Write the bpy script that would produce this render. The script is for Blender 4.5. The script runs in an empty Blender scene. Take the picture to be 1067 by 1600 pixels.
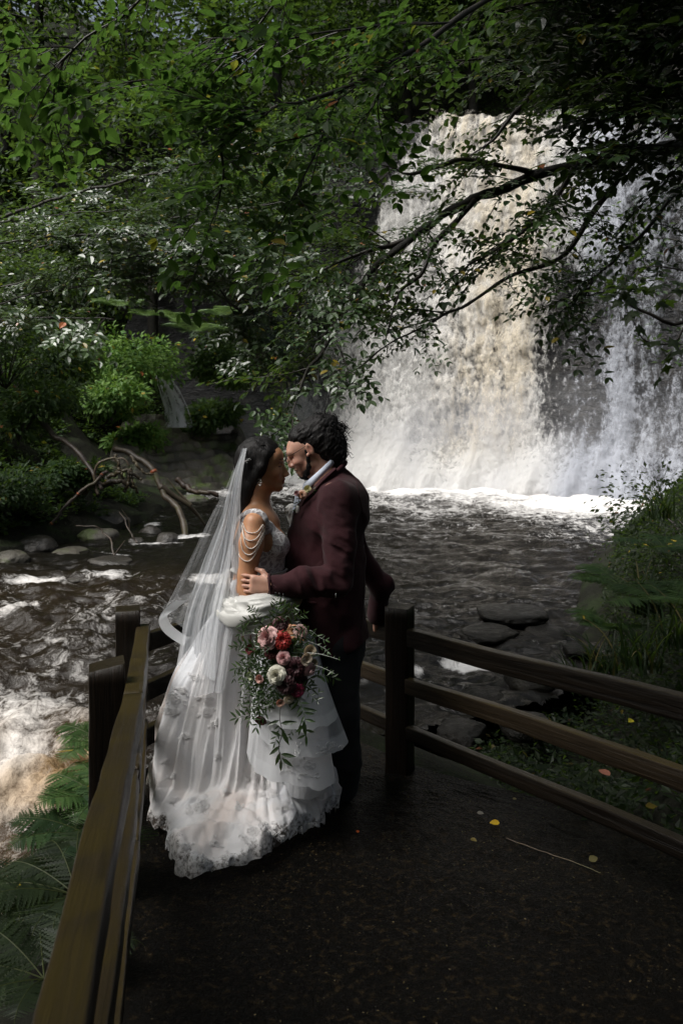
import bpy, math, random
import numpy as np
from math import radians
random.seed(7)
rng = np.random.default_rng(7)
SC = bpy.context.scene
COL = SC.collection

# ------------------------------------------------------------------ camera, light, exposure
EYE = 1.37          # camera height above the path it stands on
F = 1244.0          # focal length in photo pixels (photo is 1067 x 1600)
CX, HY = 533.5, 640.0
cam_d = bpy.data.cameras.new("camera")
cam = bpy.data.objects.new("camera", cam_d); COL.objects.link(cam)
cam.location = (0, 0, EYE); cam.rotation_euler = (radians(90), 0, 0)
cam_d.sensor_fit = 'VERTICAL'; cam_d.sensor_height = 36.0; cam_d.sensor_width = 24.0
cam_d.lens = F / 1600 * 36
cam_d.shift_y = (HY - 800) / 1600.0
cam_d.clip_end = 500; cam_d.clip_start = 0.05
cam_d.dof.use_dof = True; cam_d.dof.focus_distance = 3.55; cam_d.dof.aperture_fstop = 7.0
SC.camera = cam

SUN_EL, SUN_AZ = radians(57), radians(-122)      # azimuth from +Y clockwise: light comes from the left
world = bpy.data.worlds.new("World"); SC.world = world; world.use_nodes = True
wn = world.node_tree.nodes; wl_ = world.node_tree.links
sky = wn.new('ShaderNodeTexSky'); sky.sky_type = 'NISHITA'; sky.sun_disc = False
sky.sun_elevation = SUN_EL; sky.sun_rotation = SUN_AZ; sky.air_density = 1.5; sky.dust_density = 4.0
hs = wn.new('ShaderNodeHueSaturation'); hs.inputs['Saturation'].default_value = 0.6
wl_.new(sky.outputs[0], hs.inputs['Color']); wl_.new(hs.outputs[0], wn['Background'].inputs['Color'])
wn['Background'].inputs['Strength'].default_value = 0.062
sun_d = bpy.data.lights.new("sun", 'SUN'); sun_d.energy = 5.0; sun_d.angle = radians(42); sun_d.color = (1.0, 0.975, 0.94)
sun = bpy.data.objects.new("sun", sun_d); COL.objects.link(sun)
from mathutils import Vector, Matrix, Euler
_sd = Vector((math.sin(SUN_AZ) * math.cos(SUN_EL), math.cos(SUN_AZ) * math.cos(SUN_EL), math.sin(SUN_EL)))
sun.rotation_euler = _sd.to_track_quat('Z', 'Y').to_euler()
SC.view_settings.view_transform = 'Standard'; SC.view_settings.look = 'None'
SC.view_settings.exposure = 0.45; SC.view_settings.gamma = 1.0
SC.render.engine = 'CYCLES'
SC.cycles.use_denoising = True
SC.cycles.max_bounces = 6; SC.cycles.transparent_max_bounces = 20
SC.cycles.diffuse_bounces = 3; SC.cycles.glossy_bounces = 3; SC.cycles.transmission_bounces = 4
SC.cycles.volume_bounces = 1; SC.cycles.sample_clamp_indirect = 6.0
SC.cycles.caustics_reflective = False; SC.cycles.caustics_refractive = False

# ------------------------------------------------------------------ helpers
def P(px, py, Y):
    """real-world point seen at a photo pixel, at distance Y in front of the camera"""
    return np.array([(px - CX) / F * Y, Y, EYE - (py - HY) / F * Y])
def ground_z(Y): return -0.1085 * Y
def G(px, py):
    """point on the sloping path seen at a photo pixel"""
    Y = EYE * F / (py - 775.0)
    return np.array([(px - CX) / F * Y, Y, ground_z(Y)])

def _hash(ix, iy, iz, seed):
    n = (ix.astype(np.uint32) * np.uint32(374761393) + iy.astype(np.uint32) * np.uint32(668265263)
         + iz.astype(np.uint32) * np.uint32(2246822519) + np.uint32((seed * 3266489917) & 0xffffffff))
    n = (n ^ (n >> np.uint32(13))) * np.uint32(1274126177)
    n = n ^ (n >> np.uint32(16))
    return (n & np.uint32(0xffffff)).astype(np.float32) / np.float32(0xffffff)
def vnoise(x, y, z, seed=0):
    x = np.asarray(x, np.float32); y = np.asarray(y, np.float32); z = np.asarray(z, np.float32)
    x, y, z = np.broadcast_arrays(x, y, z)
    fx, fy, fz = np.floor(x), np.floor(y), np.floor(z)
    ix, iy, iz = fx.astype(np.int64), fy.astype(np.int64), fz.astype(np.int64)
    tx, ty, tz = x - fx, y - fy, z - fz
    tx = tx * tx * (3 - 2 * tx); ty = ty * ty * (3 - 2 * ty); tz = tz * tz * (3 - 2 * tz)
    r = 0
    for a in (0, 1):
        wa = tx if a else 1 - tx
        for b in (0, 1):
            wb = ty if b else 1 - ty
            for c in (0, 1):
                wc = tz if c else 1 - tz
                r = r + wa * wb * wc * _hash(ix + a, iy + b, iz + c, seed)
    return r * 2 - 1
def fbm(x, y, z=0.0, oct=4, seed=0, gain=0.5, lac=2.03):
    s = 0; a = 1.0; t = 0
    x = np.asarray(x, np.float32); y = np.asarray(y, np.float32); z = np.asarray(z, np.float32)
    for i in range(oct):
        s = s + a * vnoise(x, y, z, seed + i * 17); t += a
        x = x * lac + 11.3; y = y * lac - 4.7; z = z * lac + 7.1; a *= gain
    return s / t
def sstep(a, b, x):
    t = np.clip((x - a) / (b - a), 0, 1); return t * t * (3 - 2 * t)
def interp(x, pts):
    xs, ys = zip(*pts); return np.interp(x, xs, ys)

def mesh_np(name, V, Fs, mat=None, smooth=True, parent=None, cols=None, attrs=None, link=True):
    """one mesh object from numpy vertices and a list of face arrays (n x 3, n x 4 ...)"""
    me = bpy.data.meshes.new(name)
    V = np.asarray(V, np.float32)
    if not isinstance(Fs, (list, tuple)): Fs = [Fs]
    Fs = [np.asarray(f, np.int32) for f in Fs if len(f)]
    me.vertices.add(len(V)); me.vertices.foreach_set('co', V.ravel())
    loops = np.concatenate([f.ravel() for f in Fs]); sizes = np.concatenate([np.full(len(f), f.shape[1], np.int32) for f in Fs])
    starts = np.concatenate([[0], np.cumsum(sizes)[:-1]]).astype(np.int32)
    me.loops.add(len(loops)); me.loops.foreach_set('vertex_index', loops)
    me.polygons.add(len(sizes)); me.polygons.foreach_set('loop_start', starts)
    try: me.polygons.foreach_set('loop_total', sizes)
    except Exception: pass
    me.update(calc_edges=True)
    me.polygons.foreach_set('use_smooth', np.full(len(sizes), bool(smooth)))
    if cols is not None:
        ca = me.color_attributes.new('col', 'FLOAT_COLOR', 'POINT')
        c4 = np.ones((len(V), 4), np.float32); c4[:, :3] = cols
        ca.data.foreach_set('color', c4.ravel())
    for k, v in (attrs or {}).items():
        at = me.attributes.new(k, 'FLOAT', 'POINT'); at.data.foreach_set('value', np.asarray(v, np.float32))
    me.validate()
    if mat is not None: me.materials.append(mat)
    o = bpy.data.objects.new(name, me)
    if link: COL.objects.link(o)
    if parent is not None: o.parent = parent
    return o
def tag(o, label=None, cat=None, group=None, kind=None):
    if label: o['label'] = label
    if cat: o['category'] = cat
    if group: o['group'] = group
    if kind: o['kind'] = kind
    return o
def empty(name, loc=(0, 0, 0), label=None, cat=None, group=None):
    o = bpy.data.objects.new(name, None); COL.objects.link(o); o.location = [float(c) for c in loc]
    o.empty_display_size = 0.1
    return tag(o, label, cat, group)
def local(o, parent):
    """parent a part whose vertices are in world space to an Empty standing somewhere"""
    o.parent = parent
    o.matrix_parent_inverse = Matrix.Translation(parent.location).inverted()
    return o
def grid_faces(nu, nv, closed_u=False):
    """vertices laid out [u*nv+v]"""
    iu = np.arange(nu if closed_u else nu - 1); iv = np.arange(nv - 1)
    a, b = np.meshgrid(iu, iv, indexing='ij'); a = a.ravel(); b = b.ravel(); a2 = (a + 1) % nu
    return np.stack([a * nv + b, a2 * nv + b, a2 * nv + b + 1, a * nv + b + 1], 1)

class MB:
    """collects tubes, boxes and lathes in world space, builds ONE mesh"""
    def __init__(s): s.V = []; s.Q = []; s.T = []; s.C = []; s.n = 0
    def add(s, V, Q=None, T=None, col=None):
        V = np.asarray(V, np.float32).reshape(-1, 3)
        if Q is not None and len(Q): s.Q.append(np.asarray(Q, np.int64) + s.n)
        if T is not None and len(T): s.T.append(np.asarray(T, np.int64) + s.n)
        s.V.append(V); s.C.append(np.tile(np.asarray(col if col is not None else (1, 1, 1), np.float32), (len(V), 1)) if col is None or np.ndim(col) == 1 else np.asarray(col, np.float32)); s.n += len(V)
        return s
    def tube(s, pts, rad, n=8, col=None, cap=True, flat=None):
        pts = np.asarray(pts, np.float64); m = len(pts)
        rad = np.broadcast_to(np.asarray(rad, np.float64), (m,))
        T = np.gradient(pts, axis=0); T /= np.linalg.norm(T, axis=1, keepdims=True) + 1e-9
        up = np.array([0, 0, 1.0]) if abs(T[0][2]) < 0.9 else np.array([1.0, 0, 0])
        N = np.zeros_like(pts); nrm = np.cross(T[0], up); nrm /= np.linalg.norm(nrm)
        for i in range(m):
            nrm = nrm - T[i] * (nrm @ T[i]); nrm /= np.linalg.norm(nrm) + 1e-9; N[i] = nrm
        B = np.cross(T, N); a = np.arange(n) * 2 * np.pi / n
        fl = 1.0 if flat is None else flat
        V = pts[:, None] + rad[:, None, None] * (np.cos(a)[None, :, None] * N[:, None] + fl * np.sin(a)[None, :, None] * B[:, None])
        V = V.reshape(-1, 3)
        i, j = np.meshgrid(np.arange(m - 1), np.arange(n), indexing='ij'); i = i.ravel(); j = j.ravel(); j2 = (j + 1) % n
        Q = np.stack([i * n + j, i * n + j2, (i + 1) * n + j2, (i + 1) * n + j], 1)
        T3 = None
        if cap:
            V = np.vstack([V, pts[0], pts[-1]]); k = np.arange(n); k2 = (k + 1) % n
            T3 = np.vstack([np.stack([np.full(n, m * n), k2, k], 1), np.stack([np.full(n, m * n + 1), (m - 1) * n + k, (m - 1) * n + k2], 1)])
        return s.add(V, Q, T3, col)
    def box(s, c, size, R=None, bev=0.0, col=None):
        """chamfered box"""
        hx, hy, hz = [v / 2 for v in size]; b = bev
        vs = []
        for sx in (-1, 1):
            for sy in (-1, 1):
                for sz in (-1, 1):
                    for ax in range(3):
                        p = np.array([sx * (hx - b), sy * (hy - b), sz * (hz - b)]); p[ax] = (sx * hx, sy * hy, sz * hz)[ax]
                        vs.append(p)
        vs = np.array(vs)
        import itertools
        from_faces = convex_faces(vs)
        if R is not None: vs = vs @ np.asarray(R).T
        vs = vs + np.asarray(c)
        return s.add(vs, None, from_faces, col)
    def build(s, name, mat, parent=None, smooth=True, cols=False):
        V = np.vstack(s.V); Fs = []
        if s.Q: Fs.append(np.vstack(s.Q))
        if s.T: Fs.append(np.vstack(s.T))
        o = mesh_np(name, V, Fs, mat, smooth, cols=np.vstack(s.C) if cols else None)
        if parent is not None: local(o, parent)
        return o
_cf = {}
def convex_faces(vs):
    key = tuple(np.sign(np.round(vs, 6)).astype(int).ravel()) + (len(vs),)
    if key in _cf: return _cf[key]
    import bmesh
    bm = bmesh.new(); bv = [bm.verts.new(v) for v in vs]
    for i, v in enumerate(bv): v.index = i
    r = bmesh.ops.convex_hull(bm, input=bv)
    bmesh.ops.triangulate(bm, faces=bm.faces)
    f = np.array([[v.index for v in fc.verts] for fc in bm.faces]); bm.free(); _cf[key] = f
    return f
def smooth_path(pts, n=40):
    """Catmull-Rom through the given points (any dimension)"""
    p = np.asarray(pts, np.float64); p = np.vstack([2 * p[0] - p[1], p, 2 * p[-1] - p[-2]])
    out = []; m = len(p) - 3; ts = np.linspace(0, m - 1e-6, n)
    for t in ts:
        i = int(t); u = t - i; a, b, c, d = p[i], p[i + 1], p[i + 2], p[i + 3]
        out.append(0.5 * ((2 * b) + (-a + c) * u + (2 * a - 5 * b + 4 * c - d) * u * u + (-a + 3 * b - 3 * c + d) * u ** 3))
    return np.array(out)

# ------------------------------------------------------------------ materials
def new_mat(name):
    m = bpy.data.materials.new(name); m.use_nodes = True
    nt = m.node_tree; b = nt.nodes['Principled BSDF']
    return m, nt, b
def N(nt, t, **kw):
    n = nt.nodes.new(t)
    for k, v in kw.items():
        if k in n.inputs: n.inputs[k].default_value = v
        else: setattr(n, k, v)
    return n
def coords(nt, scale=(1, 1, 1)):
    tc = N(nt, 'ShaderNodeTexCoord'); mp = N(nt, 'ShaderNodeMapping'); mp.inputs['Scale'].default_value = scale
    nt.links.new(tc.outputs['Object'], mp.inputs['Vector']); return mp.outputs[0]
def ramp(nt, src, stops):
    r = N(nt, 'ShaderNodeValToRGB'); nt.links.new(src, r.inputs[0])
    e = r.color_ramp.elements
    while len(e) < len(stops): e.new(0.5)
    for el, (p, c) in zip(e, stops):
        el.position = p; el.color = (c, c, c, 1) if np.isscalar(c) else (*c, 1)
    return r.outputs[0]
def surf(name, stops, scale=5, stretch=(1, 1, 1), rough=0.6, rough2=None, bump=0.3, bscale=None, bdist=0.01, detail=6, spec=0.5, attr=None, sheen=0, distortion=0.3):
    """noise-coloured, noise-bumped material"""
    m, nt, b = new_mat(name)
    v = coords(nt, stretch)
    n1 = N(nt, 'ShaderNodeTexNoise', Scale=scale, Detail=detail, Roughness=0.6, Distortion=distortion); nt.links.new(v, n1.inputs['Vector'])
    col = ramp(nt, n1.outputs[0], stops)
    if attr:
        at = N(nt, 'ShaderNodeAttribute', attribute_name=attr)
        mx = N(nt, 'ShaderNodeMix', data_type='RGBA', blend_type='MULTIPLY'); mx.inputs[0].default_value = 1
        nt.links.new(col, mx.inputs[6]); nt.links.new(at.outputs['Color'], mx.inputs[7]); col = mx.outputs[2]
    nt.links.new(col, b.inputs['Base Color'])
    b.inputs['Roughness'].default_value = rough; b.inputs['Specular IOR Level'].default_value = spec
    n2 = N(nt, 'ShaderNodeTexNoise', Scale=bscale or scale * 4, Detail=8, Roughness=0.65); nt.links.new(v, n2.inputs['Vector'])
    if rough2 is not None:
        rr = N(nt, 'ShaderNodeMapRange'); rr.inputs[1].default_value = 0.35; rr.inputs[2].default_value = 0.65
        rr.inputs[3].default_value = rough; rr.inputs[4].default_value = rough2
        nt.links.new(n2.outputs[0], rr.inputs[0]); nt.links.new(rr.outputs[0], b.inputs['Roughness'])
    if bump:
        bp = N(nt, 'ShaderNodeBump', Strength=bump, Distance=bdist); nt.links.new(n2.outputs[0], bp.inputs['Height'])
        nt.links.new(bp.outputs[0], b.inputs['Normal'])
    if sheen: b.inputs['Sheen Weight'].default_value = sheen
    return m
def leaf_mat(name, rough=0.35, trans=0.35, tcol=(0.25, 0.42, 0.05), spec=0.6):
    m, nt, b = new_mat(name)
    at = N(nt, 'ShaderNodeAttribute', attribute_name='col')
    nt.links.new(at.outputs['Color'], b.inputs['Base Color'])
    b.inputs['Roughness'].default_value = rough; b.inputs['Specular IOR Level'].default_value = spec
    tr = N(nt, 'ShaderNodeBsdfTranslucent')
    mx2 = N(nt, 'ShaderNodeMix', data_type='RGBA', blend_type='MULTIPLY'); mx2.inputs[0].default_value = 1
    sc_ = N(nt, 'ShaderNodeMix', data_type='RGBA', blend_type='MIX'); sc_.inputs[0].default_value = 0.5
    nt.links.new(at.outputs['Color'], sc_.inputs[6]); sc_.inputs[7].default_value = (*tcol, 1)
    nt.links.new(sc_.outputs[2], tr.inputs['Color'])
    ms = N(nt, 'ShaderNodeMixShader'); ms.inputs[0].default_value = trans
    nt.links.new(b.outputs[0], ms.inputs[1]); nt.links.new(tr.outputs[0], ms.inputs[2])
    nt.links.new(ms.outputs[0], nt.nodes['Material Output'].inputs['Surface'])
    return m

M = {}
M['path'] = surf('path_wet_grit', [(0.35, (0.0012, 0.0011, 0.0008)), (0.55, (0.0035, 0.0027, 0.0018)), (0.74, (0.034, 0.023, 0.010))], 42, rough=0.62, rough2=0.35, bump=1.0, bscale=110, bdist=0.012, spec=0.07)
M['soil'] = surf('bank_soil_moss', [(0.3, (0.005, 0.005, 0.0035)), (0.5, (0.012, 0.013, 0.008)), (0.62, (0.018, 0.027, 0.010)), (0.8, (0.03, 0.045, 0.014))], 1.6, rough=0.85, bump=0.8, bscale=12, bdist=0.08, spec=0.15)
M['rock'] = surf('wet_rock', [(0.3, (0.004, 0.004, 0.0035)), (0.55, (0.011, 0.010, 0.0085)), (0.8, (0.032, 0.03, 0.024))], 3.0, rough=0.6, rough2=0.35, bump=1.0, bscale=9, bdist=0.06, spec=0.2)
M['boulder'] = surf('river_boulder', [(0.3, (0.010, 0.009, 0.0075)), (0.55, (0.034, 0.030, 0.025)), (0.8, (0.085, 0.078, 0.068))], 2.2, rough=0.45, rough2=0.25, bump=0.9, bscale=8, bdist=0.05)
M['cliff'] = surf('cliff_rock', [(0.3, (0.01, 0.01, 0.012)), (0.5, (0.03, 0.03, 0.032)), (0.72, (0.07, 0.065, 0.06)), (0.85, (0.03, 0.045, 0.02))], 0.7, stretch=(1, 1, 2.5), rough=0.5, rough2=0.25, bump=1.0, bscale=3, bdist=0.25)
M['mossrock'] = surf('mossy_rock', [(0.3, (0.03, 0.028, 0.022)), (0.5, (0.075, 0.068, 0.054)), (0.60, (0.075, 0.10, 0.035)), (0.8, (0.13, 0.17, 0.05))], 1.5, rough=0.6, rough2=0.3, bump=0.9, bscale=10, bdist=0.05)
M['wood'] = surf('dark_wet_wood', [(0.3, (0.012, 0.009, 0.006)), (0.6, (0.035, 0.025, 0.015)), (0.8, (0.06, 0.045, 0.022))], 6, stretch=(1, 1, 1), rough=0.38, rough2=0.55, bump=0.5, bscale=40, bdist=0.004)
M['bark'] = surf('bark', [(0.3, (0.01, 0.009, 0.007)), (0.6, (0.03, 0.026, 0.02)), (0.8, (0.05, 0.06, 0.025))], 8, rough=0.7, bump=0.9, bscale=30, bdist=0.02)
M['twig'] = surf('twig_bark', [(0.3, (0.012, 0.01, 0.008)), (0.7, (0.03, 0.022, 0.016))], 12, rough=0.5, bump=0.4, bscale=60, bdist=0.003)
M['drift'] = surf('driftwood', [(0.3, (0.022, 0.017, 0.013)), (0.55, (0.062, 0.049, 0.036)), (0.75, (0.055, 0.07, 0.018))], 3, rough=0.5, bump=0.7, bscale=25, bdist=0.01, attr='col')
M['leaf'] = leaf_mat('leaf_glossy', 0.36, 0.22, spec=0.7)
M['leafwet'] = leaf_mat('leaf_rain_wet', 0.38, 0.2, spec=1.0)
M['leafthin'] = leaf_mat('leaf_backlit', 0.5, 0.5, tcol=(0.15, 0.30, 0.04), spec=0.25)
M['leafmatt'] = leaf_mat('leaf_matt', 0.55, 0.3, spec=0.28)
# ------------------------------------------------------------------ terrain, path
PLAT_SLOPE = 0.1085
def pl_left(Y): return np.where(Y < 3.95, -0.168 - 0.193 * Y - 0.10, np.interp(Y, [3.95, 5.5], [-1.03, -0.60]))
def pl_right(Y): return 0.35 + 0.605 * (3.87 - Y) + 0.12
WATER = np.array([(-10, -4), (-11, 2), (-8.6, 6), (-6.9, 10), (-5.9, 13.5), (-5.3, 15.4), (-4.6, 17), (-4.5, 20), (-4.6, 24.5), (-3.6, 27), (-2.6, 31.5), (-1.2, 33), (5, 30), (13.5, 24),
                  (14, 21), (9.6, 20.4), (7.7, 18.4), (5.5, 15.4), (3.8, 12.4), (3.1, 10.4), (2.5, 9), (1.9, 8.3), (1.0, 7.5), (0.2, 7.1), (-0.8, 6.7), (-1.5, 6.1), (-1.9, 5.5), (-2.15, 4.6), (-2.5, 3.4), (-3.0, 2), (-3.6, 0), (-4.4, -4)])
def poly_sd(x, y, poly):
    d = np.full(x.shape, 1e9); inside = np.zeros(x.shape, bool)
    for i in range(len(poly)):
        ax, ay = poly[i]; bx, by = poly[(i + 1) % len(poly)]
        ex, ey = bx - ax, by - ay
        t = np.clip(((x - ax) * ex + (y - ay) * ey) / (ex * ex + ey * ey), 0, 1)
        d = np.minimum(d, (x - ax - t * ex) ** 2 + (y - ay - t * ey) ** 2)
        c = ((ay > y) != (by > y)) & (x < (bx - ax) * (y - ay) / (by - ay + 1e-12) + ax)
        inside ^= c
    d = np.sqrt(d); return np.where(inside, -d, d)
FA, FB = np.array([-1.8, 31.5]), np.array([12.5, 22.0])         # foot of the waterfall
FD = (FB - FA) / np.linalg.norm(FB - FA); FN = np.array([FD[1], -FD[0]]);
if FN[1] > 0: FN = -FN                                       # towards the camera
def wl(x, y):
    a = sstep(9.8, 6.6, y + 0.35 * (x + 2)) * sstep(0.5, -1.0, x)
    return -1.23 - 0.5 * a - 0.25 * sstep(6.5, 3.0, y) * sstep(0.5, -1.0, x)
def terrain_h(x, y):
    d = poly_sd(x, y, WATER)
    lv = wl(x, y)
    nz = fbm(x * 0.35, y * 0.35, 0, 5, 3); nz2 = fbm(x * 1.7, y * 1.7, 0, 4, 9)
    # left and far banks climb steeply into the wood
    far = lv + 0.15 + np.where(d > 0, 0.35 * np.minimum(d, 1.2) + 0.85 * np.maximum(d - 1.2, 0), 0)
    # the shelf below the small side fall
    sh = (sstep(19, 22, y) * sstep(-2.0, -4.5, x))
    far = far * (1 - sh) + sh * (lv + 0.1 + np.where(d > 0, 0.35 * np.minimum(d, 3.5) + 1.4 * np.maximum(d - 3.5, 0), 0))
    far = np.minimum(far, 24 + 3 * nz) + nz * np.clip(d, 0, 3) * 0.45 + nz2 * 0.14
    # right bank
    right = lv + 0.12 + 0.6 * np.clip(d, 0, 1.5) + 1.0 * np.clip(d - 1.0, 0, 12) + 0.25 * nz + 0.08 * nz2
    w = sstep(-3, 3, x)
    h = far * (1 - w) + right * w
    # the land on top of the fall
    s = (x - FA[0]) * FN[0] + (y - FA[1]) * FN[1]      # >0 in front
    top = 11.2 + 0.3 * np.clip(-s - 1.5, 0, 6) + 1.05 * np.clip(-s - 7, 0, 24) + 0.9 * nz + 1.0 * sstep(5, -4, x)
    wt = sstep(-0.6, -1.6, s) * sstep(-9, -4.5, x)
    h = h * (1 - wt) + np.maximum(top, h * 0) * wt
    # around the path
    pz = -PLAT_SLOPE * y - 0.05
    dl = pl_left(y) - x; dr = x - (pl_right(y) + 0.25)
    outp = np.maximum(np.maximum(dl, dr), y - 5.6)
    bl = np.clip(x - np.maximum(0.30 * y + 0.10, pl_right(y) + 0.55), 0, 30); bl = np.where(bl < 1.1, 1.15 * bl, 1.265 + 0.45 * (bl - 1.1)) * sstep(1.5, 4.0, y)
    near = pz - 0.42 * np.clip(dr, 0, 1.6) * sstep(2.0, 3.6, y) + bl - 0.9 * np.clip(dl, 0, 3) - 0.9 * np.clip(y - 5.6, 0, 3) * sstep(1.5, 0, x)
    near = near + nz2 * 0.05 * sstep(0, 0.4, outp)
    bank = lv + 0.1 + 1.1 * np.clip(d, 0, 40)
    near = np.where(dl > 0, np.minimum(near, bank), near)
    near = np.where((y > 5.2), np.minimum(near, lv + 0.08 + 0.6 * np.clip(d, 0, 40) + 0.06 * nz2 + bl), near)
    wn_ = sstep(10.5, 7.5, y) * sstep(-5, -3.5, x) 
    h = h * (1 - wn_) + near * wn_
    # rising ground behind the camera keeps the gorge closed
    back = 0.75 * np.clip(-y - 2.0, 0, 30) + 0.35 * np.clip(x - 4, 0, 30)
    h = h + back * sstep(12, 4, y)
    h = np.where(d < 0, np.minimum(h, lv - 0.12 - 0.5 * np.clip(-d, 0, 1.5)), h)
    return h
def axis(segs):
    out = []
    for a, b, s in segs: out.append(np.arange(a, b, s))
    return np.concatenate(out + [[segs[-1][1]]])
gx = axis([(-60, -16, 1.2), (-16, -7, 0.25), (-7, 5, 0.09), (5, 14, 0.2), (14, 60, 1.2)])
gy = axis([(-40, -4, 1.0), (-4, 9, 0.09), (9, 34, 0.16), (34, 85, 1.2)])
X, Yg = np.meshgrid(gx, gy, indexing='ij')
Z = terrain_h(X, Yg)
V = np.stack([X.ravel(), Yg.ravel(), Z.ravel()], 1)
ground = mesh_np('ground', V, grid_faces(len(gx), len(gy)), M['soil']); tag(ground, 'dark mossy gorge bank and soil', None, kind='structure')
def th(x, y):
    r = terrain_h(np.atleast_1d(np.float64(x)), np.atleast_1d(np.float64(y)))
    return float(r[0]) if np.ndim(x) == 0 else r

py_ = np.linspace(-6, 5.5, 460); pu = np.linspace(0, 1, 170)
U_, Y_ = np.meshgrid(pu, py_, indexing='ij')
xl, xr = pl_left(Y_), np.maximum(pl_right(Y_) + 0.5 * sstep(4.2, 3.2, Y_), pl_left(Y_) + 0.02)
Xp = xl + (xr - xl) * U_
rough_ = 0.5 * fbm(Xp * 3, Y_ * 3, 0, 4, 21) * 0.03 + 0.006 * np.abs(fbm(Xp * 22, Y_ * 22, 0, 3, 5))
Zp = -PLAT_SLOPE * Y_ + rough_ - 0.12 * (sstep(0.02, 0.0, U_) + sstep(0.98, 1.0, U_))
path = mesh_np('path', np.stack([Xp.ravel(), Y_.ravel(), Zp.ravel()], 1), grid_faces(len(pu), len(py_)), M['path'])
tag(path, 'dark wet gritty path', None, kind='structure')

# ------------------------------------------------------------------ water of pool and rapids
def water_material():
    m, nt, b = new_mat('peaty_river_water')
    tc = N(nt, 'ShaderNodeTexCoord')
    foam = N(nt, 'ShaderNodeAttribute', attribute_name='foam'); tan = N(nt, 'ShaderNodeAttribute', attribute_name='tan')
    # stretched, swirled foam lacework
    n0 = N(nt, 'ShaderNodeTexNoise', Scale=1.1, Detail=3); nt.links.new(tc.outputs['Object'], n0.inputs['Vector'])
    mp = N(nt, 'ShaderNodeVectorMath', operation='MULTIPLY_ADD'); nt.links.new(n0.outputs['Color'], mp.inputs[0]); mp.inputs[1].default_value = (0.8, 0.8, 0)
    nt.links.new(tc.outputs['Object'], mp.inputs[2])
    n1 = N(nt, 'ShaderNodeTexNoise', Scale=5.5, Detail=10, Roughness=0.82, Distortion=0.4); nt.links.new(mp.outputs[0], n1.inputs['Vector'])
    th_ = N(nt, 'ShaderNodeMath', operation='SUBTRACT'); th_.inputs[0].default_value = 0.74
    sc = N(nt, 'ShaderNodeMath', operation='MULTIPLY'); sc.inputs[1].default_value = 0.60
    nt.links.new(foam.outputs['Fac'], sc.inputs[0]); nt.links.new(sc.outputs[0], th_.inputs[1])
    df = N(nt, 'ShaderNodeMath', operation='SUBTRACT'); nt.links.new(n1.outputs[0], df.inputs[0]); nt.links.new(th_.outputs[0], df.inputs[1])
    mr = N(nt, 'ShaderNodeMapRange'); mr.inputs[1].default_value = -0.02; mr.inputs[2].default_value = 0.17; nt.links.new(df.outputs[0], mr.inputs[0])
    fcol = N(nt, 'ShaderNodeMix', data_type='RGBA'); fcol.inputs[6].default_value = (0.62, 0.61, 0.60, 1); fcol.inputs[7].default_value = (0.36, 0.25, 0.14, 1)
    nt.links.new(tan.outputs['Fac'], fcol.inputs[0])
    wcol = N(nt, 'ShaderNodeMix', data_type='RGBA'); wcol.inputs[6].default_value = (0.007, 0.006, 0.005, 1); wcol.inputs[7].default_value = (0.085, 0.05, 0.02, 1)
    nt.links.new(tan.outputs['Fac'], wcol.inputs[0])
    mx = N(nt, 'ShaderNodeMix', data_type='RGBA'); nt.links.new(mr.outputs[0], mx.inputs[0]); nt.links.new(wcol.outputs[2], mx.inputs[6]); nt.links.new(fcol.outputs[2], mx.inputs[7])
    nt.links.new(mx.outputs[2], b.inputs['Base Color'])
    rg = N(nt, 'ShaderNodeMapRange'); rg.inputs[3].default_value = 0.12; rg.inputs[4].default_value = 0.7; nt.links.new(mr.outputs[0], rg.inputs[0])
    nt.links.new(rg.outputs[0], b.inputs['Roughness']); b.inputs['IOR'].default_value = 1.33
    nb = N(nt, 'ShaderNodeTexNoise', Scale=9, Detail=7, Roughness=0.65, Distortion=0.6); nt.links.new(tc.outputs['Object'], nb.inputs['Vector'])
    bp = N(nt, 'ShaderNodeBump', Strength=0.6, Distance=0.05); nt.links.new(nb.outputs[0], bp.inputs['Height']); nt.links.new(bp.outputs[0], b.inputs['Normal'])
    return m
M['water'] = water_material()
wx = axis([(-13, -6, 0.10), (-6, 3, 0.03), (3, 15, 0.09)]); wy = axis([(-4, 4.5, 0.12), (4.5, 11, 0.028), (11, 20, 0.06), (20, 34, 0.10)])
WX, WY = np.meshgrid(wx, wy, indexing='ij')
fd = (WX - FA[0]) * FN[0] + (WY - FA[1]) * FN[1]               # distance in front of the fall
rapid = sstep(8.0, 6.9, WY) * sstep(4.4, 5.6, WY) * sstep(-1.6, -2.3, WX) * sstep(-6.5, -4, WX)
run = sstep(14, 10.5, WY) * sstep(-0.5, -3.2, WX)
wv = 1.35 * (0.075 * fbm(WX * 1.1, WY * 2.4, 0, 5, 31) + 0.05 * (1 - np.abs(fbm(WX * 2.0 + WY * 0.6, WY * 4.2, 0, 4, 35)) * 2)
      + 0.10 * run * (1 - 2 * np.abs(fbm(WX * 0.9 - 0.5 * WY, WY * 1.3 + 0.8 * WX, 0, 4, 33))) + rapid * (0.16 * fbm(WX * 1.9, WY * 1.9, 0, 5, 37) + 0.14 * (0.5 - np.abs(fbm(WX * 3.1, WY * 3.1, 0, 4, 39)))))
wv += 0.16 * np.exp(-np.clip(fd, 0, 50) / 1.0) * (0.5 + 0.8 * fbm(WX * 1.3, WY * 1.3, 0, 4, 41))
WZ = wl(WX, WY) + wv
foam = 0.13 + 0.10 * fbm(WX * 0.5, WY * 0.5, 0, 3, 51)
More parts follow.
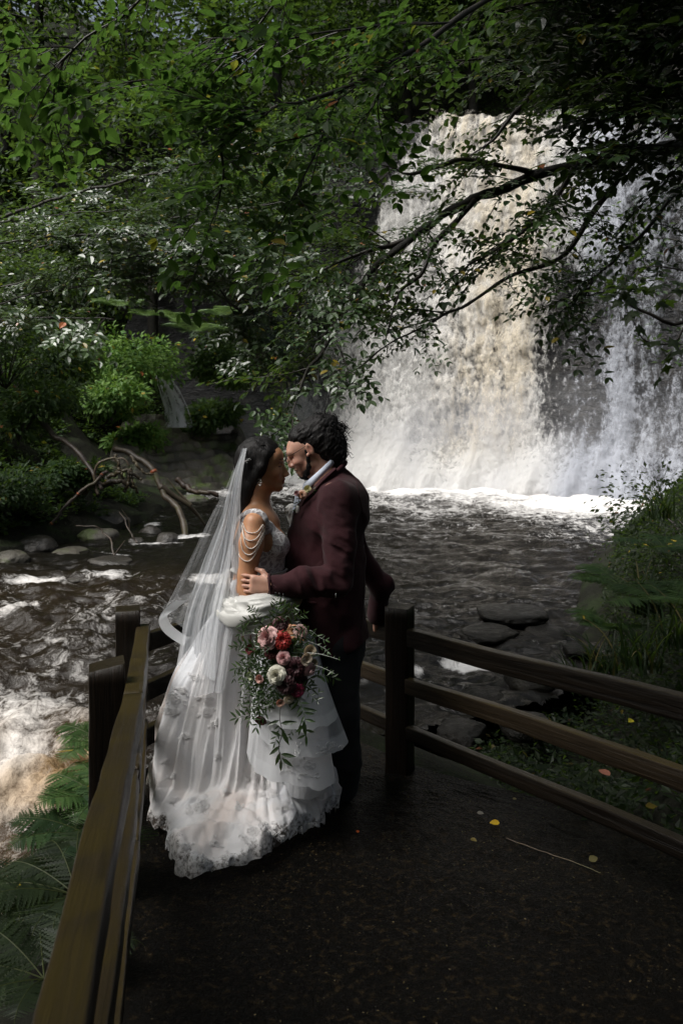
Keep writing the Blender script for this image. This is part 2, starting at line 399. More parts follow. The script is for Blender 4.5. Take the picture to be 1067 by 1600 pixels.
foam += 0.80 * np.exp(-(np.clip(fd, 0, 50) / 6.0) ** 1.2) * (1 + .9 * fbm(WX * 1.1, WY * .7, 0, 3, 58)) + 0.35 * np.exp(-(np.clip(fd, 0, 50) / 5.5) ** 2) * sstep(1.5, 4, WX)
foam += 0.23 * rapid * (1 + 1.1 * fbm(WX * 2.3 + 0.8 * WY, WY * 1.6, 0, 4, 59)) + 0.20 * run * (0.6 + fbm(WX * 0.7 + 0.5 * WY, WY * 0.9, 0, 3, 53)) + 0.05 * sstep(13, 9, WY)
def fpatch(px, py, rx, ry, lv=-1.23):
    Y = (EYE - lv) * F / (py - HY); x = (px - CX) / F * Y
    sx = rx / F * Y; sy = ry * Y * Y / (F * (EYE - lv)) 
    ang = fbm(WX * 2, WY * 2, 0, 3, 57) * 0.5
    return np.exp(-(((WX - x) / sx) ** 2 + ((WY - y_(Y)) / sy) ** 2) ** 1.5 * (1 + ang))
def y_(v): return v
for a in ((300, 843, 28, 5), (240, 855, 40, 2.5), (185, 870, 30, 2), (310, 752, 22, 5), (238, 826, 12, 5), (345, 745, 14, 3), (715, 1040, 34, 9), (740, 1046, 28, 7), (652, 1052, 12, 8), (575, 1062, 14, 8),
          (610, 762, 30, 4), (340, 742, 25, 3), (170, 905, 40, 8), (60, 915, 50, 6), (30, 960, 30, 12), (330, 910, 30, 5)):
    foam += (0.42 if a[0] < 250 else 0.55) * fpatch(*a)
tan_ = np.clip(rapid * (0.50 + 0.9 * fbm(WX * 1.4, WY * 1.4, 0, 3, 61)) + 0.12 * run + 0.25 * np.exp(-np.clip(fd, 0, 50) / 3) * (0.5 + fbm(WX * .8, WY * .8, 0, 3, 63)), 0, 1)
dW = poly_sd(WX, WY, WATER)
keep = (dW < 0.9).ravel()
Fq = grid_faces(len(wx), len(wy)); Fq = Fq[keep[Fq].all(1)]
idx = np.full(len(keep), -1); used = np.unique(Fq); idx[used] = np.arange(len(used))
Vw = np.stack([WX.ravel(), WY.ravel(), WZ.ravel()], 1)[used]
water = mesh_np('water', Vw, idx[Fq], M['water'], attrs={'foam': np.clip(foam, 0, 1.4).ravel()[used], 'tan': tan_.ravel()[used]})
tag(water, 'dark peaty river pool and foaming rapids', None, kind='structure')

# ------------------------------------------------------------------ cliff and waterfall
TT = np.linalg.norm(FB - FA)
def lip(t): return 13.2 - 3.4 * t + 0.22 * fbm(np.asarray(t) * 30, 0, 0, 4, 79)
def cliff_off(s, z):
    """how far the rock stands out, s metres along, z height: ledges and buttresses"""
    led = np.abs(((z * 0.62 + 0.35 * fbm(s * 0.3, z * 0.2, 0, 3, 71)) % 1.0) - 0.5) * 0.5
    return -0.10 * (z + 1.23) + 0.55 * led + 0.55 * fbm(s * 0.45, z * 0.35, 0, 5, 73) + 0.12 * fbm(s * 2.2, z * 3.0, 0, 4, 75)
s_ = np.arange(-7.0, TT + 9, 0.09); zv = np.linspace(-2.2, 1.0, 190)
S, Q = np.meshgrid(s_, np.linspace(0, 1, 170), indexing='ij')
tt = S / TT
topz = np.clip(lip(np.clip(tt, 0, 1)), 9, 14) + 0.2 * fbm(S * 0.8, 0, 0, 3, 77)
Zc = -2.0 + Q * (topz + 2.0)
off = cliff_off(S, Zc) - 0.35
bend = np.where(S < 0, 0.5 * (-S) ** 1.25 * 0.6, 0) + np.where(S > TT, 0.5 * (S - TT), 0)
XX = FA[0] + FD[0] * S + FN[0] * (off + bend); YY = FA[1] + FD[1] * S + FN[1] * (off + bend)
# last rows turn back over the top
Vc = np.stack([XX, YY, Zc], 2)
ext = Vc[:, -1:, :] + np.array([-FN[0], -FN[1], 0]) * 3.0 + np.array([0, 0, 0.1])
Vc = np.concatenate([Vc, ext], 1)
cliff = mesh_np('cliff', Vc.reshape(-1, 3), grid_faces(Vc.shape[0], Vc.shape[1]), M['cliff'])
tag(cliff, 'dark wet rock cliff behind the waterfall', None, kind='structure')

def fall_material():
    m, nt, b = new_mat('falling_white_water')
    at = N(nt, 'ShaderNodeAttribute', attribute_name='col'); al = N(nt, 'ShaderNodeAttribute', attribute_name='dens')
    nt.links.new(at.outputs['Color'], b.inputs['Base Color']); b.inputs['Roughness'].default_value = 0.55
    v = coords(nt, (1, 1, 0.6))
    n = N(nt, 'ShaderNodeTexNoise', Scale=6.0, Detail=9, Roughness=0.8, Distortion=0.35); nt.links.new(v, n.inputs['Vector'])
    s = N(nt, 'ShaderNodeMath', operation='SUBTRACT'); nt.links.new(n.outputs[0], s.inputs[0]); s.inputs[1].default_value = 0.5
    k = N(nt, 'ShaderNodeMath', operation='MULTIPLY_ADD'); nt.links.new(s.outputs[0], k.inputs[0]); k.inputs[1].default_value = 6.0; nt.links.new(al.outputs['Fac'], k.inputs[2]); k.use_clamp = True
    tr = N(nt, 'ShaderNodeBsdfTransparent'); ms = N(nt, 'ShaderNodeMixShader')
    nt.links.new(k.outputs[0], ms.inputs[0]); nt.links.new(tr.outputs[0], ms.inputs[1])
    tl = N(nt, 'ShaderNodeBsdfTranslucent'); nt.links.new(at.outputs['Color'], tl.inputs['Color'])
    m2 = N(nt, 'ShaderNodeMixShader'); m2.inputs[0].default_value = 0.2; nt.links.new(b.outputs[0], m2.inputs[1]); nt.links.new(tl.outputs[0], m2.inputs[2])
    nt.links.new(m2.outputs[0], ms.inputs[2]); nt.links.new(ms.outputs[0], nt.nodes['Material Output'].inputs['Surface'])
    bp = N(nt, 'ShaderNodeBump', Strength=1.0, Distance=0.18); nt.links.new(n.outputs[0], bp.inputs['Height']); nt.links.new(bp.outputs[0], b.inputs['Normal'])
    return m
M['fall'] = fall_material()
def build_fall(layer):
    s_ = np.arange(-1.6, TT + 3.0, 0.045); v_ = np.linspace(-0.02, 1, 330)
    S, Vv = np.meshgrid(s_, v_, indexing='ij'); t = S / TT
    hz = lip(np.clip(t, 0, 1)) + 1.23; z = -1.23 + Vv * hz
    sh = S + 0.25 * (1 - Vv) * fbm(S * 0.3, 1.0, 0, 2, 80)
    streak = fbm(sh * 2.6 + 0.15 * fbm(S, z, 0, 2, 81), z * 0.22, layer * 3.1, 5, 83)
    gran = fbm(S * 6.5, z * 3.0, layer * 5.7, 4, 85); big = fbm(sh * 0.7, z * 0.12, layer, 3, 87)
    tl = interp(Vv, [(0, -0.08), (0.2, 0.0), (0.4, 0.085), (0.55, 0.16), (0.85, 0.235), (1, 0.30)])
    den = 0.78 + 0.75 * streak + 0.35 * gran + 0.8 * big
    win = lambda a, b, c, d: sstep(a, b, t) * sstep(d, c, t)
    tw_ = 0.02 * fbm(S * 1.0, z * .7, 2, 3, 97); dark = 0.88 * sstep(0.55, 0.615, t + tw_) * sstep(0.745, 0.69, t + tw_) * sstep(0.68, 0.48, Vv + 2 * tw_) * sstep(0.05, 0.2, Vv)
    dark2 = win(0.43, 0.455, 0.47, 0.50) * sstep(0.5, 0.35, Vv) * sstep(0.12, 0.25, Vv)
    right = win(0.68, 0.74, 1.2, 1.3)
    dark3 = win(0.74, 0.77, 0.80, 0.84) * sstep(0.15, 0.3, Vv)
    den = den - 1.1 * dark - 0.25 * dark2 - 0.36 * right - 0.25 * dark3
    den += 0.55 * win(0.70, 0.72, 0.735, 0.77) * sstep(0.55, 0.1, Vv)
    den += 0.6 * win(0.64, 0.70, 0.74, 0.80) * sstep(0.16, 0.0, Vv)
    den += 0.9 * sstep(0.20, 0.02, Vv) * win(-0.1, 0.0, 0.5, 0.68) + 0.35 * win(-0.05, 0.05, 0.25, 0.38) * sstep(0.5, 0.1, Vv)
    den += 0.3 * sstep(0.06, 0, Vv)
    # rock shoulder showing through at lower left
    rk = np.exp(-(((t - 0.115) / 0.035) ** 2 + ((Vv - 0.25) / 0.08) ** 2)) + 0.8 * np.exp(-(((t - 0.13) / 0.03) ** 2 + ((Vv - 0.12) / 0.06) ** 2))
    den -= 1.0 * rk
    mk = sstep(0.0, 0.045, t - tl + 0.03 * fbm(S * 1.2, z * 1.0, 0, 4, 91)); den = den * mk - 1.6 * (1 - mk)
    if layer: den = den - 0.62 + 0.55 * sstep(0.25, 0.0, Vv)
    offs = cliff_off(S, z) * (0.75 if not layer else 0.5)
    fall_arc = 0.55 * (1 - Vv) ** 1.2 + 0.9 * (1 - Vv) ** 2 * win(-0.1, 0, 0.3, 0.5)
    offs = offs + 0.35 * big + fall_arc + 0.10 + layer * 0.35 + 0.20 * streak + 0.10 * gran
    offs += 1.7 * sstep(0.13, 0, Vv) * (0.55 + 0.75 * fbm(S * 0.9, 0, 0, 3, 93))
    x = FA[0] + FD[0] * S + FN[0] * offs; y = FA[1] + FD[1] * S + FN[1] * offs
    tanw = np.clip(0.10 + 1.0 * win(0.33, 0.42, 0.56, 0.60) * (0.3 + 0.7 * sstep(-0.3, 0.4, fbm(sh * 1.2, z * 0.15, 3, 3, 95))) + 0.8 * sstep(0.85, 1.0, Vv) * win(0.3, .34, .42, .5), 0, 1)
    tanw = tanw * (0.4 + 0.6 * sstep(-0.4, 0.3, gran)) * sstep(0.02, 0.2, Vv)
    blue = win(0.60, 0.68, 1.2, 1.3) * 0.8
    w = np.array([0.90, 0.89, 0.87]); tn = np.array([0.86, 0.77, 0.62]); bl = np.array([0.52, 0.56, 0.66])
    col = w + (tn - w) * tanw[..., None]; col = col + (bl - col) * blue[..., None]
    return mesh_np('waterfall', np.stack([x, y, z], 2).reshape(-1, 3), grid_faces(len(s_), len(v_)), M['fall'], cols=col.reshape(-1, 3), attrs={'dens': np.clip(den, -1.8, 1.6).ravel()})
fall = build_fall(0); tag(fall, 'wide white and tan waterfall curtain dropping into the pool', None, kind='structure')
veilw = build_fall(1); local(veilw, fall); veilw.name = 'spray_curtain'

# stepped rock shelf between the side cascade and the pool
su, sv = np.meshgrid(np.linspace(0, 1, 150), np.linspace(0, 1, 110), indexing='ij')
c00, c10, c01, c11 = P(150, 792, 21.0), P(392, 764, 25.4), P(185, 655, 27.2), P(405, 668, 29.5)
SH = (c00 * ((1 - su) * (1 - sv))[..., None] + c10 * (su * (1 - sv))[..., None] + c01 * ((1 - su) * sv)[..., None] + c11 * (su * sv)[..., None])
qz = SH[..., 2] * 1.0 + 0.9 * fbm(SH[..., 0] * .45, SH[..., 1] * .45, 0, 4, 201)
stp = 0.24; SH[..., 2] = (np.floor(qz / stp) + sstep(0.55, 1.0, (qz / stp) % 1.0)) * stp + 0.22 * fbm(SH[..., 0] * 1.5, SH[..., 1] * 1.5, 0, 4, 203) + 0.03 * fbm(SH[..., 0] * 6, SH[..., 1] * 6, 0, 3, 205) - 0.8 * sstep(0.04, 0.0, sv) - 0.5 * sstep(0.04, 0, su) - 1.3 * sstep(.84, 1, su) * (1 + .5 * fbm(sv * 6, 0, 0, 3, 207))
shelf = mesh_np('rock_shelf', SH.reshape(-1, 3), grid_faces(150, 110), M['mossrock']); tag(shelf, 'stepped wet rock shelf with moss under the side cascade', None, kind='structure')
# small side cascade on the left bank
def side_fall():
    pts = smooth_path([P(252, 566, 27.3), P(256, 590, 27.0), P(266, 612, 26.7), P(276, 640, 26.5), P(280, 668, 26.3)], 90)
    wd = np.interp(np.linspace(0, 1, 90), [0, 0.3, 1], [0.14, 0.30, 0.46])
    uu = np.linspace(-1, 1, 24); V = []; D = []
    for i, p in enumerate(pts):
        for u in uu:
            V.append(p + np.array([u * wd[i], -0.12 * (1 - u * u) + 0.05 * vnoise(u * 4, i * 0.12, 0, 3), 0]))
            D.append(0.85 + 0.9 * vnoise(u * 6, i * 0.05, 1, 4) - 0.9 * max(0, abs(u) - 0.6))
    o = mesh_np('small_waterfall', V, grid_faces(90, 24), M['fall'], cols=np.tile([0.80, 0.82, 0.86], (len(V), 1)), attrs={'dens': D})
    tag(o, 'thin side cascade on the mossy left bank', None, kind='structure')
side_fall()

# spray hanging at the foot of the fall
def mist():
    m = bpy.data.materials.new('spray_mist'); m.use_nodes = True; nt = m.node_tree; nt.nodes.remove(nt.nodes['Principled BSDF'])
    pv = N(nt, 'ShaderNodeVolumePrincipled'); pv.inputs['Color'].default_value = (0.95, 0.96, 1, 1); pv.inputs['Anisotropy'].default_value = 0.2
    tc = N(nt, 'ShaderNodeTexCoord'); sp = N(nt, 'ShaderNodeSeparateXYZ'); nt.links.new(tc.outputs['Object'], sp.inputs[0])
    n = N(nt, 'ShaderNodeTexNoise', Scale=0.55, Detail=4, Roughness=0.6); nt.links.new(tc.outputs['Object'], n.inputs['Vector'])
    def mr(src, a, b, c, d):
        r = N(nt, 'ShaderNodeMapRange', interpolation_type='SMOOTHSTEP'); r.inputs[1].default_value = a; r.inputs[2].default_value = b; r.inputs[3].default_value = c; r.inputs[4].default_value = d; nt.links.new(src, r.inputs[0]); return r.outputs[0]
    def mul(a, b):
        q = N(nt, 'ShaderNodeMath', operation='MULTIPLY'); nt.links.new(a, q.inputs[0]); nt.links.new(b, q.inputs[1]); return q.outputs[0]
    z = mr(sp.outputs[2], 0.0, 4.2, 1.0, 0.0); y = mul(mr(sp.outputs[1], -0.2, 0.6, 0.0, 1.0), mr(sp.outputs[1], 1.0, 4.0, 1.0, 0.0)); x = mul(mr(sp.outputs[0], -1.5, 1.0, 0.0, 1.0), mr(sp.outputs[0], 8.5, 12.5, 1.0, 0.25))
    x = mul(x, mr(sp.outputs[0], 14.5, 18.0, 1.0, 0.0))
    d = mul(mul(mul(z, y), x), mr(n.outputs[0], 0.35, 0.7, 0.0, 1.0)); k = N(nt, 'ShaderNodeMath', operation='MULTIPLY'); nt.links.new(d, k.inputs[0]); k.inputs[1].default_value = 1.0
    nt.links.new(k.outputs[0], pv.inputs['Density']); nt.links.new(pv.outputs[0], nt.nodes['Material Output'].inputs['Volume'])
    mb = MB(); mb.box((8.5, 2.0, 2.4), (20, 5.0, 5.2)); o = mb.build('mist', m, None, smooth=False)
    R = Matrix(((FD[0], FN[0], 0), (FD[1], FN[1], 0), (0, 0, 1))).to_4x4(); o.matrix_world = Matrix.Translation((FA[0], FA[1], -1.2)) @ R
    tag(o, 'pale spray drifting at the foot of the waterfall', None, kind='stuff')
mist()
# ------------------------------------------------------------------ smooth-union sculpting (signed distance field -> one continuous surface)
class Field:
    def __init__(s, xs, ys, zs):
        s.ax = [np.asarray(a, np.float32) for a in (xs, ys, zs)]
        s.v = np.full([len(a) for a in s.ax], 0.5, np.float32)
    def _win(s, lo, hi):
        sl = []
        for a, l, h in zip(s.ax, lo, hi):
            i0 = max(0, np.searchsorted(a, l) - 1); i1 = min(len(a), np.searchsorted(a, h) + 1)
            if i1 <= i0: return None
            sl.append(slice(i0, i1))
        return tuple(sl)
    def _pts(s, sl):
        return np.meshgrid(*[a[q] for a, q in zip(s.ax, sl)], indexing='ij', sparse=True)
    def _mix(s, sl, d, k, op):
        a = s.v[sl]
        if op == 'sub': d = -d; h = np.maximum(k - np.abs(a - d), 0) / k; s.v[sl] = np.maximum(a, d) + h * h * k * 0.25
        else: h = np.maximum(k - np.abs(a - d), 0) / k; s.v[sl] = np.minimum(a, d) - h * h * k * 0.25
    def cap(s, p1, r1, p2, r2, k=0.02, op='add'):
        p1 = np.asarray(p1, np.float32); p2 = np.asarray(p2, np.float32); m = max(r1, r2) + k + 0.02
        sl = s._win(np.minimum(p1, p2) - m, np.maximum(p1, p2) + m)
        if sl is None: return s
        x, y, z = s._pts(sl); e = p2 - p1; L = float(e @ e) + 1e-9
        t = np.clip(((x - p1[0]) * e[0] + (y - p1[1]) * e[1] + (z - p1[2]) * e[2]) / L, 0, 1)
        d = np.sqrt((x - p1[0] - t * e[0]) ** 2 + (y - p1[1] - t * e[1]) ** 2 + (z - p1[2] - t * e[2]) ** 2) - (r1 + (r2 - r1) * t)
        s._mix(sl, d, k, op); return s
    def chain(s, pts, rs, k=0.02, op='add'):
        for i in range(len(pts) - 1): s.cap(pts[i], rs[i], pts[i + 1], rs[i + 1], k, op)
        return s
    def ell(s, c, r, ang=0, k=0.02, op='add', yaw=0):
        """ellipsoid; ang = rotation in the picture plane in degrees"""
        c = np.asarray(c, np.float32); m = max(r) + k + 0.02
        sl = s._win(c - m, c + m)
        if sl is None: return s
        x, y, z = s._pts(sl); x = x - c[0]; y = y - c[1]; z = z - c[2]
        ca, sa = math.cos(radians(ang)), math.sin(radians(ang))
        if yaw:
            cy, sy = math.cos(radians(yaw)), math.sin(radians(yaw)); x, y = x * cy + y * sy, -x * sy + y * cy
        X = x * ca + z * sa; Z = -x * sa + z * ca
        k0 = np.sqrt((X / r[0]) ** 2 + (y / r[1]) ** 2 + (Z / r[2]) ** 2) + 1e-6
        k1 = np.sqrt((X / r[0] ** 2) ** 2 + (y / r[1] ** 2) ** 2 + (Z / r[2] ** 2) ** 2) + 1e-6
        s._mix(sl, k0 * (k0 - 1) / k1, k, op); return s
    def mesh(s):
        v = s.v; nx, ny, nz = v.shape; ins = v < 0
        c = np.zeros((nx - 1, ny - 1, nz - 1), np.uint8)
        for a in (0, 1):
            for b in (0, 1):
                for d in (0, 1): c += ins[a:nx - 1 + a, b:ny - 1 + b, d:nz - 1 + d]
        act = (c > 0) & (c < 8); I = np.argwhere(act); idx = np.full(act.shape, -1, np.int64); idx[act] = np.arange(len(I))
        acc = np.zeros((len(I), 3)); cnt = np.zeros(len(I))
        corners = [(a, b, d) for a in (0, 1) for b in (0, 1) for d in (0, 1)]
        val = {q: v[I[:, 0] + q[0], I[:, 1] + q[1], I[:, 2] + q[2]] for q in corners}
        pos = lambda q: np.stack([s.ax[j][I[:, j] + q[j]] for j in range(3)], 1)
        for q in corners:
            for j in range(3):
                if q[j] == 0:
                    q2 = list(q); q2[j] = 1; q2 = tuple(q2); a, b = val[q], val[q2]; m = (a < 0) != (b < 0)
                    t = np.where(m, a / (a - b + 1e-12), 0)[:, None]; p = pos(q) * (1 - t) + pos(q2) * t
                    acc[m] += p[m]; cnt[m] += 1
        V = acc / cnt[:, None]; F_ = []
        for j in range(3):
            a = ins; sl0 = [slice(None)] * 3; sl1 = [slice(None)] * 3; sl0[j] = slice(0, -1); sl1[j] = slice(1, None)
            e = a[tuple(sl0)] != a[tuple(sl1)]; E = np.argwhere(e)
            o = [k for k in range(3) if k != j]
            ok = np.all([(E[:, k] > 0) & (E[:, k] < s.v.shape[k] - 1) for k in o], axis=0); E = E[ok]
            inside0 = ins[E[:, 0], E[:, 1], E[:, 2]]
            def cell(d0, d1):
                c_ = E.copy(); c_[:, o[0]] -= d0; c_[:, o[1]] -= d1; return idx[c_[:, 0], c_[:, 1], c_[:, 2]]
            q = np.stack([cell(1, 1), cell(0, 1), cell(0, 0), cell(1, 0)], 1)
            fl = inside0 if j != 1 else ~inside0
            q[~fl] = q[~fl][:, ::-1]; F_.append(q)
        Q = np.vstack(F_); Q = Q[(Q >= 0).all(1)]
        return V, Q
def frange(*segs):
    out = []
    for a, b, s_ in segs: out.append(np.arange(a, b, s_))
    return np.concatenate(out + [[segs[-1][1]]])
def relax(V, Q, it=1, f=0.5):
    for _ in range(it):
        acc = np.zeros_like(V); n = np.zeros(len(V))
        for a, b in ((0, 1), (1, 2), (2, 3), (3, 0)):
            np.add.at(acc, Q[:, a], V[Q[:, b]]); np.add.at(acc, Q[:, b], V[Q[:, a]]); np.add.at(n, Q[:, a], 1); np.add.at(n, Q[:, b], 1)
        V = V + f * (acc / np.maximum(n, 1)[:, None] - V)
    return V
def px_of(V): return CX + V[:, 0] / V[:, 1] * F, HY - (V[:, 2] - EYE) / V[:, 1] * F
def hand(f, wrist, knuckle_dir, palm_n, side, s=1.0, curl=(0.5, 0.7, 0.6), thumb=1, spread=0.25):
    """palm and five separate fingers; knuckle_dir = direction wrist->fingers, palm_n = out of the palm, side = towards the thumb"""
    a = np.array(knuckle_dir, float); a /= np.linalg.norm(a); n = np.array(palm_n, float); n -= a * (a @ n); n /= np.linalg.norm(n)
    t = np.array(side, float); t -= a * (a @ t) + n * (n @ t); t /= np.linalg.norm(t); w = np.array(wrist, float)
    for q, r in ((-0.026, 0.0125), (-0.009, 0.0135), (0.009, 0.0135), (0.024, 0.0135)):
        f.cap(w + t * q * 0.6 * s, 0.017 * s, w + a * 0.085 * s + t * q * s, r * s, 0.012)
    ln = ((-0.030, 0.060, .0068), (-0.0102, 0.074, .0075), (0.0102, 0.080, .0078), (0.030, 0.072, .0076))
    for i, (q, L, r) in enumerate(ln):
        p = w + a * 0.088 * s + t * q * s; ang = spread * q / 0.03 * 0.3; c = 0
        for sgl, cv in zip((0.45, 0.32, 0.23), curl):
            c += cv * (1 + 0.12 * (1.5 - i)); d = a * math.cos(c) + n * math.sin(c) + t * math.sin(ang) * 0.5; d /= np.linalg.norm(d)
            p2 = p + d * L * sgl * s; f.cap(p, r * s, p2, r * 0.93 * s, 0.004); p = p2; r *= 0.93
    p = w + a * 0.022 * s + t * 0.022 * s; d = (a * 0.72 + t * 0.75 * thumb + n * 0.35); d /= np.linalg.norm(d)
    p2 = p + d * 0.045 * s; f.cap(p, 0.014 * s, p2, 0.011 * s, 0.012); d2 = a * 0.85 + n * 0.5 + t * 0.2; d2 /= np.linalg.norm(d2)
    p3 = p2 + d2 * 0.033 * s; f.cap(p2, 0.0105 * s, p3, 0.009 * s, 0.005); f.cap(p3, 0.009 * s, p3 + (d2 + n * 0.4) * 0.02 * s, 0.0078 * s, 0.004)

def cloth_mat(name, base, rough=0.8, bump=0.25, bscale=400, sheen=0.3, vary=0.25, attr=False, spec=0.3):
    m, nt, b = new_mat(name); v = coords(nt)
    n = N(nt, 'ShaderNodeTexNoise', Scale=6, Detail=6); nt.links.new(v, n.inputs['Vector'])
    c = ramp(nt, n.outputs[0], [(0.3, tuple(x * (1 - vary) for x in base)), (0.7, tuple(x * (1 + vary) for x in base))])
    if attr:
        at = N(nt, 'ShaderNodeAttribute', attribute_name='col'); mx = N(nt, 'ShaderNodeMix', data_type='RGBA', blend_type='MULTIPLY'); mx.inputs[0].default_value = 1
        nt.links.new(c, mx.inputs[6]); nt.links.new(at.outputs['Color'], mx.inputs[7]); c = mx.outputs[2]
    nt.links.new(c, b.inputs['Base Color']); b.inputs['Roughness'].default_value = rough; b.inputs['Sheen Weight'].default_value = sheen; b.inputs['Specular IOR Level'].default_value = spec
    n2 = N(nt, 'ShaderNodeTexNoise', Scale=bscale, Detail=3); nt.links.new(v, n2.inputs['Vector'])
    bp = N(nt, 'ShaderNodeBump', Strength=bump, Distance=0.002); nt.links.new(n2.outputs[0], bp.inputs['Height']); nt.links.new(bp.outputs[0], b.inputs['Normal'])
    return m
def skin_mat(name):
    m, nt, b = new_mat(name); at = N(nt, 'ShaderNodeAttribute', attribute_name='col'); v = coords(nt)
    n = N(nt, 'ShaderNodeTexNoise', Scale=25, Detail=5); nt.links.new(v, n.inputs['Vector'])
    c = ramp(nt, n.outputs[0], [(0.3, (0.86, 0.84, 0.84)), (0.7, (1.1, 1.1, 1.08))])
    mx = N(nt, 'ShaderNodeMix', data_type='RGBA', blend_type='MULTIPLY'); mx.inputs[0].default_value = 1
    nt.links.new(at.outputs['Color'], mx.inputs[6]); nt.links.new(c, mx.inputs[7]); nt.links.new(mx.outputs[2], b.inputs['Base Color'])
    b.inputs['Roughness'].default_value = 0.45; b.inputs['Specular IOR Level'].default_value = 0.4
    b.inputs['Subsurface Weight'].default_value = 0.15; b.inputs['Subsurface Radius'].default_value = (0.012, 0.004, 0.002); b.inputs['Subsurface Scale'].default_value = 1.0
    n2 = N(nt, 'ShaderNodeTexNoise', Scale=320, Detail=3); nt.links.new(v, n2.inputs['Vector'])
    bp = N(nt, 'ShaderNodeBump', Strength=0.15, Distance=0.001); nt.links.new(n2.outputs[0], bp.inputs['Height']); nt.links.new(bp.outputs[0], b.inputs['Normal'])
    return m
def hair_mat(name, base, rough=0.5):
    m, nt, b = new_mat(name); v = coords(nt, (1, 1, 0.15))
    n = N(nt, 'ShaderNodeTexNoise', Scale=160, Detail=4); nt.links.new(v, n.inputs['Vector'])
    nt.links.new(ramp(nt, n.outputs[0], [(0.35, tuple(x * 0.5 for x in base)), (0.7, tuple(x * 1.7 for x in base))]), b.inputs['Base Color'])
    b.inputs['Roughness'].default_value = rough; b.inputs['Specular IOR Level'].default_value = 0.3
    bp = N(nt, 'ShaderNodeBump', Strength=0.9, Distance=0.004); nt.links.new(n.outputs[0], bp.inputs['Height']); nt.links.new(bp.outputs[0], b.inputs['Normal'])
    return m
M['skin'] = skin_mat('skin')
M['hair'] = hair_mat('black_hair', (0.006, 0.0048, 0.0048), 0.6)
M['wool'] = cloth_mat('burgundy_wool', (0.036, 0.0065, 0.010), 0.85, 0.5, 260, 0.08, 0.2)
M['trouser'] = cloth_mat('black_trouser_cloth', (0.008, 0.008, 0.010), 0.8, 0.3, 300, 0.1)
M['shirt'] = cloth_mat('pale_blue_shirt', (0.62, 0.68, 0.80), 0.7, 0.1)
M['satin'] = cloth_mat('ivory_satin', (0.56, 0.555, 0.53), 0.45, 0.05, 200, 0.2, 0.03, spec=0.5)
m_, nt_, b_ = new_mat('black_leather'); b_.inputs['Base Color'].default_value = (0.008, 0.008, 0.008, 1); b_.inputs['Roughness'].default_value = 0.3; M['leather'] = m_
m_, nt_, b_ = new_mat('spectacle_metal'); b_.inputs['Base Color'].default_value = (0.05, 0.04, 0.03, 1); b_.inputs['Roughness'].default_value = 0.3; b_.inputs['Metallic'].default_value = 0.7; M['wire'] = m_
m_, nt_, b_ = new_mat('silver_crystal'); b_.inputs['Base Color'].default_value = (0.8, 0.8, 0.78, 1); b_.inputs['Roughness'].default_value = 0.15; b_.inputs['Metallic'].default_value = 0.6; M['crystal'] = m_
m_, nt_, b_ = new_mat('pearl'); b_.inputs['Base Color'].default_value = (0.8, 0.74, 0.68, 1); b_.inputs['Roughness'].default_value = 0.25; M['pearl'] = m_
m_, nt_, b_ = new_mat('spectacle_glass'); b_.inputs['Base Color'].default_value = (0.9, 0.92, 0.95, 1); b_.inputs['Roughness'].default_value = 0.05; tr_g = N(nt_, 'ShaderNodeBsdfTransparent'); ms_g = N(nt_, 'ShaderNodeMixShader'); ms_g.inputs[0].default_value = 0.08; nt_.links.new(tr_g.outputs[0], ms_g.inputs[1]); nt_.links.new(b_.outputs[0], ms_g.inputs[2]); nt_.links.new(ms_g.outputs[0], nt_.nodes['Material Output'].inputs['Surface']); M['lens'] = m_

def front_map(V, cell=1.0):
    a, b = px_of(V); k = (V[:, 1] > 0.5); ia = np.round(a[k] / cell).astype(int); ib = np.round(b[k] / cell).astype(int); W = 1200
    ok = (ia > 0) & (ia < W) & (ib > 0) & (ib < 1700); g = np.full((W, 1700), 99.0); np.minimum.at(g, (ia[ok], ib[ok]), V[k][ok, 1])
    h = g.copy()
    for dx in (-1, 0, 1):
        for dy in (-1, 0, 1): h = np.minimum(h, np.roll(np.roll(g, dx, 0), dy, 1))
    return h
def on_front(h, px, py, lift=0.004, default=None):
    y = h[int(round(px)), int(round(py))]
    if y > 90: y = default if default is not None else 3.4
    return P(px, py, y - lift)
def paint(V, base, spots):
    """skin colour with freckled make-up / lip / brow patches that belong to the face itself"""
    c = np.tile(np.array(base), (len(V), 1)); n = fbm(V[:, 0] * 30, V[:, 1] * 30, V[:, 2] * 30, 3, 5)[:, None]
    c *= 1 + 0.08 * n
    for p, r, col, a in spots:
        d = np.sqrt((((V - np.asarray(p)) / np.asarray(r)) ** 2).sum(1)); w = (a * sstep(1.15, 0.75, d))[:, None]
        c = c * (1 - w) + np.array(col) * w
    return c

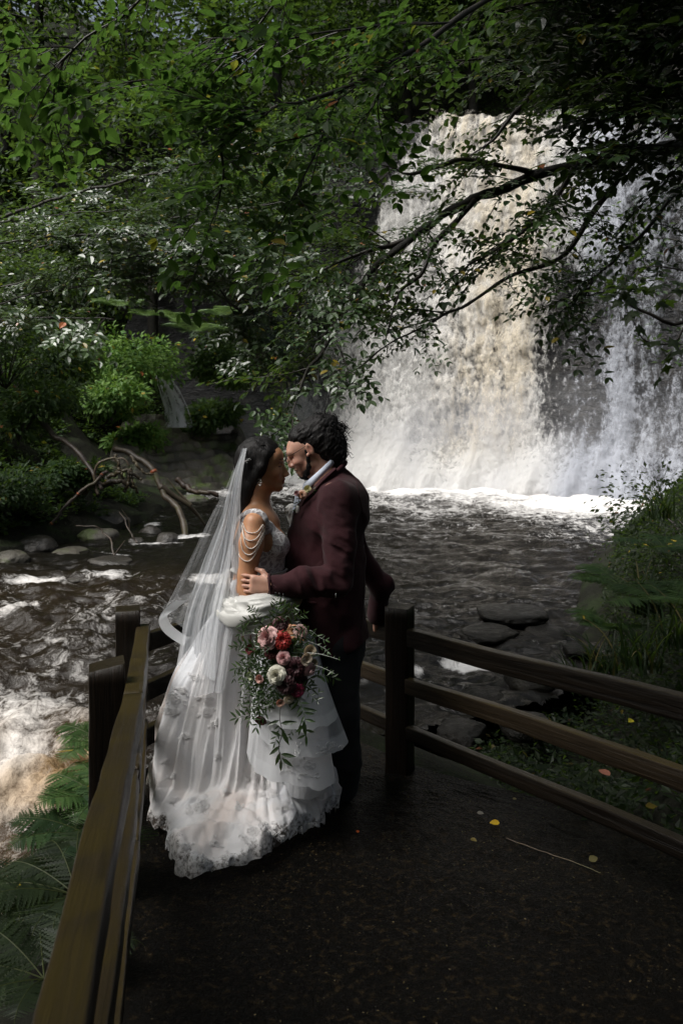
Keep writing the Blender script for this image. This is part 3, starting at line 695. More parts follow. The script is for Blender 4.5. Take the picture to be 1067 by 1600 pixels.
# ================================================================== GROOM
GY = 3.64
gB = empty('person', (0.0, GY, ground_z(GY)), 'man in burgundy jacket leaning his forehead to the bride, one hand on her elbow', 'person')
def Q_(px, py, dy=0.0): return P(px, py, GY + dy)
def groom_body():
    f = Field(frange((-0.46, -0.26, 0.0032), (-0.26, 0.04, 0.0030), (0.04, 0.40, 0.008)), frange((3.14, 3.42, 0.0034), (3.42, 3.88, 0.0042), (3.88, 4.3, 0.006)),
              frange((ground_z(GY) - 0.03, 0.46, 0.010), (0.46, 0.72, 0.0032), (0.72, 1.00, 0.008), (1.00, 1.40, 0.0030)))
    up = 24.0    # head tipped forward (towards -x)
    f.ell(Q_(495, 689), (0.100, 0.078, 0.098), 20, 0.02)
    f.ell(Q_(475, 716), (0.052, 0.060, 0.080), up, 0.03); f.ell(Q_(471, 697), (0.068, 0.064, 0.058), up, 0.03)
    f.ell(Q_(456, 706), (0.022, 0.050, 0.018), up, 0.02)         # brow
    f.cap(Q_(486, 724, -0.045), 0.022, Q_(474, 738, -0.012), 0.020, 0.02); f.cap(Q_(486, 724, 0.045), 0.022, Q_(474, 738, 0.012), 0.020, 0.02)
    f.ell(Q_(475, 739), (0.022, 0.026, 0.020), up, 0.015)         # chin
    f.chain([Q_(452, 712), Q_(451.5, 720), Q_(454.0, 727.5)], [0.007, 0.0085, 0.0105], 0.008)      # nose
    f.cap(Q_(464, 722), 0.018, Q_(458, 727), 0.012, 0.015); f.ell(Q_(466, 731), (0.016, 0.026, 0.016), up, 0.01); f.ell(Q_(457, 728, -0.012), (0.010, 0.008, 0.007), up, 0.006); f.ell(Q_(457, 728, 0.012), (0.010, 0.008, 0.007), up, 0.006)
    f.ell(Q_(463.5, 733.5), (0.011, 0.022, 0.006), up, 0.006); f.ell(Q_(466, 737.5), (0.011, 0.020, 0.0065), up, 0.006)
    for sg in (-1, 1):
        f.ell(Q_(457, 716.5, 0.032 * sg), (0.013, 0.017, 0.010), up, 0.012, 'sub')
        f.ell(Q_(461.5, 716.5, 0.031 * sg), (0.0135, 0.0135, 0.0125), up, 0.004)
        f.ell(Q_(466, 722, 0.042 * sg), (0.022, 0.018, 0.016), up, 0.02)
        # ear
        f.ell(Q_(484, 702, 0.079 * sg), (0.0165, 0.0075, 0.031), up + 8, 0.006)
        f.ell(Q_(483, 701, 0.088 * sg), (0.0085, 0.006, 0.017), up + 8, 0.003, 'sub')
        f.ell(Q_(481, 711, 0.083 * sg), (0.008, 0.006, 0.009), up, 0.004)
    f.cap(Q_(497, 715), 0.060, Q_(512, 757), 0.066, 0.03)           # neck
    f.ell(Q_(518, 815), (0.12, 0.15, 0.16), 0, 0.04); f.ell(Q_(518, 900), (0.11, 0.13, 0.15), 0, 0.04); f.ell(Q_(520, 985), (0.10, 0.12, 0.09), 0, 0.03)
    f.cap(Q_(522, 775, -0.16), 0.06, Q_(524, 775, 0.16), 0.06, 0.06)
    for sg in (-1, 1):
        f.chain([Q_(528, 1000, 0.08 * sg), Q_(532, 1110, 0.085 * sg), Q_(536, 1222, 0.085 * sg)], [0.062, 0.050, 0.038], 0.02)
        f.cap(Q_(536, 1232, 0.085 * sg), 0.035, Q_(503, 1239, 0.09 * sg), 0.026, 0.03)
    nearE = P(522, 914, 3.38); farE = P(592, 915, 3.98)
    f.chain([P(528, 780, 3.48), nearE, P(430, 915, 3.275)], [0.058, 0.044, 0.028], 0.03)
    f.chain([P(528, 780, 3.84), P(554, 860, 3.92), farE, P(591, 960, 4.08)], [0.054, 0.046, 0.042, 0.028], 0.03)
    # left hand closed round the bride's elbow
    hand(f, P(428, 915, 3.272), (-1, -0.10, 0.10), (-0.05, 1.0, -0.15), (0.1, 0.15, 1.0), 1.0, (0.35, 0.75, 0.65))
    hand(f, P(591, 962, 4.085), (0.1, 0.35, -0.75), (-0.2, 0.7, 0.1), (1, 0, 0.1), 1.0, (0.5, 0.9, 0.8))
    V, Q = f.mesh(); V = relax(V, Q, 1, 0.4)
    sp = []
    for sg in (-1, 1):
        sp += [(Q_(455, 707.5, 0.030 * sg), (0.014, 0.022, 0.0055), (0.02, 0.013, 0.01), 0.9), (Q_(459, 716.5, 0.033 * sg), (0.02, 0.016, 0.0030), (0.05, 0.03, 0.025), 0.8),
               (Q_(484, 702, 0.09 * sg), (0.012, 0.02, 0.02), (0.36, 0.13, 0.10), 0.5), (Q_(468, 724, 0.05 * sg), (0.03, 0.03, 0.02), (0.50, 0.22, 0.17), 0.5)]
    sp += [(Q_(465, 735.3), (0.015, 0.024, 0.0075), (0.33, 0.11, 0.09), 0.9), (Q_(464, 730.5), (0.016, 0.03, 0.006), (0.05, 0.03, 0.025), 0.75),
           (Q_(477, 738), (0.022, 0.06, 0.018), (0.05, 0.03, 0.025), 0.75), (Q_(452, 727), (0.012, 0.02, 0.012), (0.48, 0.2, 0.16), 0.5)]
    o = mesh_np('body', V, Q, M['skin'], cols=paint(V, (0.56, 0.32, 0.24), sp)); local(o, gB)
groom_body()
def groom_hair():
    f = Field(frange((-0.30, 0.06, 0.0035)), frange((3.50, 3.78, 0.0035)), frange((1.05, 1.40, 0.0035)))
    f.ell(Q_(497, 686), (0.113, 0.086, 0.104), 15, 0.02)
    f.ell(Q_(478, 678), (0.088, 0.072, 0.050), 24, 0.03); f.ell(Q_(516, 700), (0.075, 0.078, 0.080), 0, 0.03); f.ell(Q_(527, 712), (0.035, 0.065, 0.045), 0, 0.03)
    f.ell(Q_(505, 662), (0.060, 0.070, 0.036), -14, 0.03); f.ell(Q_(515, 658), (0.034, 0.04, 0.030), 0, 0.02)
    for sg in (-1, 1):   # clear the face and the ears
        f.ell(Q_(459, 727, 0.045 * sg), (0.062, 0.10, 0.088), 24, 0.008, 'sub')
        f.ell(Q_(483, 706, 0.105 * sg), (0.024, 0.04, 0.043), 24, 0.008, 'sub')
        f.ell(Q_(493, 735, 0.07 * sg), (0.05, 0.07, 0.038), 0, 0.02, 'sub')
    f.ell(Q_(439, 707, 0), (0.024, 0.1, 0.050), 24, 0.01, 'sub')
    x, y, z = np.meshgrid(*f.ax, indexing='ij', sparse=True)
    a = (x + 0.10) * 0.8 + (z - 1.2) * 0.6
    f.v += 0.0055 * fbm(a * 26, y * 130, ((z - 1.2) - (x + 0.1)) * 90, 3, 11) + 0.006 * fbm(x * 32, y * 32, z * 32, 3, 12)
    V, Q = f.mesh(); mb = MB(); mb.add(V, Q)
    r = np.random.default_rng(3)
    # ringlets at the nape and a loose curly knot on the crown
    def curl(c, d, L, rad, turns, tk=0.0022):
        d = np.array(d, float); d /= np.linalg.norm(d); s = np.cross(d, (0, 1, 0.2)); s /= np.linalg.norm(s); b = np.cross(d, s); t = np.linspace(0, 1, 26); ph = r.uniform(0, 6)
        rr = rad * (0.3 + 0.7 * np.sin(np.pi * t) ** 0.6)
        mb.tube(np.array(c) + d * (L * t)[:, None] + s * (rr * np.cos(ph + turns * 6.28 * t))[:, None] + b * (rr * np.sin(ph + turns * 6.28 * t))[:, None], tk * (1 - 0.6 * t), 5)
    for i in range(230):
        px, py = r.uniform(506, 534), r.uniform(660, 712); e = r.uniform(-1, 1)
        c = Q_(px, py, 0.072 * e * (1 - (px - 500) / 90)); curl(c, (0.55 + 0.4 * r.random(), 0.25 * e, r.uniform(-1.3, 0.1)), r.uniform(0.03, 0.065), 0.008, r.uniform(1, 2.2))
    for i in range(60):
        c = Q_(r.uniform(488, 514), r.uniform(650, 662), r.uniform(-0.04, 0.04)); curl(c, (r.uniform(0.1, 1.0), r.uniform(-0.4, 0.4), r.uniform(0.0, 0.7)), r.uniform(0.02, 0.055), 0.009, r.uniform(1, 2))
    for i in range(5):
        c = Q_(r.uniform(510, 518), r.uniform(650, 658), r.uniform(-0.02, 0.02)); curl(c, (1.0, 0, r.uniform(-0.1, 0.35)), r.uniform(0.03, 0.05), 0.012, 1.2, 0.0025)
    for i in range(60):   # long hair at the back of the collar
        c = Q_(r.uniform(524, 536), r.uniform(700, 716), r.uniform(-0.06, 0.06)); curl(c, (0.3, 0, -1), r.uniform(0.03, 0.06), 0.006, r.uniform(1, 2))
    mb.build('hair', M['hair'], gB)
    b = Field(frange((-0.27, -0.10, 0.003)), frange((3.53, 3.75, 0.003)), frange((0.98, 1.20, 0.003)))
    for sg in (-1, 1):
        b.chain([Q_(478, 704, 0.074 * sg), Q_(481, 716, 0.070 * sg), Q_(483, 729, 0.058 * sg), Q_(480, 738, 0.040 * sg), Q_(475, 743, 0.010 * sg)], [0.006, 0.0075, 0.011, 0.013, 0.014], 0.01)
    b.cap(Q_(474, 741), 0.020, Q_(479, 745), 0.016, 0.01); b.cap(Q_(467, 741), 0.007, Q_(472, 744), 0.012, 0.01)
    for sg in (-1, 1): b.chain([Q_(461.5, 730.5, 0.004 * sg), Q_(464, 731.5, 0.020 * sg), Q_(470, 737, 0.028 * sg)], [0.0035, 0.004, 0.004], 0.004)
    x, y, z = np.meshgrid(*b.ax, indexing='ij', sparse=True); b.v += 0.003 * fbm(x * 120, y * 120, z * 120, 3, 12)
    V, Q = b.mesh(); o = mesh_np('beard', V, Q, M['hair']); local(o, gB)
groom_hair()
def groom_clothes():
    f = Field(frange((-0.40, 0.42, 0.0055)), frange((3.14, 4.20, 0.0060)), frange((0.10, 1.14, 0.0060)))
    f.ell(Q_(513, 812), (0.165, 0.195, 0.165), 0, 0.05); f.ell(Q_(532, 792), (0.135, 0.20, 0.155), 0, 0.05)
    f.ell(Q_(515, 880), (0.168, 0.18, 0.19), 0, 0.06); f.cap(Q_(512, 920), 0.168, Q_(516, 1030), 0.172, 0.06)
    f.cap(Q_(531, 776, -0.17), 0.066, Q_(536, 776, 0.17), 0.066, 0.06); f.cap(Q_(516, 750), 0.075, Q_(524, 785), 0.10, 0.05)
    f.ell(Q_(463, 880), (0.06, 0.14, 0.17), 0, 0.05); f.ell(Q_(545, 1000), (0.085, 0.17, 0.12), 0, 0.04)
    # cut: hem, neck hole
    nearE = P(526, 908, 3.37); farE = P(593, 915, 3.98)
    x, y, z = np.meshgrid(*f.ax, indexing='ij', sparse=True)
    xw = x + 0 * y; hem = np.interp(((x / 3.64 * F) + CX).ravel(), [430, 500, 531, 572, 600], [1004, 1010, 1009, 991, 985]).reshape(x.shape)
    zh = EYE - (hem - HY) / F * 3.64
    f.v = np.maximum(f.v, (zh - z) * 0.9 + 0.006 * fbm(x * 14, y * 14, 0, 2, 3))
    f.cap(Q_(497, 722), 0.082, Q_(504, 742), 0.084, 0.01, 'sub')
    # front opening between the two panels
    cut = np.maximum(np.abs(y - GY) - 0.045, -(x + 0 * z) - 0.6); front = (x < P(470, 800, GY)[0])
    f.v = np.where(front & (np.abs(y - GY) < 0.035 + 0 * z), np.maximum(f.v, 0.02), f.v)
    # rear vent
    f.v = np.where((x > 0.09) & (np.abs(y - GY) < 0.007) & (z < 0.42), np.maximum(f.v, 0.01), f.v)
    f.chain([P(529, 782, 3.475), P(531, 850, 3.42), nearE], [0.078, 0.066, 0.062], 0.03)
    f.chain([nearE, P(470, 910, 3.31), P(426, 916, 3.272)], [0.062, 0.059, 0.046], 0.02)
    f.chain([P(530, 780, 3.84), P(556, 860, 3.92), farE, P(590, 962, 4.07)], [0.078, 0.058, 0.055, 0.052], 0.03)
    f.cap(P(607, 909, 3.97), 0.020, P(613, 918, 3.98), 0.010, 0.03)
    f.cap(P(424, 916, 3.272), 0.040, P(405, 916, 3.26), 0.040, 0.004, 'sub')
    # cloth creases: rings at the elbow, drag lines on the body
    d = np.exp(-(((x - nearE[0] + 0.06) / 0.17) ** 2 + ((z - nearE[2]) / 0.10) ** 2)) * (y < 3.47)
    f.v += d * 0.034 * (np.abs(fbm(x * 20 + z * 9, y * 7, z * 12, 2, 21)) - 0.22)
    d2 = np.exp(-(((x - nearE[0]) / 0.09) ** 2 + ((z - nearE[2] - 0.16) / 0.16) ** 2)) * (y < 3.5)
    f.v += d2 * 0.026 * (np.abs(fbm(x * 9, y * 9, z * 26 + x * 12, 3, 23)) - 0.25)
    f.v += 0.016 * (np.abs(fbm(x * 9 + z * 5, y * 6, z * 5 - x * 2, 2, 25)) - .2) + 0.003 * fbm(x * 25, y * 25, z * 18, 2, 27)
    V, Q = f.mesh(); V = relax(V, Q, 1, 0.4)
    jk = mesh_np('jacket', V, Q, M['wool']); local(jk, gB); JM = front_map(V)
    def seam(q, rad, name, mt='wool'):
        p = smooth_path(q, 40); pts = np.array([on_front(JM, a, b, -0.0006, 3.5) for a, b in p]); pts[:, 1] = np.convolve(np.pad(pts[:, 1], 2, mode='edge'), np.ones(5) / 5, 'valid'); mb = MB(); mb.tube(pts, rad, 5); mb.build(name, M[mt], gB)
    seam([(556, 752), (566, 800), (570, 860), (568, 930), (564, 985)], 0.0016, 'back_seam')
    seam([(462, 938), (478, 941), (494, 942)], 0.006, 'pocket_flap')
    for k in range(3):
        c = on_front(JM, 431 + k * 6, 927 + k * 1.2, 0.002, 3.25); mb = MB(); mb.tube([c, c + [0, -.003, 0]], 0.0055, 10); mb.build('cuff_button', M['leather'], gB)
    # lapels and turned-down collar, front edge, pocket flap, buttons
    for sg in (-1, 1):
        mb = MB(); yy = 0.055 * sg
        pts = smooth_path([Q_(524, 732, 0.085 * sg), Q_(506, 748, 0.096 * sg), Q_(490, 765, 0.092 * sg), Q_(476, 780, 0.078 * sg), Q_(464, 812, 0.062 * sg), Q_(455, 850, 0.045 * sg)], 30)
        w = np.interp(np.linspace(0, 1, 30), [0, 0.3, 0.5, 1], [0.020, 0.026, 0.034, 0.004])
        mb.tube(pts, w, 10, flat=0.28); mb.build('lapel', M['wool'], gB)
    mb = MB(); a = np.linspace(-2.3, 2.3, 40)
    c = Q_(510, 750); ring = np.stack([c[0] + 0.086 * np.cos(a), c[1] + 0.090 * np.sin(a), c[2] + 0.90 * 0.086 * np.cos(a)], 1)
    mb.tube(ring, 0.015, 8, flat=0.7); mb.build('jacket_collar', M['wool'], gB)
    # shirt collar: tilted band round the neck
    nA, nV = 60, 10; V = []
    for i in range(nA):
        t = i / (nA - 1) * 2 * math.pi; ct, st = math.cos(t), math.sin(t)
        for j in range(nV):
            v = j / (nV - 1); c = Q_(501, 738)
            flare = 0.002 + 0.010 * v if False else 0
            r = 0.078 + 0.006 * math.sin(v * math.pi)
            V.append((c[0] + (r + 0.001) * ct, c[1] + r * st, c[2] + 0.075 * ct * 1.0 + 0.000 + (v - 0.5) * (0.040 - 0.006 * ct)))
    sc_ = mesh_np('shirt_collar', V, grid_faces(nA, nV), M['shirt']); local(sc_, gB)
    md = sc_.modifiers.new('thick', 'SOLIDIFY'); md.thickness = 0.003
    mb = MB()
    for sg in (-1, 1):
        mb.tube([Q_(484, 752, 0.035 * sg), Q_(481, 760, 0.040 * sg), Q_(479, 768, 0.03 * sg)], [0.012, 0.013, 0.002], 8, flat=0.35)
    mb.tube([Q_(478, 775), Q_(470, 830), Q_(462, 880)], [0.05, 0.055, 0.05], 14, flat=1.0); mb.build('shirt', M['shirt'], gB)
    # trousers
    f = Field(frange((-0.22, 0.16, 0.007)), frange((3.40, 3.90, 0.007)), frange((ground_z(GY) + 0.01, 0.45, 0.007)))
    f.cap(Q_(522, 990), 0.15, Q_(524, 1010), 0.14, 0.05)
    for sg in (-1, 1):
        f.chain([Q_(528, 1010, 0.08 * sg), Q_(533, 1110, 0.085 * sg), Q_(536, 1180, 0.085 * sg), Q_(535, 1226, 0.085 * sg)], [0.098, 0.082, 0.074, 0.072], 0.03)
    x, y, z = np.meshgrid(*f.ax, indexing='ij', sparse=True)
    f.v += 0.012 * fbm(x * 9, y * 9, z * 9, 3, 41) + 0.012 * sstep(0.0, -0.35, z) * fbm(x * 8, y * 8, z * 26, 2, 43)
    V, Q = f.mesh(); o = mesh_np('trousers', V, Q, M['trouser']); local(o, gB)
    for sg in (-1, 1):
        f = Field(frange((-0.20, 0.10, 0.005)), frange((3.48, 3.82, 0.005)), frange((ground_z(GY) - 0.02, -0.2, 0.005)))
        f.ell(Q_(536, 1236, 0.085 * sg), (0.05, 0.042, 0.036), 0, 0.03); f.ell(Q_(508, 1241, 0.09 * sg), (0.085, 0.045, 0.028), 0, 0.04)
        x, y, z = np.meshgrid(*f.ax, indexing='ij', sparse=True); f.v = np.maximum(f.v, ground_z(GY) + 0.004 - z + 0 * x + 0 * y)
        V, Q = f.mesh(); o = mesh_np('shoe', V, Q, M['leather']); local(o, gB)
    # spectacles
    mb = MB(); mbl = MB()
    for sg in (-1, 1):
        c = Q_(452.5, 717, 0.031 * sg); fw = np.array([-0.90, 0.28 * sg, -0.38]); fw /= np.linalg.norm(fw)
        s = np.cross(fw, (0, 0, 1)); s /= np.linalg.norm(s); u = np.cross(s, fw); a = np.linspace(0, 2 * math.pi, 33)
        ring = c + fw * 0.012 + s * (0.024 * np.cos(a))[:, None] + u * (0.018 * np.sin(a))[:, None]
        mb.tube(ring, 0.0013, 5, cap=False); cc = c + fw * 0.012
        n0 = len(ring) - 1; mbl.add(np.vstack([ring[:-1], cc]), None, np.array([[k, (k + 1) % n0, n0] for k in range(n0)]))
        mb.tube([Q_(454, 712, 0.055 * sg), Q_(463, 706.5, 0.076 * sg), Q_(476, 698, 0.081 * sg), Q_(483, 693, 0.080 * sg)], 0.0015, 5)
    mb.tube([Q_(449.5, 718.5, -0.010), Q_(448.5, 717, 0), Q_(449.5, 718.5, 0.010)], 0.0012, 5)
    g = mb.build('glasses', M['wire'], gB); l = mbl.build('lens', M['lens'], None); l.parent = g; l.matrix_parent_inverse = Matrix.Translation(gB.location).inverted()
    # metal clasp glint of the watch pocket on the jacket
    mb = MB(); a = np.linspace(0, 2 * math.pi, 33); c = P(423.5, 916, 3.272); mb.tube(np.stack([c[0] + 0.010 * np.cos(a) * 0 - 0.007 * np.sin(a), c[1] + 0.0475 * np.cos(a), c[2] + 0.0475 * np.sin(a)], 1), 0.006, 6, cap=False); mb.build('cuff', M['wool'], gB)
    mb = MB(); mb.tube([P(524.5, 927, 3.30), P(524.5, 934, 3.30)], 0.0018, 6); mb.build('pocket_clasp', M['crystal'], gB)
groom_clothes()

# ================================================================== BRIDE
BY = 3.52
bB = empty('person', (P(395, 1240, BY)[0], BY, ground_z(BY)), 'bride in white lace gown and long veil holding a trailing bouquet', 'person')
def B_(px, py, dy=0.0): return P(px, py, BY + dy)
def bride_torso(f):
    f.ell(B_(399, 850), (0.095, 0.135, 0.14), 0, 0.04); f.ell(B_(428, 851, -0.065), (0.064, 0.066, 0.064), 0, 0.03); f.ell(B_(428, 851, 0.065), (0.064, 0.066, 0.064), 0, 0.03)
    f.cap(B_(399, 812, -0.115), 0.040, B_(402, 812, 0.115), 0.040, 0.05); f.ell(B_(408, 815), (0.085, 0.12, 0.062), -20, 0.05)
    f.cap(B_(405, 890), 0.105, B_(404, 905), 0.11, 0.06); f.ell(B_(400, 960), (0.15, 0.175, 0.15), 0, 0.06)
def bride_body():
    f = Field(frange((-0.62, -0.48, 0.006), (-0.48, -0.19, 0.0031), (-0.19, -0.12, 0.006)), frange((3.16, 3.44, 0.0034), (3.44, 3.82, 0.0036)),
              frange((ground_z(BY) - 0.02, 0.40, 0.010), (0.40, 0.62, 0.0034), (0.62, 0.95, 0.006), (0.95, 1.30, 0.0029)))
    f.ell(B_(408, 717), (0.088, 0.073, 0.090), -8, 0.02)
    f.ell(B_(420, 735), (0.060, 0.060, 0.083), 6, 0.03)
    f.ell(B_(430, 713), (0.034, 0.052, 0.036), 12, 0.025)
    f.ell(B_(436, 761), (0.018, 0.022, 0.016), 0, 0.02)
    for sg in (-1, 1):
        f.cap(B_(412, 752, 0.042 * sg), 0.018, B_(433, 761, 0.010 * sg), 0.015, 0.02)
        f.ell(B_(438.5, 727, 0.030 * sg), (0.011, 0.015, 0.008), 0, 0.010, 'sub')
        f.ell(B_(434.5, 727.5, 0.029 * sg), (0.013, 0.013, 0.011), 0, 0.004)
        f.ell(B_(430, 740, 0.036 * sg), (0.022, 0.018, 0.020), 0, 0.02)
        f.ell(B_(403, 742, 0.071 * sg), (0.012, 0.007, 0.026), -5, 0.005)
    f.chain([B_(441.5, 726), B_(445, 734), B_(449.3, 741)], [0.0062, 0.0072, 0.0088], 0.010)
    f.cap(B_(435, 736), 0.020, B_(444, 742), 0.011, 0.012); f.ell(B_(436, 749), (0.020, 0.026, 0.022), 0, 0.012)
    for sg in (-1, 1): f.ell(B_(445.5, 743, 0.011 * sg), (0.009, 0.007, 0.006), 0, 0.005)
    f.ell(B_(442.5, 749.3), (0.0105, 0.019, 0.0055), 10, 0.005); f.ell(B_(441.5, 753.4), (0.0105, 0.017, 0.006), -5, 0.005)
    f.cap(B_(407, 755), 0.050, B_(403, 798), 0.050, 0.03)
    bride_torso(f)
    f.ell(B_(399, 818, -0.15), (0.040, 0.040, 0.040), 0, 0.012)
    f.chain([P(397, 818, 3.365), P(393, 850, 3.335), P(386, 900, 3.32), P(384, 920, 3.32)], [0.045, 0.050, 0.037, 0.036], 0.02)
    f.chain([P(384, 920, 3.32), P(405, 945, 3.275), P(437, 975, 3.225)], [0.037, 0.036, 0.024], 0.02)
    f.chain([P(405, 818, 3.67), P(412, 870, 3.71), P(424, 915, 3.72)], [0.045, 0.042, 0.036], 0.02)
    f.chain([P(424, 915, 3.72), P(440, 950, 3.55), P(446, 975, 3.36)], [0.036, 0.030, 0.022], 0.02)
    hand(f, P(437, 977, 3.222), (0.45, -0.25, -0.55), (0.5, 0.9, 0.15), (0.4, 0.3, 0.8), 0.9, (0.7, 0.9, 0.8))
    hand(f, P(447, 977, 3.34), (-0.1, -0.8, -0.35), (-0.8, -0.1, -0.3), (0.2, -0.1, 1), 0.9, (0.7, 0.9, 0.8))
    for sg in (-1, 1):
        f.chain([B_(402, 990, 0.08 * sg), B_(402, 1110, 0.07 * sg), B_(400, 1225, 0.06 * sg)], [0.10, 0.06, 0.04], 0.05)
        f.cap(B_(400, 1232, 0.06 * sg), 0.03, B_(425, 1240, 0.06 * sg), 0.022, 0.03)
    V, Q = f.mesh(); V = relax(V, Q, 1, 0.4)
    sp = [(B_(443.5, 751), (0.013, 0.024, 0.0095), (0.23, 0.045, 0.040), 0.95)]
    for sg in (-1, 1):
        sp += [(B_(440, 717.5, 0.028 * sg), (0.016, 0.022, 0.004), (0.015, 0.008, 0.006), 0.85), (B_(438.5, 728.5, 0.031 * sg), (0.02, 0.017, 0.0035), (0.012, 0.006, 0.005), 0.95),
               (B_(438.5, 723, 0.031 * sg), (0.02, 0.017, 0.010), (0.16, 0.06, 0.035), 0.55), (B_(430, 740, 0.045 * sg), (0.022, 0.03, 0.018), (0.36, 0.13, 0.075), 0.4)]
    global BODY_MAP; BODY_MAP = front_map(V)
    o = mesh_np('body', V, Q, M['skin'], cols=paint(V, (0.50, 0.255, 0.14), sp)); local(o, bB)
bride_body()
def bride_hair():
    f = Field(frange((-0.66, -0.25, 0.0036)), frange((3.38, 3.66, 0.0036)), frange((0.55, 1.30, 0.0036)))
    f.ell(B_(405, 714), (0.100, 0.083, 0.092), -10, 0.02); f.ell(B_(391, 722), (0.062, 0.074, 0.072), 0, 0.03)
    f.chain([B_(393, 735), B_(385, 765), B_(378, 800), B_(372, 840), B_(370, 860)], [0.062, 0.050, 0.040, 0.030, 0.010], 0.04)
    for sg in (-1, 1):
        f.chain([B_(414, 712, 0.066 * sg), B_(408, 730, 0.074 * sg), B_(400, 744, 0.070 * sg), B_(392, 757, 0.055 * sg)], [0.020, 0.018, 0.017, 0.017], 0.02)
        f.ell(B_(442, 742, 0.05 * sg), (0.070, 0.08, 0.105), 8, 0.006, 'sub')
    f.ell(B_(447, 715, 0), (0.050, 0.12, 0.045), 20, 0.01, 'sub')
    f.ell(B_(410, 770, -0.11), (0.045, 0.06, 0.04), 0, 0.01, 'sub')
    x, y, z = np.meshgrid(*f.ax, indexing='ij', sparse=True)
    f.v += 0.0045 * fbm(x * 60 + z * 24, y * 100, z * 10, 3, 51) + 0.004 * fbm(x * 24, y * 24, z * 12, 2, 52)
    V, Q = f.mesh(); mb = MB(); mb.add(V, Q); r = np.random.default_rng(9)
    for i in range(150):
        e = r.uniform(-1, 1); x0 = r.uniform(-10, 10)
        mb.tube(smooth_path([B_(389 + x0 * .5, 735, 0.055 * e), B_(383 + x0 * .6, 770, 0.045 * e), B_(377 + x0 * .5, 805, 0.035 * e), B_(371 + x0 * 0.3 + r.normal() * 2, 835 + r.uniform(-8, 25), 0.03 * e)], 14), [0.0016] * 10 + [0.0013, 0.001, 0.0007, 0.0003], 4)
    for i in range(90):   # swept-back strands across the crown
        e = r.uniform(-1, 1)
        mb.tube(smooth_path([B_(425 + r.normal() * 2, 698 + 6 * abs(e), 0.05 * e), B_(410, 686 + 9 * abs(e), 0.066 * e), B_(390, 696 + 10 * abs(e), 0.066 * e), B_(378, 722, 0.045 * e)], 12), 0.0016, 4)
    mb.build('hair', M['hair'], bB)
bride_hair()
def lace_mat(name, base=(0.74, 0.73, 0.74), hole=(0.35, 0.32, 0.33), scale=38):
    m, nt, b = new_mat(name); v = coords(nt)
    n0 = N(nt, 'ShaderNodeTexNoise', Scale=scale * 0.5, Detail=3); nt.links.new(v, n0.inputs['Vector'])
    vo = N(nt, 'ShaderNodeTexVoronoi', Scale=scale, feature='DISTANCE_TO_EDGE'); ad = N(nt, 'ShaderNodeVectorMath', operation='MULTIPLY_ADD'); ad.inputs[1].default_value = (0.06, 0.06, 0.06)
    nt.links.new(n0.outputs['Color'], ad.inputs[0]); nt.links.new(v, ad.inputs[2]); nt.links.new(ad.outputs[0], vo.inputs['Vector'])
    wv = N(nt, 'ShaderNodeTexNoise', Scale=scale * 1.6, Detail=4, Roughness=0.7, Distortion=2.0); nt.links.new(v, wv.inputs['Vector'])
    mm = N(nt, 'ShaderNodeMath', operation='MULTIPLY_ADD'); nt.links.new(vo.outputs['Distance'], mm.inputs[0]); mm.inputs[1].default_value = -1.2; nt.links.new(wv.outputs[0], mm.inputs[2])
    c = ramp(nt, mm.outputs[0], [(0.28, hole), (0.42, base)])
    nt.links.new(c, b.inputs['Base Color']); b.inputs['Roughness'].default_value = 0.6; b.inputs['Sheen Weight'].default_value = 0.2
    bp = N(nt, 'ShaderNodeBump', Strength=0.9, Distance=0.004); nt.links.new(mm.outputs[0], bp.inputs['Height']); nt.links.new(bp.outputs[0], b.inputs['Normal'])
    return m
M['lace'] = lace_mat('beaded_lace')
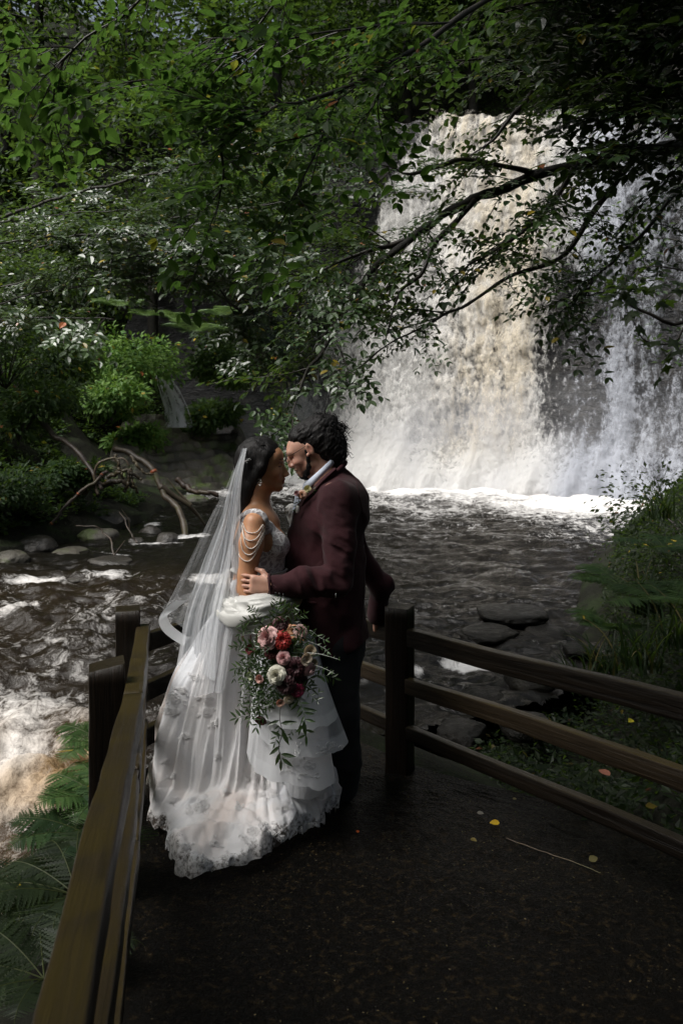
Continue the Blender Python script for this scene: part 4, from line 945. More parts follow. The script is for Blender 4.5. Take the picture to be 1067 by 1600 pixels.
def bodice():
    f = Field(frange((-0.56, -0.16, 0.0036)), frange((3.34, 3.70, 0.0036)), frange((0.52, 0.98, 0.0036)))
    bride_torso(f); f.v -= 0.006
    x, y, z = np.meshgrid(*f.ax, indexing='ij', sparse=True)
    px = x / 3.46 * F + CX; py = HY - (z - EYE) / 3.46 * F
    neck = np.interp(px.ravel(), [350, 364, 378, 396, 406, 413, 454, 470], [818, 812, 800, 795, 798, 803, 829, 838]).reshape(px.shape)
    vdrop = np.interp(np.abs(y - BY).ravel(), [0, 0.06, 0.10, 0.2], [50, 22, 2, 0]).reshape(y.shape) * (px > 399) + np.interp(np.abs(y - BY).ravel(), [0, 0.07, 0.10, 0.2], [60, 35, 0, 0]).reshape(y.shape) * (px <= 399)
    reg = (neck + vdrop - py) * 0.0027
    arm = 1.0
    f.v = np.maximum(f.v, reg); f.v = np.maximum(f.v, (py - 893) * 0.0027)
    # keep the armhole open: a scoop behind the near arm
    f.ell(P(415, 846, 3.38), (0.030, 0.05, 0.052), 0, 0.004, 'sub')
    V, Q = f.mesh(); V = relax(V, Q, 1, 0.3); o = mesh_np('bodice', V, Q, M['lace']); local(o, bB); BM = np.minimum(BODY_MAP, front_map(V))
    # strap edging round the shoulder and ribbon belt
    mb = MB()
    p2 = smooth_path([(371, 868), (365, 845), (365, 828), (370, 814), (382, 803), (396, 799), (408, 802.5), (414.5, 811), (417, 822), (417, 834)], 60)
    pts = np.array([on_front(BM, q[0], q[1], 0.003, 3.42) for q in p2]); pts[:, 1] = np.convolve(np.pad(pts[:, 1], 4, mode='edge'), np.ones(9) / 9, 'valid')
    mb.tube(pts, 0.0135, 10, flat=0.45)
    mb.build('shoulder_strap', M['lace'], bB)
    mb = MB(); a = np.linspace(0, 2 * math.pi, 60); c = B_(405, 889); mb.tube(np.stack([c[0] + 0.121 * np.cos(a), c[1] + 0.121 * np.sin(a), c[2] + 0 * a], 1), 0.007, 6, cap=False, flat=0.5); mb.build('belt', M['satin'], bB)
    # swags of pearls over the bare shoulder
    r = np.random.default_rng(2)
    swags = [((379, 817), (386, 831), (401, 831.5), (411, 820)), ((378, 820), (384, 842), (400, 842), (413, 822)), ((377, 822), (385, 853), (399, 854), (414, 826)), ((374, 828), (380, 861), (396, 864), (414.5, 830)), ((370, 835), (373, 867), (392, 875), (415, 834))]
    for k, sw in enumerate(swags):
        p2 = smooth_path([(q[0], q[1]) for q in sw], 46); pts = np.array([on_front(BM, q[0], q[1], 0.0035, 3.34) for q in p2]); pts[:, 1] = np.convolve(np.pad(pts[:, 1], 3, mode='edge'), np.ones(7) / 7, 'valid'); mb = MB()
        mb.tube(pts, 0.0012, 5)
        for p in pts:
            mb.tube([p - [0, 0, 0.0022], p - [0, 0, 0.0012], p + [0, 0, 0.0012], p + [0, 0, 0.0022]], [0.0009, 0.0023, 0.0023, 0.0009], 6)
        mb.build('pearl_strand', M['pearl'], bB)
    # earring, hair comb
    mb = MB()
    for i in range(26):
        p = P(407 + r.normal() * 1.6, 751 + r.uniform(-3, 8), 3.438); s = r.uniform(0.002, 0.004); mb.box(p, (s, s, s * 1.3), bev=s * 0.3)
    mb.build('earring', M['crystal'], bB)
    mb = MB()
    for i in range(44):
        t = r.random(); p = P(374 + 16 * t + r.normal() * 1.0, 729 - 13 * t + r.normal() * 2.2, 3.428 - 0.012 * math.sin(t * 3)); s = r.uniform(0.0025, 0.005); mb.box(p, (s, s * .6, s * 1.2), bev=s * 0.25)
    mb.tube([P(374, 730, 3.436), P(382, 722, 3.428), P(391, 716, 3.432)], 0.0014, 5)
    mb.build('hair_comb', M['crystal'], bB)
bodice()
# ------------------------------------------------------------------ wooden rail fence round the viewpoint
def wood_mat(name, stops, green=0.0, rough=0.3, rough2=0.5):
    m, nt, b = new_mat(name); tc = N(nt, 'ShaderNodeAttribute', attribute_name='col')   # col = along, across, id : grain coordinates
    mp = N(nt, 'ShaderNodeMapping'); mp.inputs['Scale'].default_value = (2.5, 60, 20); nt.links.new(tc.outputs['Vector'], mp.inputs['Vector'])
    b.inputs['Specular IOR Level'].default_value = 0.25
    n = N(nt, 'ShaderNodeTexNoise', Scale=1.0, Detail=7, Roughness=0.65, Distortion=0.8); nt.links.new(mp.outputs[0], n.inputs['Vector'])
    v = coords(nt); n3 = N(nt, 'ShaderNodeTexNoise', Scale=5, Detail=5, Roughness=0.65); nt.links.new(v, n3.inputs['Vector'])
    c = ramp(nt, n.outputs[0], stops); moss = ramp(nt, n3.outputs[0], [(0.42, 0.0), (0.62, 1.0)])
    geo = N(nt, 'ShaderNodeNewGeometry'); sp = N(nt, 'ShaderNodeSeparateXYZ'); nt.links.new(geo.outputs['Normal'], sp.inputs[0])
    up = N(nt, 'ShaderNodeMapRange'); up.inputs[1].default_value = 0.4; up.inputs[2].default_value = 0.9; up.inputs[4].default_value = green; nt.links.new(sp.outputs[2], up.inputs[0])
    ml = N(nt, 'ShaderNodeMath', operation='MULTIPLY'); nt.links.new(moss, ml.inputs[0]); nt.links.new(up.outputs[0], ml.inputs[1])
    ad = N(nt, 'ShaderNodeMath', operation='MULTIPLY_ADD'); nt.links.new(up.outputs[0], ad.inputs[0]); ad.inputs[1].default_value = 0.35; nt.links.new(ml.outputs[0], ad.inputs[2]); ad.use_clamp = True
    mx = N(nt, 'ShaderNodeMix', data_type='RGBA'); nt.links.new(ad.outputs[0], mx.inputs[0]); nt.links.new(c, mx.inputs[6]); mx.inputs[7].default_value = (0.034, 0.024, 0.006, 1)
    nt.links.new(mx.outputs[2], b.inputs['Base Color']); rr = N(nt, 'ShaderNodeMapRange'); rr.inputs[3].default_value = rough; rr.inputs[4].default_value = rough2; nt.links.new(n3.outputs[0], rr.inputs[0]); nt.links.new(rr.outputs[0], b.inputs['Roughness'])
    bp = N(nt, 'ShaderNodeBump', Strength=0.9, Distance=0.007); nt.links.new(n.outputs[0], bp.inputs['Height']); nt.links.new(bp.outputs[0], b.inputs['Normal'])
    return m
M['rail'] = wood_mat('mossy_rail_wood', [(0.3, (0.010, 0.007, 0.004)), (0.7, (0.034, 0.024, 0.014))], green=1.0)
M['rail2'] = wood_mat('wet_rail_wood', [(0.3, (0.003, 0.0023, 0.0016)), (0.7, (0.012, 0.0085, 0.0055))], green=0.35)
M['post'] = wood_mat('post_wood', [(0.3, (0.005, 0.004, 0.003)), (0.7, (0.018, 0.012, 0.008))], green=0.3)
_bid = [0]
def board(name, a, b, w, h, mat, parent, seg=26, wob=0.004, side=None, slant=None):
    """sawn timber from a to b (top centre line at a,b), w across, h down; worn rounded arrises"""
    a = np.array(a, float); b = np.array(b, float); d = b - a; L = np.linalg.norm(d); d /= L; _bid[0] += 1; sd = _bid[0]
    vert = abs(d[2]) > 0.7
    s = np.array(side, float) if side is not None else np.cross(d, (0, 0, 1)); s -= d * (s @ d); s /= np.linalg.norm(s); u = np.cross(s, d)
    if not vert and u[2] < 0: u = -u
    # cross-section, clockwise rounded rectangle
    c = 0.006; hw, hh = w / 2, h / 2; sec = []
    for sx, sy in ((1, 1), (-1, 1), (-1, -1), (1, -1)):
        for k in range(3):
            an = math.atan2(sy, sx) + (k - 1) * math.pi / 4.2
            sec.append((sx * (hw - c) + c * math.cos(an), sy * (hh - c) + c * math.sin(an)))
    # densify faces
    S2 = []
    for i in range(len(sec)):
        p, q = np.array(sec[i]), np.array(sec[(i + 1) % len(sec)]); S2.append(p)
        if np.linalg.norm(q - p) > 0.02:
            for k in range(1, 4): S2.append(p + (q - p) * k / 4)
    S2 = np.array(S2); m = len(S2); V = []; C = []
    cen = (np.zeros(3) if vert else -u * hh)
    for i in range(seg + 1):
        t = i / seg; p = a + d * L * t + cen
        wb = wob * (vnoise(t * L * 1.6, sd, 0, 4) * s + vnoise(t * L * 1.6, sd, 5, 4) * u)
        q = S2 * (1 + 0.012 * float(vnoise(t * L * 3, sd, 9, 4)))
        dent = 0.0035 * vnoise(S2[:, 0] * 60, S2[:, 1] * 60 + sd, t * L * 9, 8)
        P3 = p + wb + q[:, :1] * s + q[:, 1:] * u + dent[:, None] * (s * np.sign(q[:, :1]))
        if slant is not None and i == seg: P3 = P3 + d * (slant * q[:, :1])
        V.append(P3); C.append(np.stack([np.full(m, t * L), S2[:, 0] + S2[:, 1], np.full(m, sd * 0.37)], 1))
    V = np.array(V).reshape(-1, 3); C = np.array(C).reshape(-1, 3)
    i, j = np.meshgrid(np.arange(seg), np.arange(m), indexing='ij'); i = i.ravel(); j = j.ravel(); j2 = (j + 1) % m
    Qf = np.stack([i * m + j, (i + 1) * m + j, (i + 1) * m + j2, i * m + j2], 1)
    k = np.arange(m); k2 = (k + 1) % m; n0 = len(V)
    V = np.vstack([V, V[:m].mean(0), V[-m:].mean(0)]); C = np.vstack([C, C[0], C[-1]])
    T = np.vstack([np.stack([np.full(m, n0), k, k2], 1), np.stack([np.full(m, n0 + 1), seg * m + k2, seg * m + k], 1)])
    o = mesh_np(name, V, [Qf, T], mat, smooth=False, cols=C)
    me = o.data; me.polygons.foreach_set('use_smooth', np.r_[np.ones(len(Qf), bool), np.zeros(len(T), bool)])
    mod = None
    local(o, parent); return o
fence = empty('wooden_fence', (-0.6, 5.4, ground_z(5.4)), 'dark wet post and rail fence around the riverside viewpoint', 'fence')
def pd(px, d, Y): return np.array([(px - CX) / F * Y, Y, ground_z(Y) + EYE - d])      # d below the plane through the lens, parallel to the path
def at(x, Y, d): return np.array([x, Y, ground_z(Y) + EYE - d])
# right-hand run: three rails, straight past the corner post to the far apex
def xr_(Y): return 0.345 + 0.605 * (3.87 - Y)
apex = 5.25
for d, h, mt in ((0.652, 0.085, 'rail2'), (0.886, 0.075, 'rail'), (1.118, 0.065, 'rail2')):
    board('rail', at(xr_(1.2), 1.2, d), at(xr_(apex + 0.05), apex + 0.05, d), 0.045 if d > 0.7 else 0.05, h, M[mt], fence, 40, 0.006)
# left-hand run bends at the joint behind the near post
def xl1(Y): return -0.140 - 0.200 * Y
JY = 2.54
jx = -0.665; ex = -0.975
for d, h in ((0.63, 0.085), (0.87, 0.08), (1.10, 0.07)):
    board('rail', at(xl1(0.25) , 0.25, d), at(jx, JY, d), 0.062 if d < 0.7 else 0.045, h, M['rail'], fence, 40, 0.006)
    board('rail', at(jx - 0.004, JY + 0.006, d + 0.001), at(ex, 3.93, d), 0.062 if d < 0.7 else 0.045, h, M['rail'], fence, 24, 0.004)
    board('rail', at(ex - 0.01, 3.97, d + 0.06), at(-0.60, apex + 0.1, d + 0.06), 0.045, 0.09, M['rail2'], fence, 24, 0.004)
def post(x, Y, d, w, dp, yaw, slant=0, mat='post'):
    a = at(x, Y, 1.37 + 0.25); b = at(x, Y, d); b[0] = x
    board('post', a, b, w, dp, M[mat], fence, 20, 0.002, side=(math.cos(yaw), math.sin(yaw), 0), slant=slant)
post(0.288, 3.95, 0.545, 0.118, 0.11, -0.45, 0.0)
post(-1.045, 3.90, 0.55, 0.115, 0.12, 0.25)
post(-0.80, 2.72, 0.572, 0.115, 0.10, 0.30, slant=0.18)
post(-0.59, 5.32, 0.55, 0.11, 0.11, 0.6)
post(1.42, 2.20, 0.545, 0.118, 0.11, -0.5)
# ------------------------------------------------------------------ skirt and train
def gown_mat(name):
    m, nt, b = new_mat(name); v = coords(nt, (1, 1, 0.35)); vv = coords(nt)
    n = N(nt, 'ShaderNodeTexNoise', Scale=3.2, Detail=5, Distortion=0.6); nt.links.new(v, n.inputs['Vector'])
    c = ramp(nt, n.outputs[0], [(0.38, (0.76, 0.775, 0.81)), (0.52, (0.84, 0.82, 0.82)), (0.66, (0.80, 0.71, 0.67))])
    dirt = N(nt, 'ShaderNodeAttribute', attribute_name='dirt'); nd = N(nt, 'ShaderNodeTexNoise', Scale=60, Detail=6, Roughness=0.7); nt.links.new(vv, nd.inputs['Vector'])
    ma = N(nt, 'ShaderNodeMath', operation='ADD'); nt.links.new(dirt.outputs['Fac'], ma.inputs[0]); nt.links.new(nd.outputs[0], ma.inputs[1])
    mr = N(nt, 'ShaderNodeMapRange'); mr.inputs[1].default_value = 0.86; mr.inputs[2].default_value = 1.05; nt.links.new(ma.outputs[0], mr.inputs[0])
    mx = N(nt, 'ShaderNodeMix', data_type='RGBA'); nt.links.new(mr.outputs[0], mx.inputs[0]); nt.links.new(c, mx.inputs[6]); mx.inputs[7].default_value = (0.06, 0.045, 0.035, 1)
    nt.links.new(mx.outputs[2], b.inputs['Base Color']); b.inputs['Roughness'].default_value = 0.6; b.inputs['Sheen Weight'].default_value = 0.35; b.inputs['Specular IOR Level'].default_value = 0.3
    n2 = N(nt, 'ShaderNodeTexNoise', Scale=24, Detail=7, Roughness=0.7, Distortion=0.8); nt.links.new(vv, n2.inputs['Vector'])
    bp = N(nt, 'ShaderNodeBump', Strength=0.35, Distance=0.012); nt.links.new(n2.outputs[0], bp.inputs['Height']); nt.links.new(bp.outputs[0], b.inputs['Normal'])
    tl = N(nt, 'ShaderNodeBsdfTranslucent'); nt.links.new(mx.outputs[2], tl.inputs['Color']); ms = N(nt, 'ShaderNodeMixShader'); ms.inputs[0].default_value = 0.25
    nt.links.new(b.outputs[0], ms.inputs[1]); nt.links.new(tl.outputs[0], ms.inputs[2]); nt.links.new(ms.outputs[0], nt.nodes['Material Output'].inputs['Surface'])
    return m
def tulle_mat(name, alpha, col=(0.78, 0.80, 0.83)):
    m, nt, b = new_mat(name); v = coords(nt)
    at = N(nt, 'ShaderNodeAttribute', attribute_name='dens')
    n = N(nt, 'ShaderNodeTexNoise', Scale=420, Detail=2); nt.links.new(v, n.inputs['Vector'])
    s = N(nt, 'ShaderNodeMath', operation='MULTIPLY_ADD'); nt.links.new(n.outputs[0], s.inputs[0]); s.inputs[1].default_value = 0.3; s.inputs[2].default_value = 0.85
    k = N(nt, 'ShaderNodeMath', operation='MULTIPLY'); nt.links.new(s.outputs[0], k.inputs[0]); nt.links.new(at.outputs['Fac'], k.inputs[1]); k.use_clamp = True
    b.inputs['Base Color'].default_value = (*col, 1); b.inputs['Roughness'].default_value = 0.6
    tl = N(nt, 'ShaderNodeBsdfTranslucent'); tl.inputs['Color'].default_value = (*col, 1); m1 = N(nt, 'ShaderNodeMixShader'); m1.inputs[0].default_value = 0.45
    nt.links.new(b.outputs[0], m1.inputs[1]); nt.links.new(tl.outputs[0], m1.inputs[2])
    tr = N(nt, 'ShaderNodeBsdfTransparent'); ms = N(nt, 'ShaderNodeMixShader'); nt.links.new(k.outputs[0], ms.inputs[0]); nt.links.new(tr.outputs[0], ms.inputs[1]); nt.links.new(m1.outputs[0], ms.inputs[2])
    nt.links.new(ms.outputs[0], nt.nodes['Material Output'].inputs['Surface'])
    return m
M['gown'] = gown_mat('gown_tulle_over_satin'); M['tulle'] = tulle_mat('veil_tulle', 0.4)
WC = np.array([-0.355, 3.50])
OUT = np.array([(0.02, 3.62), (-0.05, 3.44), (-0.075, 3.33), (-0.055, 3.235), (-0.12, 3.19), (-0.22, 3.08), (-0.26, 2.98), (-0.30, 2.88), (-0.40, 2.80), (-0.52, 2.82), (-0.61, 2.95), (-0.70, 3.12), (-0.80, 3.42), (-0.86, 3.75), (-0.66, 4.02), (-0.35, 4.0), (-0.08, 3.85)])
def outline_r(th):
    a = np.arctan2(OUT[:, 1] - WC[1], OUT[:, 0] - WC[0]); r = np.hypot(OUT[:, 0] - WC[0], OUT[:, 1] - WC[1]); o = np.argsort(a); a = a[o]; r = r[o]
    a = np.concatenate([a - 2 * np.pi, a, a + 2 * np.pi]); r = np.tile(r, 3)
    return np.interp((th + np.pi) % (2 * np.pi) - np.pi, a, r)
def skirt():
    nT, nV = 560, 260
    th = np.linspace(0, 2 * np.pi, nT, endpoint=False)[:, None]; v = np.linspace(0, 1, nV)[None, :]
    ct, st = np.cos(th), np.sin(th)
    # radii towards: right, far, left, near
    vk = [0, 0.10, 0.22, 0.40, 0.60, 0.80, 0.90]
    Rr = np.interp(v, vk, [0.105, 0.13, 0.17, 0.22, 0.27, 0.30, 0.33]); Rf = np.interp(v, vk, [0.115, 0.17, 0.22, 0.30, 0.36, 0.42, 0.45])
    Rl = np.interp(v, vk, [0.105, 0.165, 0.255, 0.375, 0.465, 0.475, 0.475]); Rn = np.interp(v, vk, [0.115, 0.17, 0.20, 0.225, 0.25, 0.31, 0.38])
    wr, wf, wl2, wn = np.maximum(ct, 0) ** 2, np.maximum(st, 0) ** 2, np.maximum(-ct, 0) ** 2, np.maximum(-st, 0) ** 2
    R = wr * Rr + wf * Rf + wl2 * Rl + wn * Rn
    k = sstep(0.78, 1.0, v); R = R * (1 - k) + outline_r(th) * k
    cxs, cys = np.interp(v, [0, 1], [-0.352, WC[0]]), 3.52 + (WC[1] - 3.52) * v
    wz = EYE - (890 - HY) / F * 3.52
    fold = fbm(ct * 3.3, st * 3.3, v * 0.7, 4, 101); fold2 = fbm(ct * 8 + 3, st * 8, v * 1.0, 3, 102)
    pl = np.abs(fbm(ct * 4.2 + 9, st * 4.2, v * 0.5, 2, 104))
    R = R + sstep(0.05, 0.5, v) * (0.12 * fold + 0.035 * fold2 - 0.05 * np.exp(-(pl / 0.10) ** 2) * sstep(1.0, 0.85, v)) * (1 - 0.35 * k)
    x = cxs + R * ct; y = cys + R * st
    gz = ground_z(y) + 0.012
    h0 = np.interp(v, [0, 0.80, 0.88, 0.95, 1.0], [1, 0.115, 0.055, 0.03, 0.004])
    z = gz + (wz - gz) * h0
    tr = sstep(0.70, 0.84, v)
    rid = 1 - 2 * np.abs(fbm(x * 4.2 + 0.3 * np.sin(y * 6), y * 4.2, 0, 4, 105)); rid2 = fbm(x * 11, y * 11, 0, 4, 106)
    z = z + tr * (0.075 * np.maximum(rid, -0.2) + 0.018 * rid2 + 0.02) * sstep(1.01, 0.96, v) * 1.0
    # frilled edge
    e = sstep(0.955, 1.0, v); z = z + e * (0.020 + 0.030 * fbm(ct * 14, st * 26, v * 3, 3, 107)); x = x + e * 0.02 * fbm(ct * 22, st * 22, 4, 2, 108); y = y + e * 0.02 * fbm(ct * 22, st * 22, 9, 2, 109)
    z = np.maximum(z, ground_z(y) + 0.006)
    # gathered crinkle of the tulle
    q = sstep(0.1, 0.3, v) * 0.006 * fbm(ct * 30, st * 30, v * 3, 2, 110); x = x + q * ct; y = y + q * st
    dirt = np.clip(sstep(0.86, 1.0, v) * 0.42 + 0.25 * sstep(0.1, 0.55, fbm(x * 5, y * 5, z * 5, 3, 111)) * sstep(0.5, 0.8, v), 0, 1)
    Vv = np.stack([x, y, z], 2)
    o = mesh_np('skirt', Vv.reshape(-1, 3), grid_faces(nT, nV, True), M['gown'], attrs={'dirt': dirt.ravel()}); local(o, bB)
    return Vv, o
SK, skirt_o = skirt()
# lace flowers sewn on the skirt: corded outlines that follow the cloth
SKM = front_map(SK.reshape(-1, 3))
def lace_flower(mbx, mp, px, py, R, seed, sq=0.8, cord=0.0013, leaves=2):
    r = np.random.default_rng(seed); ph = r.uniform(0, 6); k = r.integers(5, 8)
    def cordline(q, rad=cord):
        pts = np.array([on_front(mp, a, b, 0.003, 99) for a, b in q]); ok = pts[:, 1] < 20
        if ok.sum() < 4: return
        pts = pts[ok]; med = np.median(pts[:, 1]); pts = pts[np.abs(pts[:, 1] - med) < 0.06]
        if len(pts) < 4: return
        pts[1:-1, 1] = (pts[:-2, 1] + pts[1:-1, 1] + pts[2:, 1]) / 3; mbx.tube(pts, rad, 4, cap=False, flat=.6)
    t = np.linspace(0, 1, 13)
    for ring, (r0, r1) in enumerate(((.12, .55), (.4, 1.0))):
        for i in range(k):
            a = ph + 6.283 * (i + .5 * ring) / k; w = 3.14 / k * 1.05
            an = a + w * np.sin(2 * np.pi * t); rr = R * (r0 + (r1 - r0) * np.sin(np.pi * t) ** .7) * r.uniform(.85, 1.1)
            cordline(np.stack([px + rr * np.cos(an), py + sq * rr * np.sin(an)], 1))
            if ring: cordline(np.stack([px + R * (.4 + .45 * t) * math.cos(a), py + sq * R * (.4 + .45 * t) * math.sin(a)], 1), cord * .7)
    for i in range(leaves):
        a = r.uniform(0, 6.28); cx, cy = px + R * 1.25 * math.cos(a), py + sq * R * 1.25 * math.sin(a); b = a + r.uniform(-.8, .8)
        for sg in (-1, 1):
            u = R * .9 * t; v = sg * R * .25 * np.sin(np.pi * t); cordline(np.stack([cx + u * math.cos(b) - v * math.sin(b), cy + sq * (u * math.sin(b) + v * math.cos(b))], 1))
LACE = []
for k, a in enumerate([(270, 1090, 13), (259, 1108, 9), (285, 1078, 7), (275, 1112, 6), (326, 1092, 10), (322, 1112, 8), (334, 1130, 6), (305, 1058, 7), (310, 1262, 9), (296, 1268, 7), (322, 1258, 6), (398, 1212, 8), (412, 1226, 9), (425, 1238, 9), (408, 1240, 6), (395, 1298, 10), (412, 1290, 10), (424, 1302, 7), (380, 1308, 7),
        (485, 1290, 7), (474, 1296, 6), (445, 1262, 7), (270, 1212, 6), (262, 1190, 6), (335, 1318, 8), (290, 1322, 8), (352, 1340, 7), (290, 1150, 6), (352, 1235, 5), (372, 1262, 6), (340, 1180, 5), (268, 1250, 6), (440, 1310, 7), (315, 1345, 7)]):
    mbx = MB(); lace_flower(mbx, SKM, *a, 200 + k)
    if mbx.V: LACE.append(mbx)
m_, nt_, b_ = new_mat('lace_thread'); b_.inputs['Base Color'].default_value = (0.80, 0.79, 0.79, 1); b_.inputs['Roughness'].default_value = 0.45; M['thread'] = m_
for q in LACE: q.build('lace_flower', M['thread'], bB)
# stiff-edged flounces on the side by the groom, and the torn under-tulle
FLS = []
def flounce(name, top, bot, dens=0.8, nU=140, nW=40, amp=0.012, seed=1, mat='tulle', band=0.12):
    t = smooth_path(top, nU); b = smooth_path(bot, nU); w = np.linspace(0, 1, nW)[None, :, None]
    c = t[:, None] * (1 - w) + b[:, None] * w
    c = c + np.array([0, -1, 0]) * (0.05 * np.sin(w * math.pi * 0.5) * (1 - w * 0.4))
    u = np.linspace(0, 1, nU)[:, None]; ww = w[..., 0]
    d = amp * ww * fbm(u * 9, ww * 0.8, seed, 3, 120 + seed); c[..., 1] += d * 1.4; c[..., 2] += d * 0.7; c[..., 0] += d * 0.5
    de = dens * (1 + 0.25 * fbm(u * 14, ww * 2, seed, 3, 130 + seed)); de = de + 0.35 * sstep(1 - band, 1 - band + 0.02, ww) + 0 * de
    o = mesh_np(name, c.reshape(-1, 3), grid_faces(nU, nW), M[mat], attrs={'dens': de.ravel(), 'dirt': (0 * de).ravel()}); local(o, bB); FLS.append(c.reshape(-1, 3)); return c
M['flounce'] = tulle_mat('flounce_tulle', 0.8, (0.78, 0.79, 0.81))
top_ = [P(405, 985, 3.30), P(440, 975, 3.25), P(475, 985, 3.34), P(495, 1000, 3.5)]
flounce('flounce', top_, [P(388, 1170, 3.14), P(402, 1200, 3.10), P(440, 1218, 3.05), P(485, 1227, 3.08), P(522, 1219, 3.22), P(520, 1195, 3.44)], 0.93, seed=3, mat='flounce', band=0.09)
flounce('flounce', top_, [P(396, 1130, 3.12), P(430, 1165, 3.06), P(475, 1178, 3.07), P(515, 1172, 3.16), P(543, 1157, 3.30), P(528, 1135, 3.48)], 0.45, seed=2, mat='flounce')
flounce('flounce', top_, [P(394, 1098, 3.14), P(430, 1128, 3.06), P(470, 1138, 3.06), P(505, 1130, 3.12), P(527, 1116, 3.24), P(515, 1098, 3.42)], 0.42, seed=1, mat='flounce')
flounce('under_skirt', [P(440, 1170, 3.3), P(470, 1170, 3.25), P(500, 1170, 3.3), P(512, 1170, 3.4)], [P(430, 1232, 3.30), P(455, 1240, 3.22), P(480, 1242, 3.2), P(505, 1236, 3.28), P(508, 1228, 3.4)], 1.0, seed=5, mat='flounce', band=0.2)
flounce('torn_tulle', [P(440, 1205, 3.32), P(470, 1205, 3.28), P(500, 1205, 3.34), P(520, 1210, 3.45)], [P(440, 1258, 3.38), P(470, 1266, 3.30), P(505, 1258, 3.34), P(528, 1246, 3.42), P(526, 1225, 3.5)], 0.22, seed=6, band=0.05, amp=0.03)
FLM = front_map(np.vstack(FLS))   # big lace flower on the flounce
for k, a in enumerate([(466, 1182, 15), (484, 1196, 10), (452, 1200, 9), (476, 1208, 8), (519, 1164, 9), (505, 1172, 7), (440, 1186, 7), (496, 1212, 6)]):
    mbx = MB(); lace_flower(mbx, FLM, *a, 260 + k, cord=0.0016, leaves=3)
    if mbx.V: mbx.build('lace_flower', M['thread'], bB)

# ------------------------------------------------------------------ satin wrap over the forearm
def wrap(name, path, ra, rb, seed, n=110, m=64, amp=0.016):
    pts = smooth_path(path, n); T = np.gradient(pts, axis=0); T /= np.linalg.norm(T, axis=1)[:, None]
    up = np.array([0, 0, 1.0]); Nn = up - T * (T @ up)[:, None]; Nn /= np.linalg.norm(Nn, axis=1)[:, None]; Bn = np.cross(T, Nn)
    s = np.linspace(0, 1, n)[:, None]; a = np.linspace(0, 2 * np.pi, m, endpoint=False)[None, :]
    A = np.interp(s, np.linspace(0, 1, len(ra)), ra); Bq = np.interp(s, np.linspace(0, 1, len(rb)), rb)
    fo = np.abs(fbm(s * 2.2, np.cos(a) * 1.5 + a * 0, np.sin(a) * 2.8, 3, seed)); ph1 = (a / (2 * np.pi) * 5 + 1.3 * s + 1.6 * fo) % 1.0; ph2 = (a / (2 * np.pi) * 3 - 2.2 * s + 2.2 * fo) % 1.0; k = 1.08 - 0.30 * np.exp(-((ph1 - .5) / .13) ** 2) * np.sin(np.pi * np.clip(s * 1.1, 0, 1)) - 0.20 * np.exp(-((ph2 - .5) / .12) ** 2) + 0.05 * np.sin(3 * a + 6 * s) + 0.5 * amp * fbm(s * 8, np.cos(a) * 4, np.sin(a) * 4, 2, seed + 3)
    V = pts[:, None] + Nn[:, None] * (A * k * np.cos(a))[..., None] + Bn[:, None] * (Bq * k * np.sin(a))[..., None]
    o = mesh_np(name, V.reshape(-1, 3), [(lambda q: q)(np.stack([(i * m + j).ravel(), (i * m + (j + 1) % m).ravel(), ((i + 1) * m + (j + 1) % m).ravel(), ((i + 1) * m + j).ravel()], 1)) for i, j in [np.meshgrid(np.arange(n - 1), np.arange(m), indexing='ij')]], M['satin']); local(o, bB)
wrap('satin_wrap', [P(356, 892, 3.62), P(350, 915, 3.52), P(352, 945, 3.38), P(376, 962, 3.27), P(405, 955, 3.22), P(432, 946, 3.26), P(455, 938, 3.36), P(470, 925, 3.5)], [0.01, 0.03, 0.055, 0.078, 0.066, 0.050, 0.040, 0.02], [0.012, 0.03, 0.05, 0.06, 0.055, 0.045, 0.04, 0.02], 140, amp=0.034)
wrap('satin_wrap', [P(446, 796, 3.66), P(456, 798, 3.66), P(462, 815, 3.64), P(462, 840, 3.62)], [0.012, 0.032, 0.034, 0.01], [0.02, 0.03, 0.03, 0.01], 150, 40, 32)

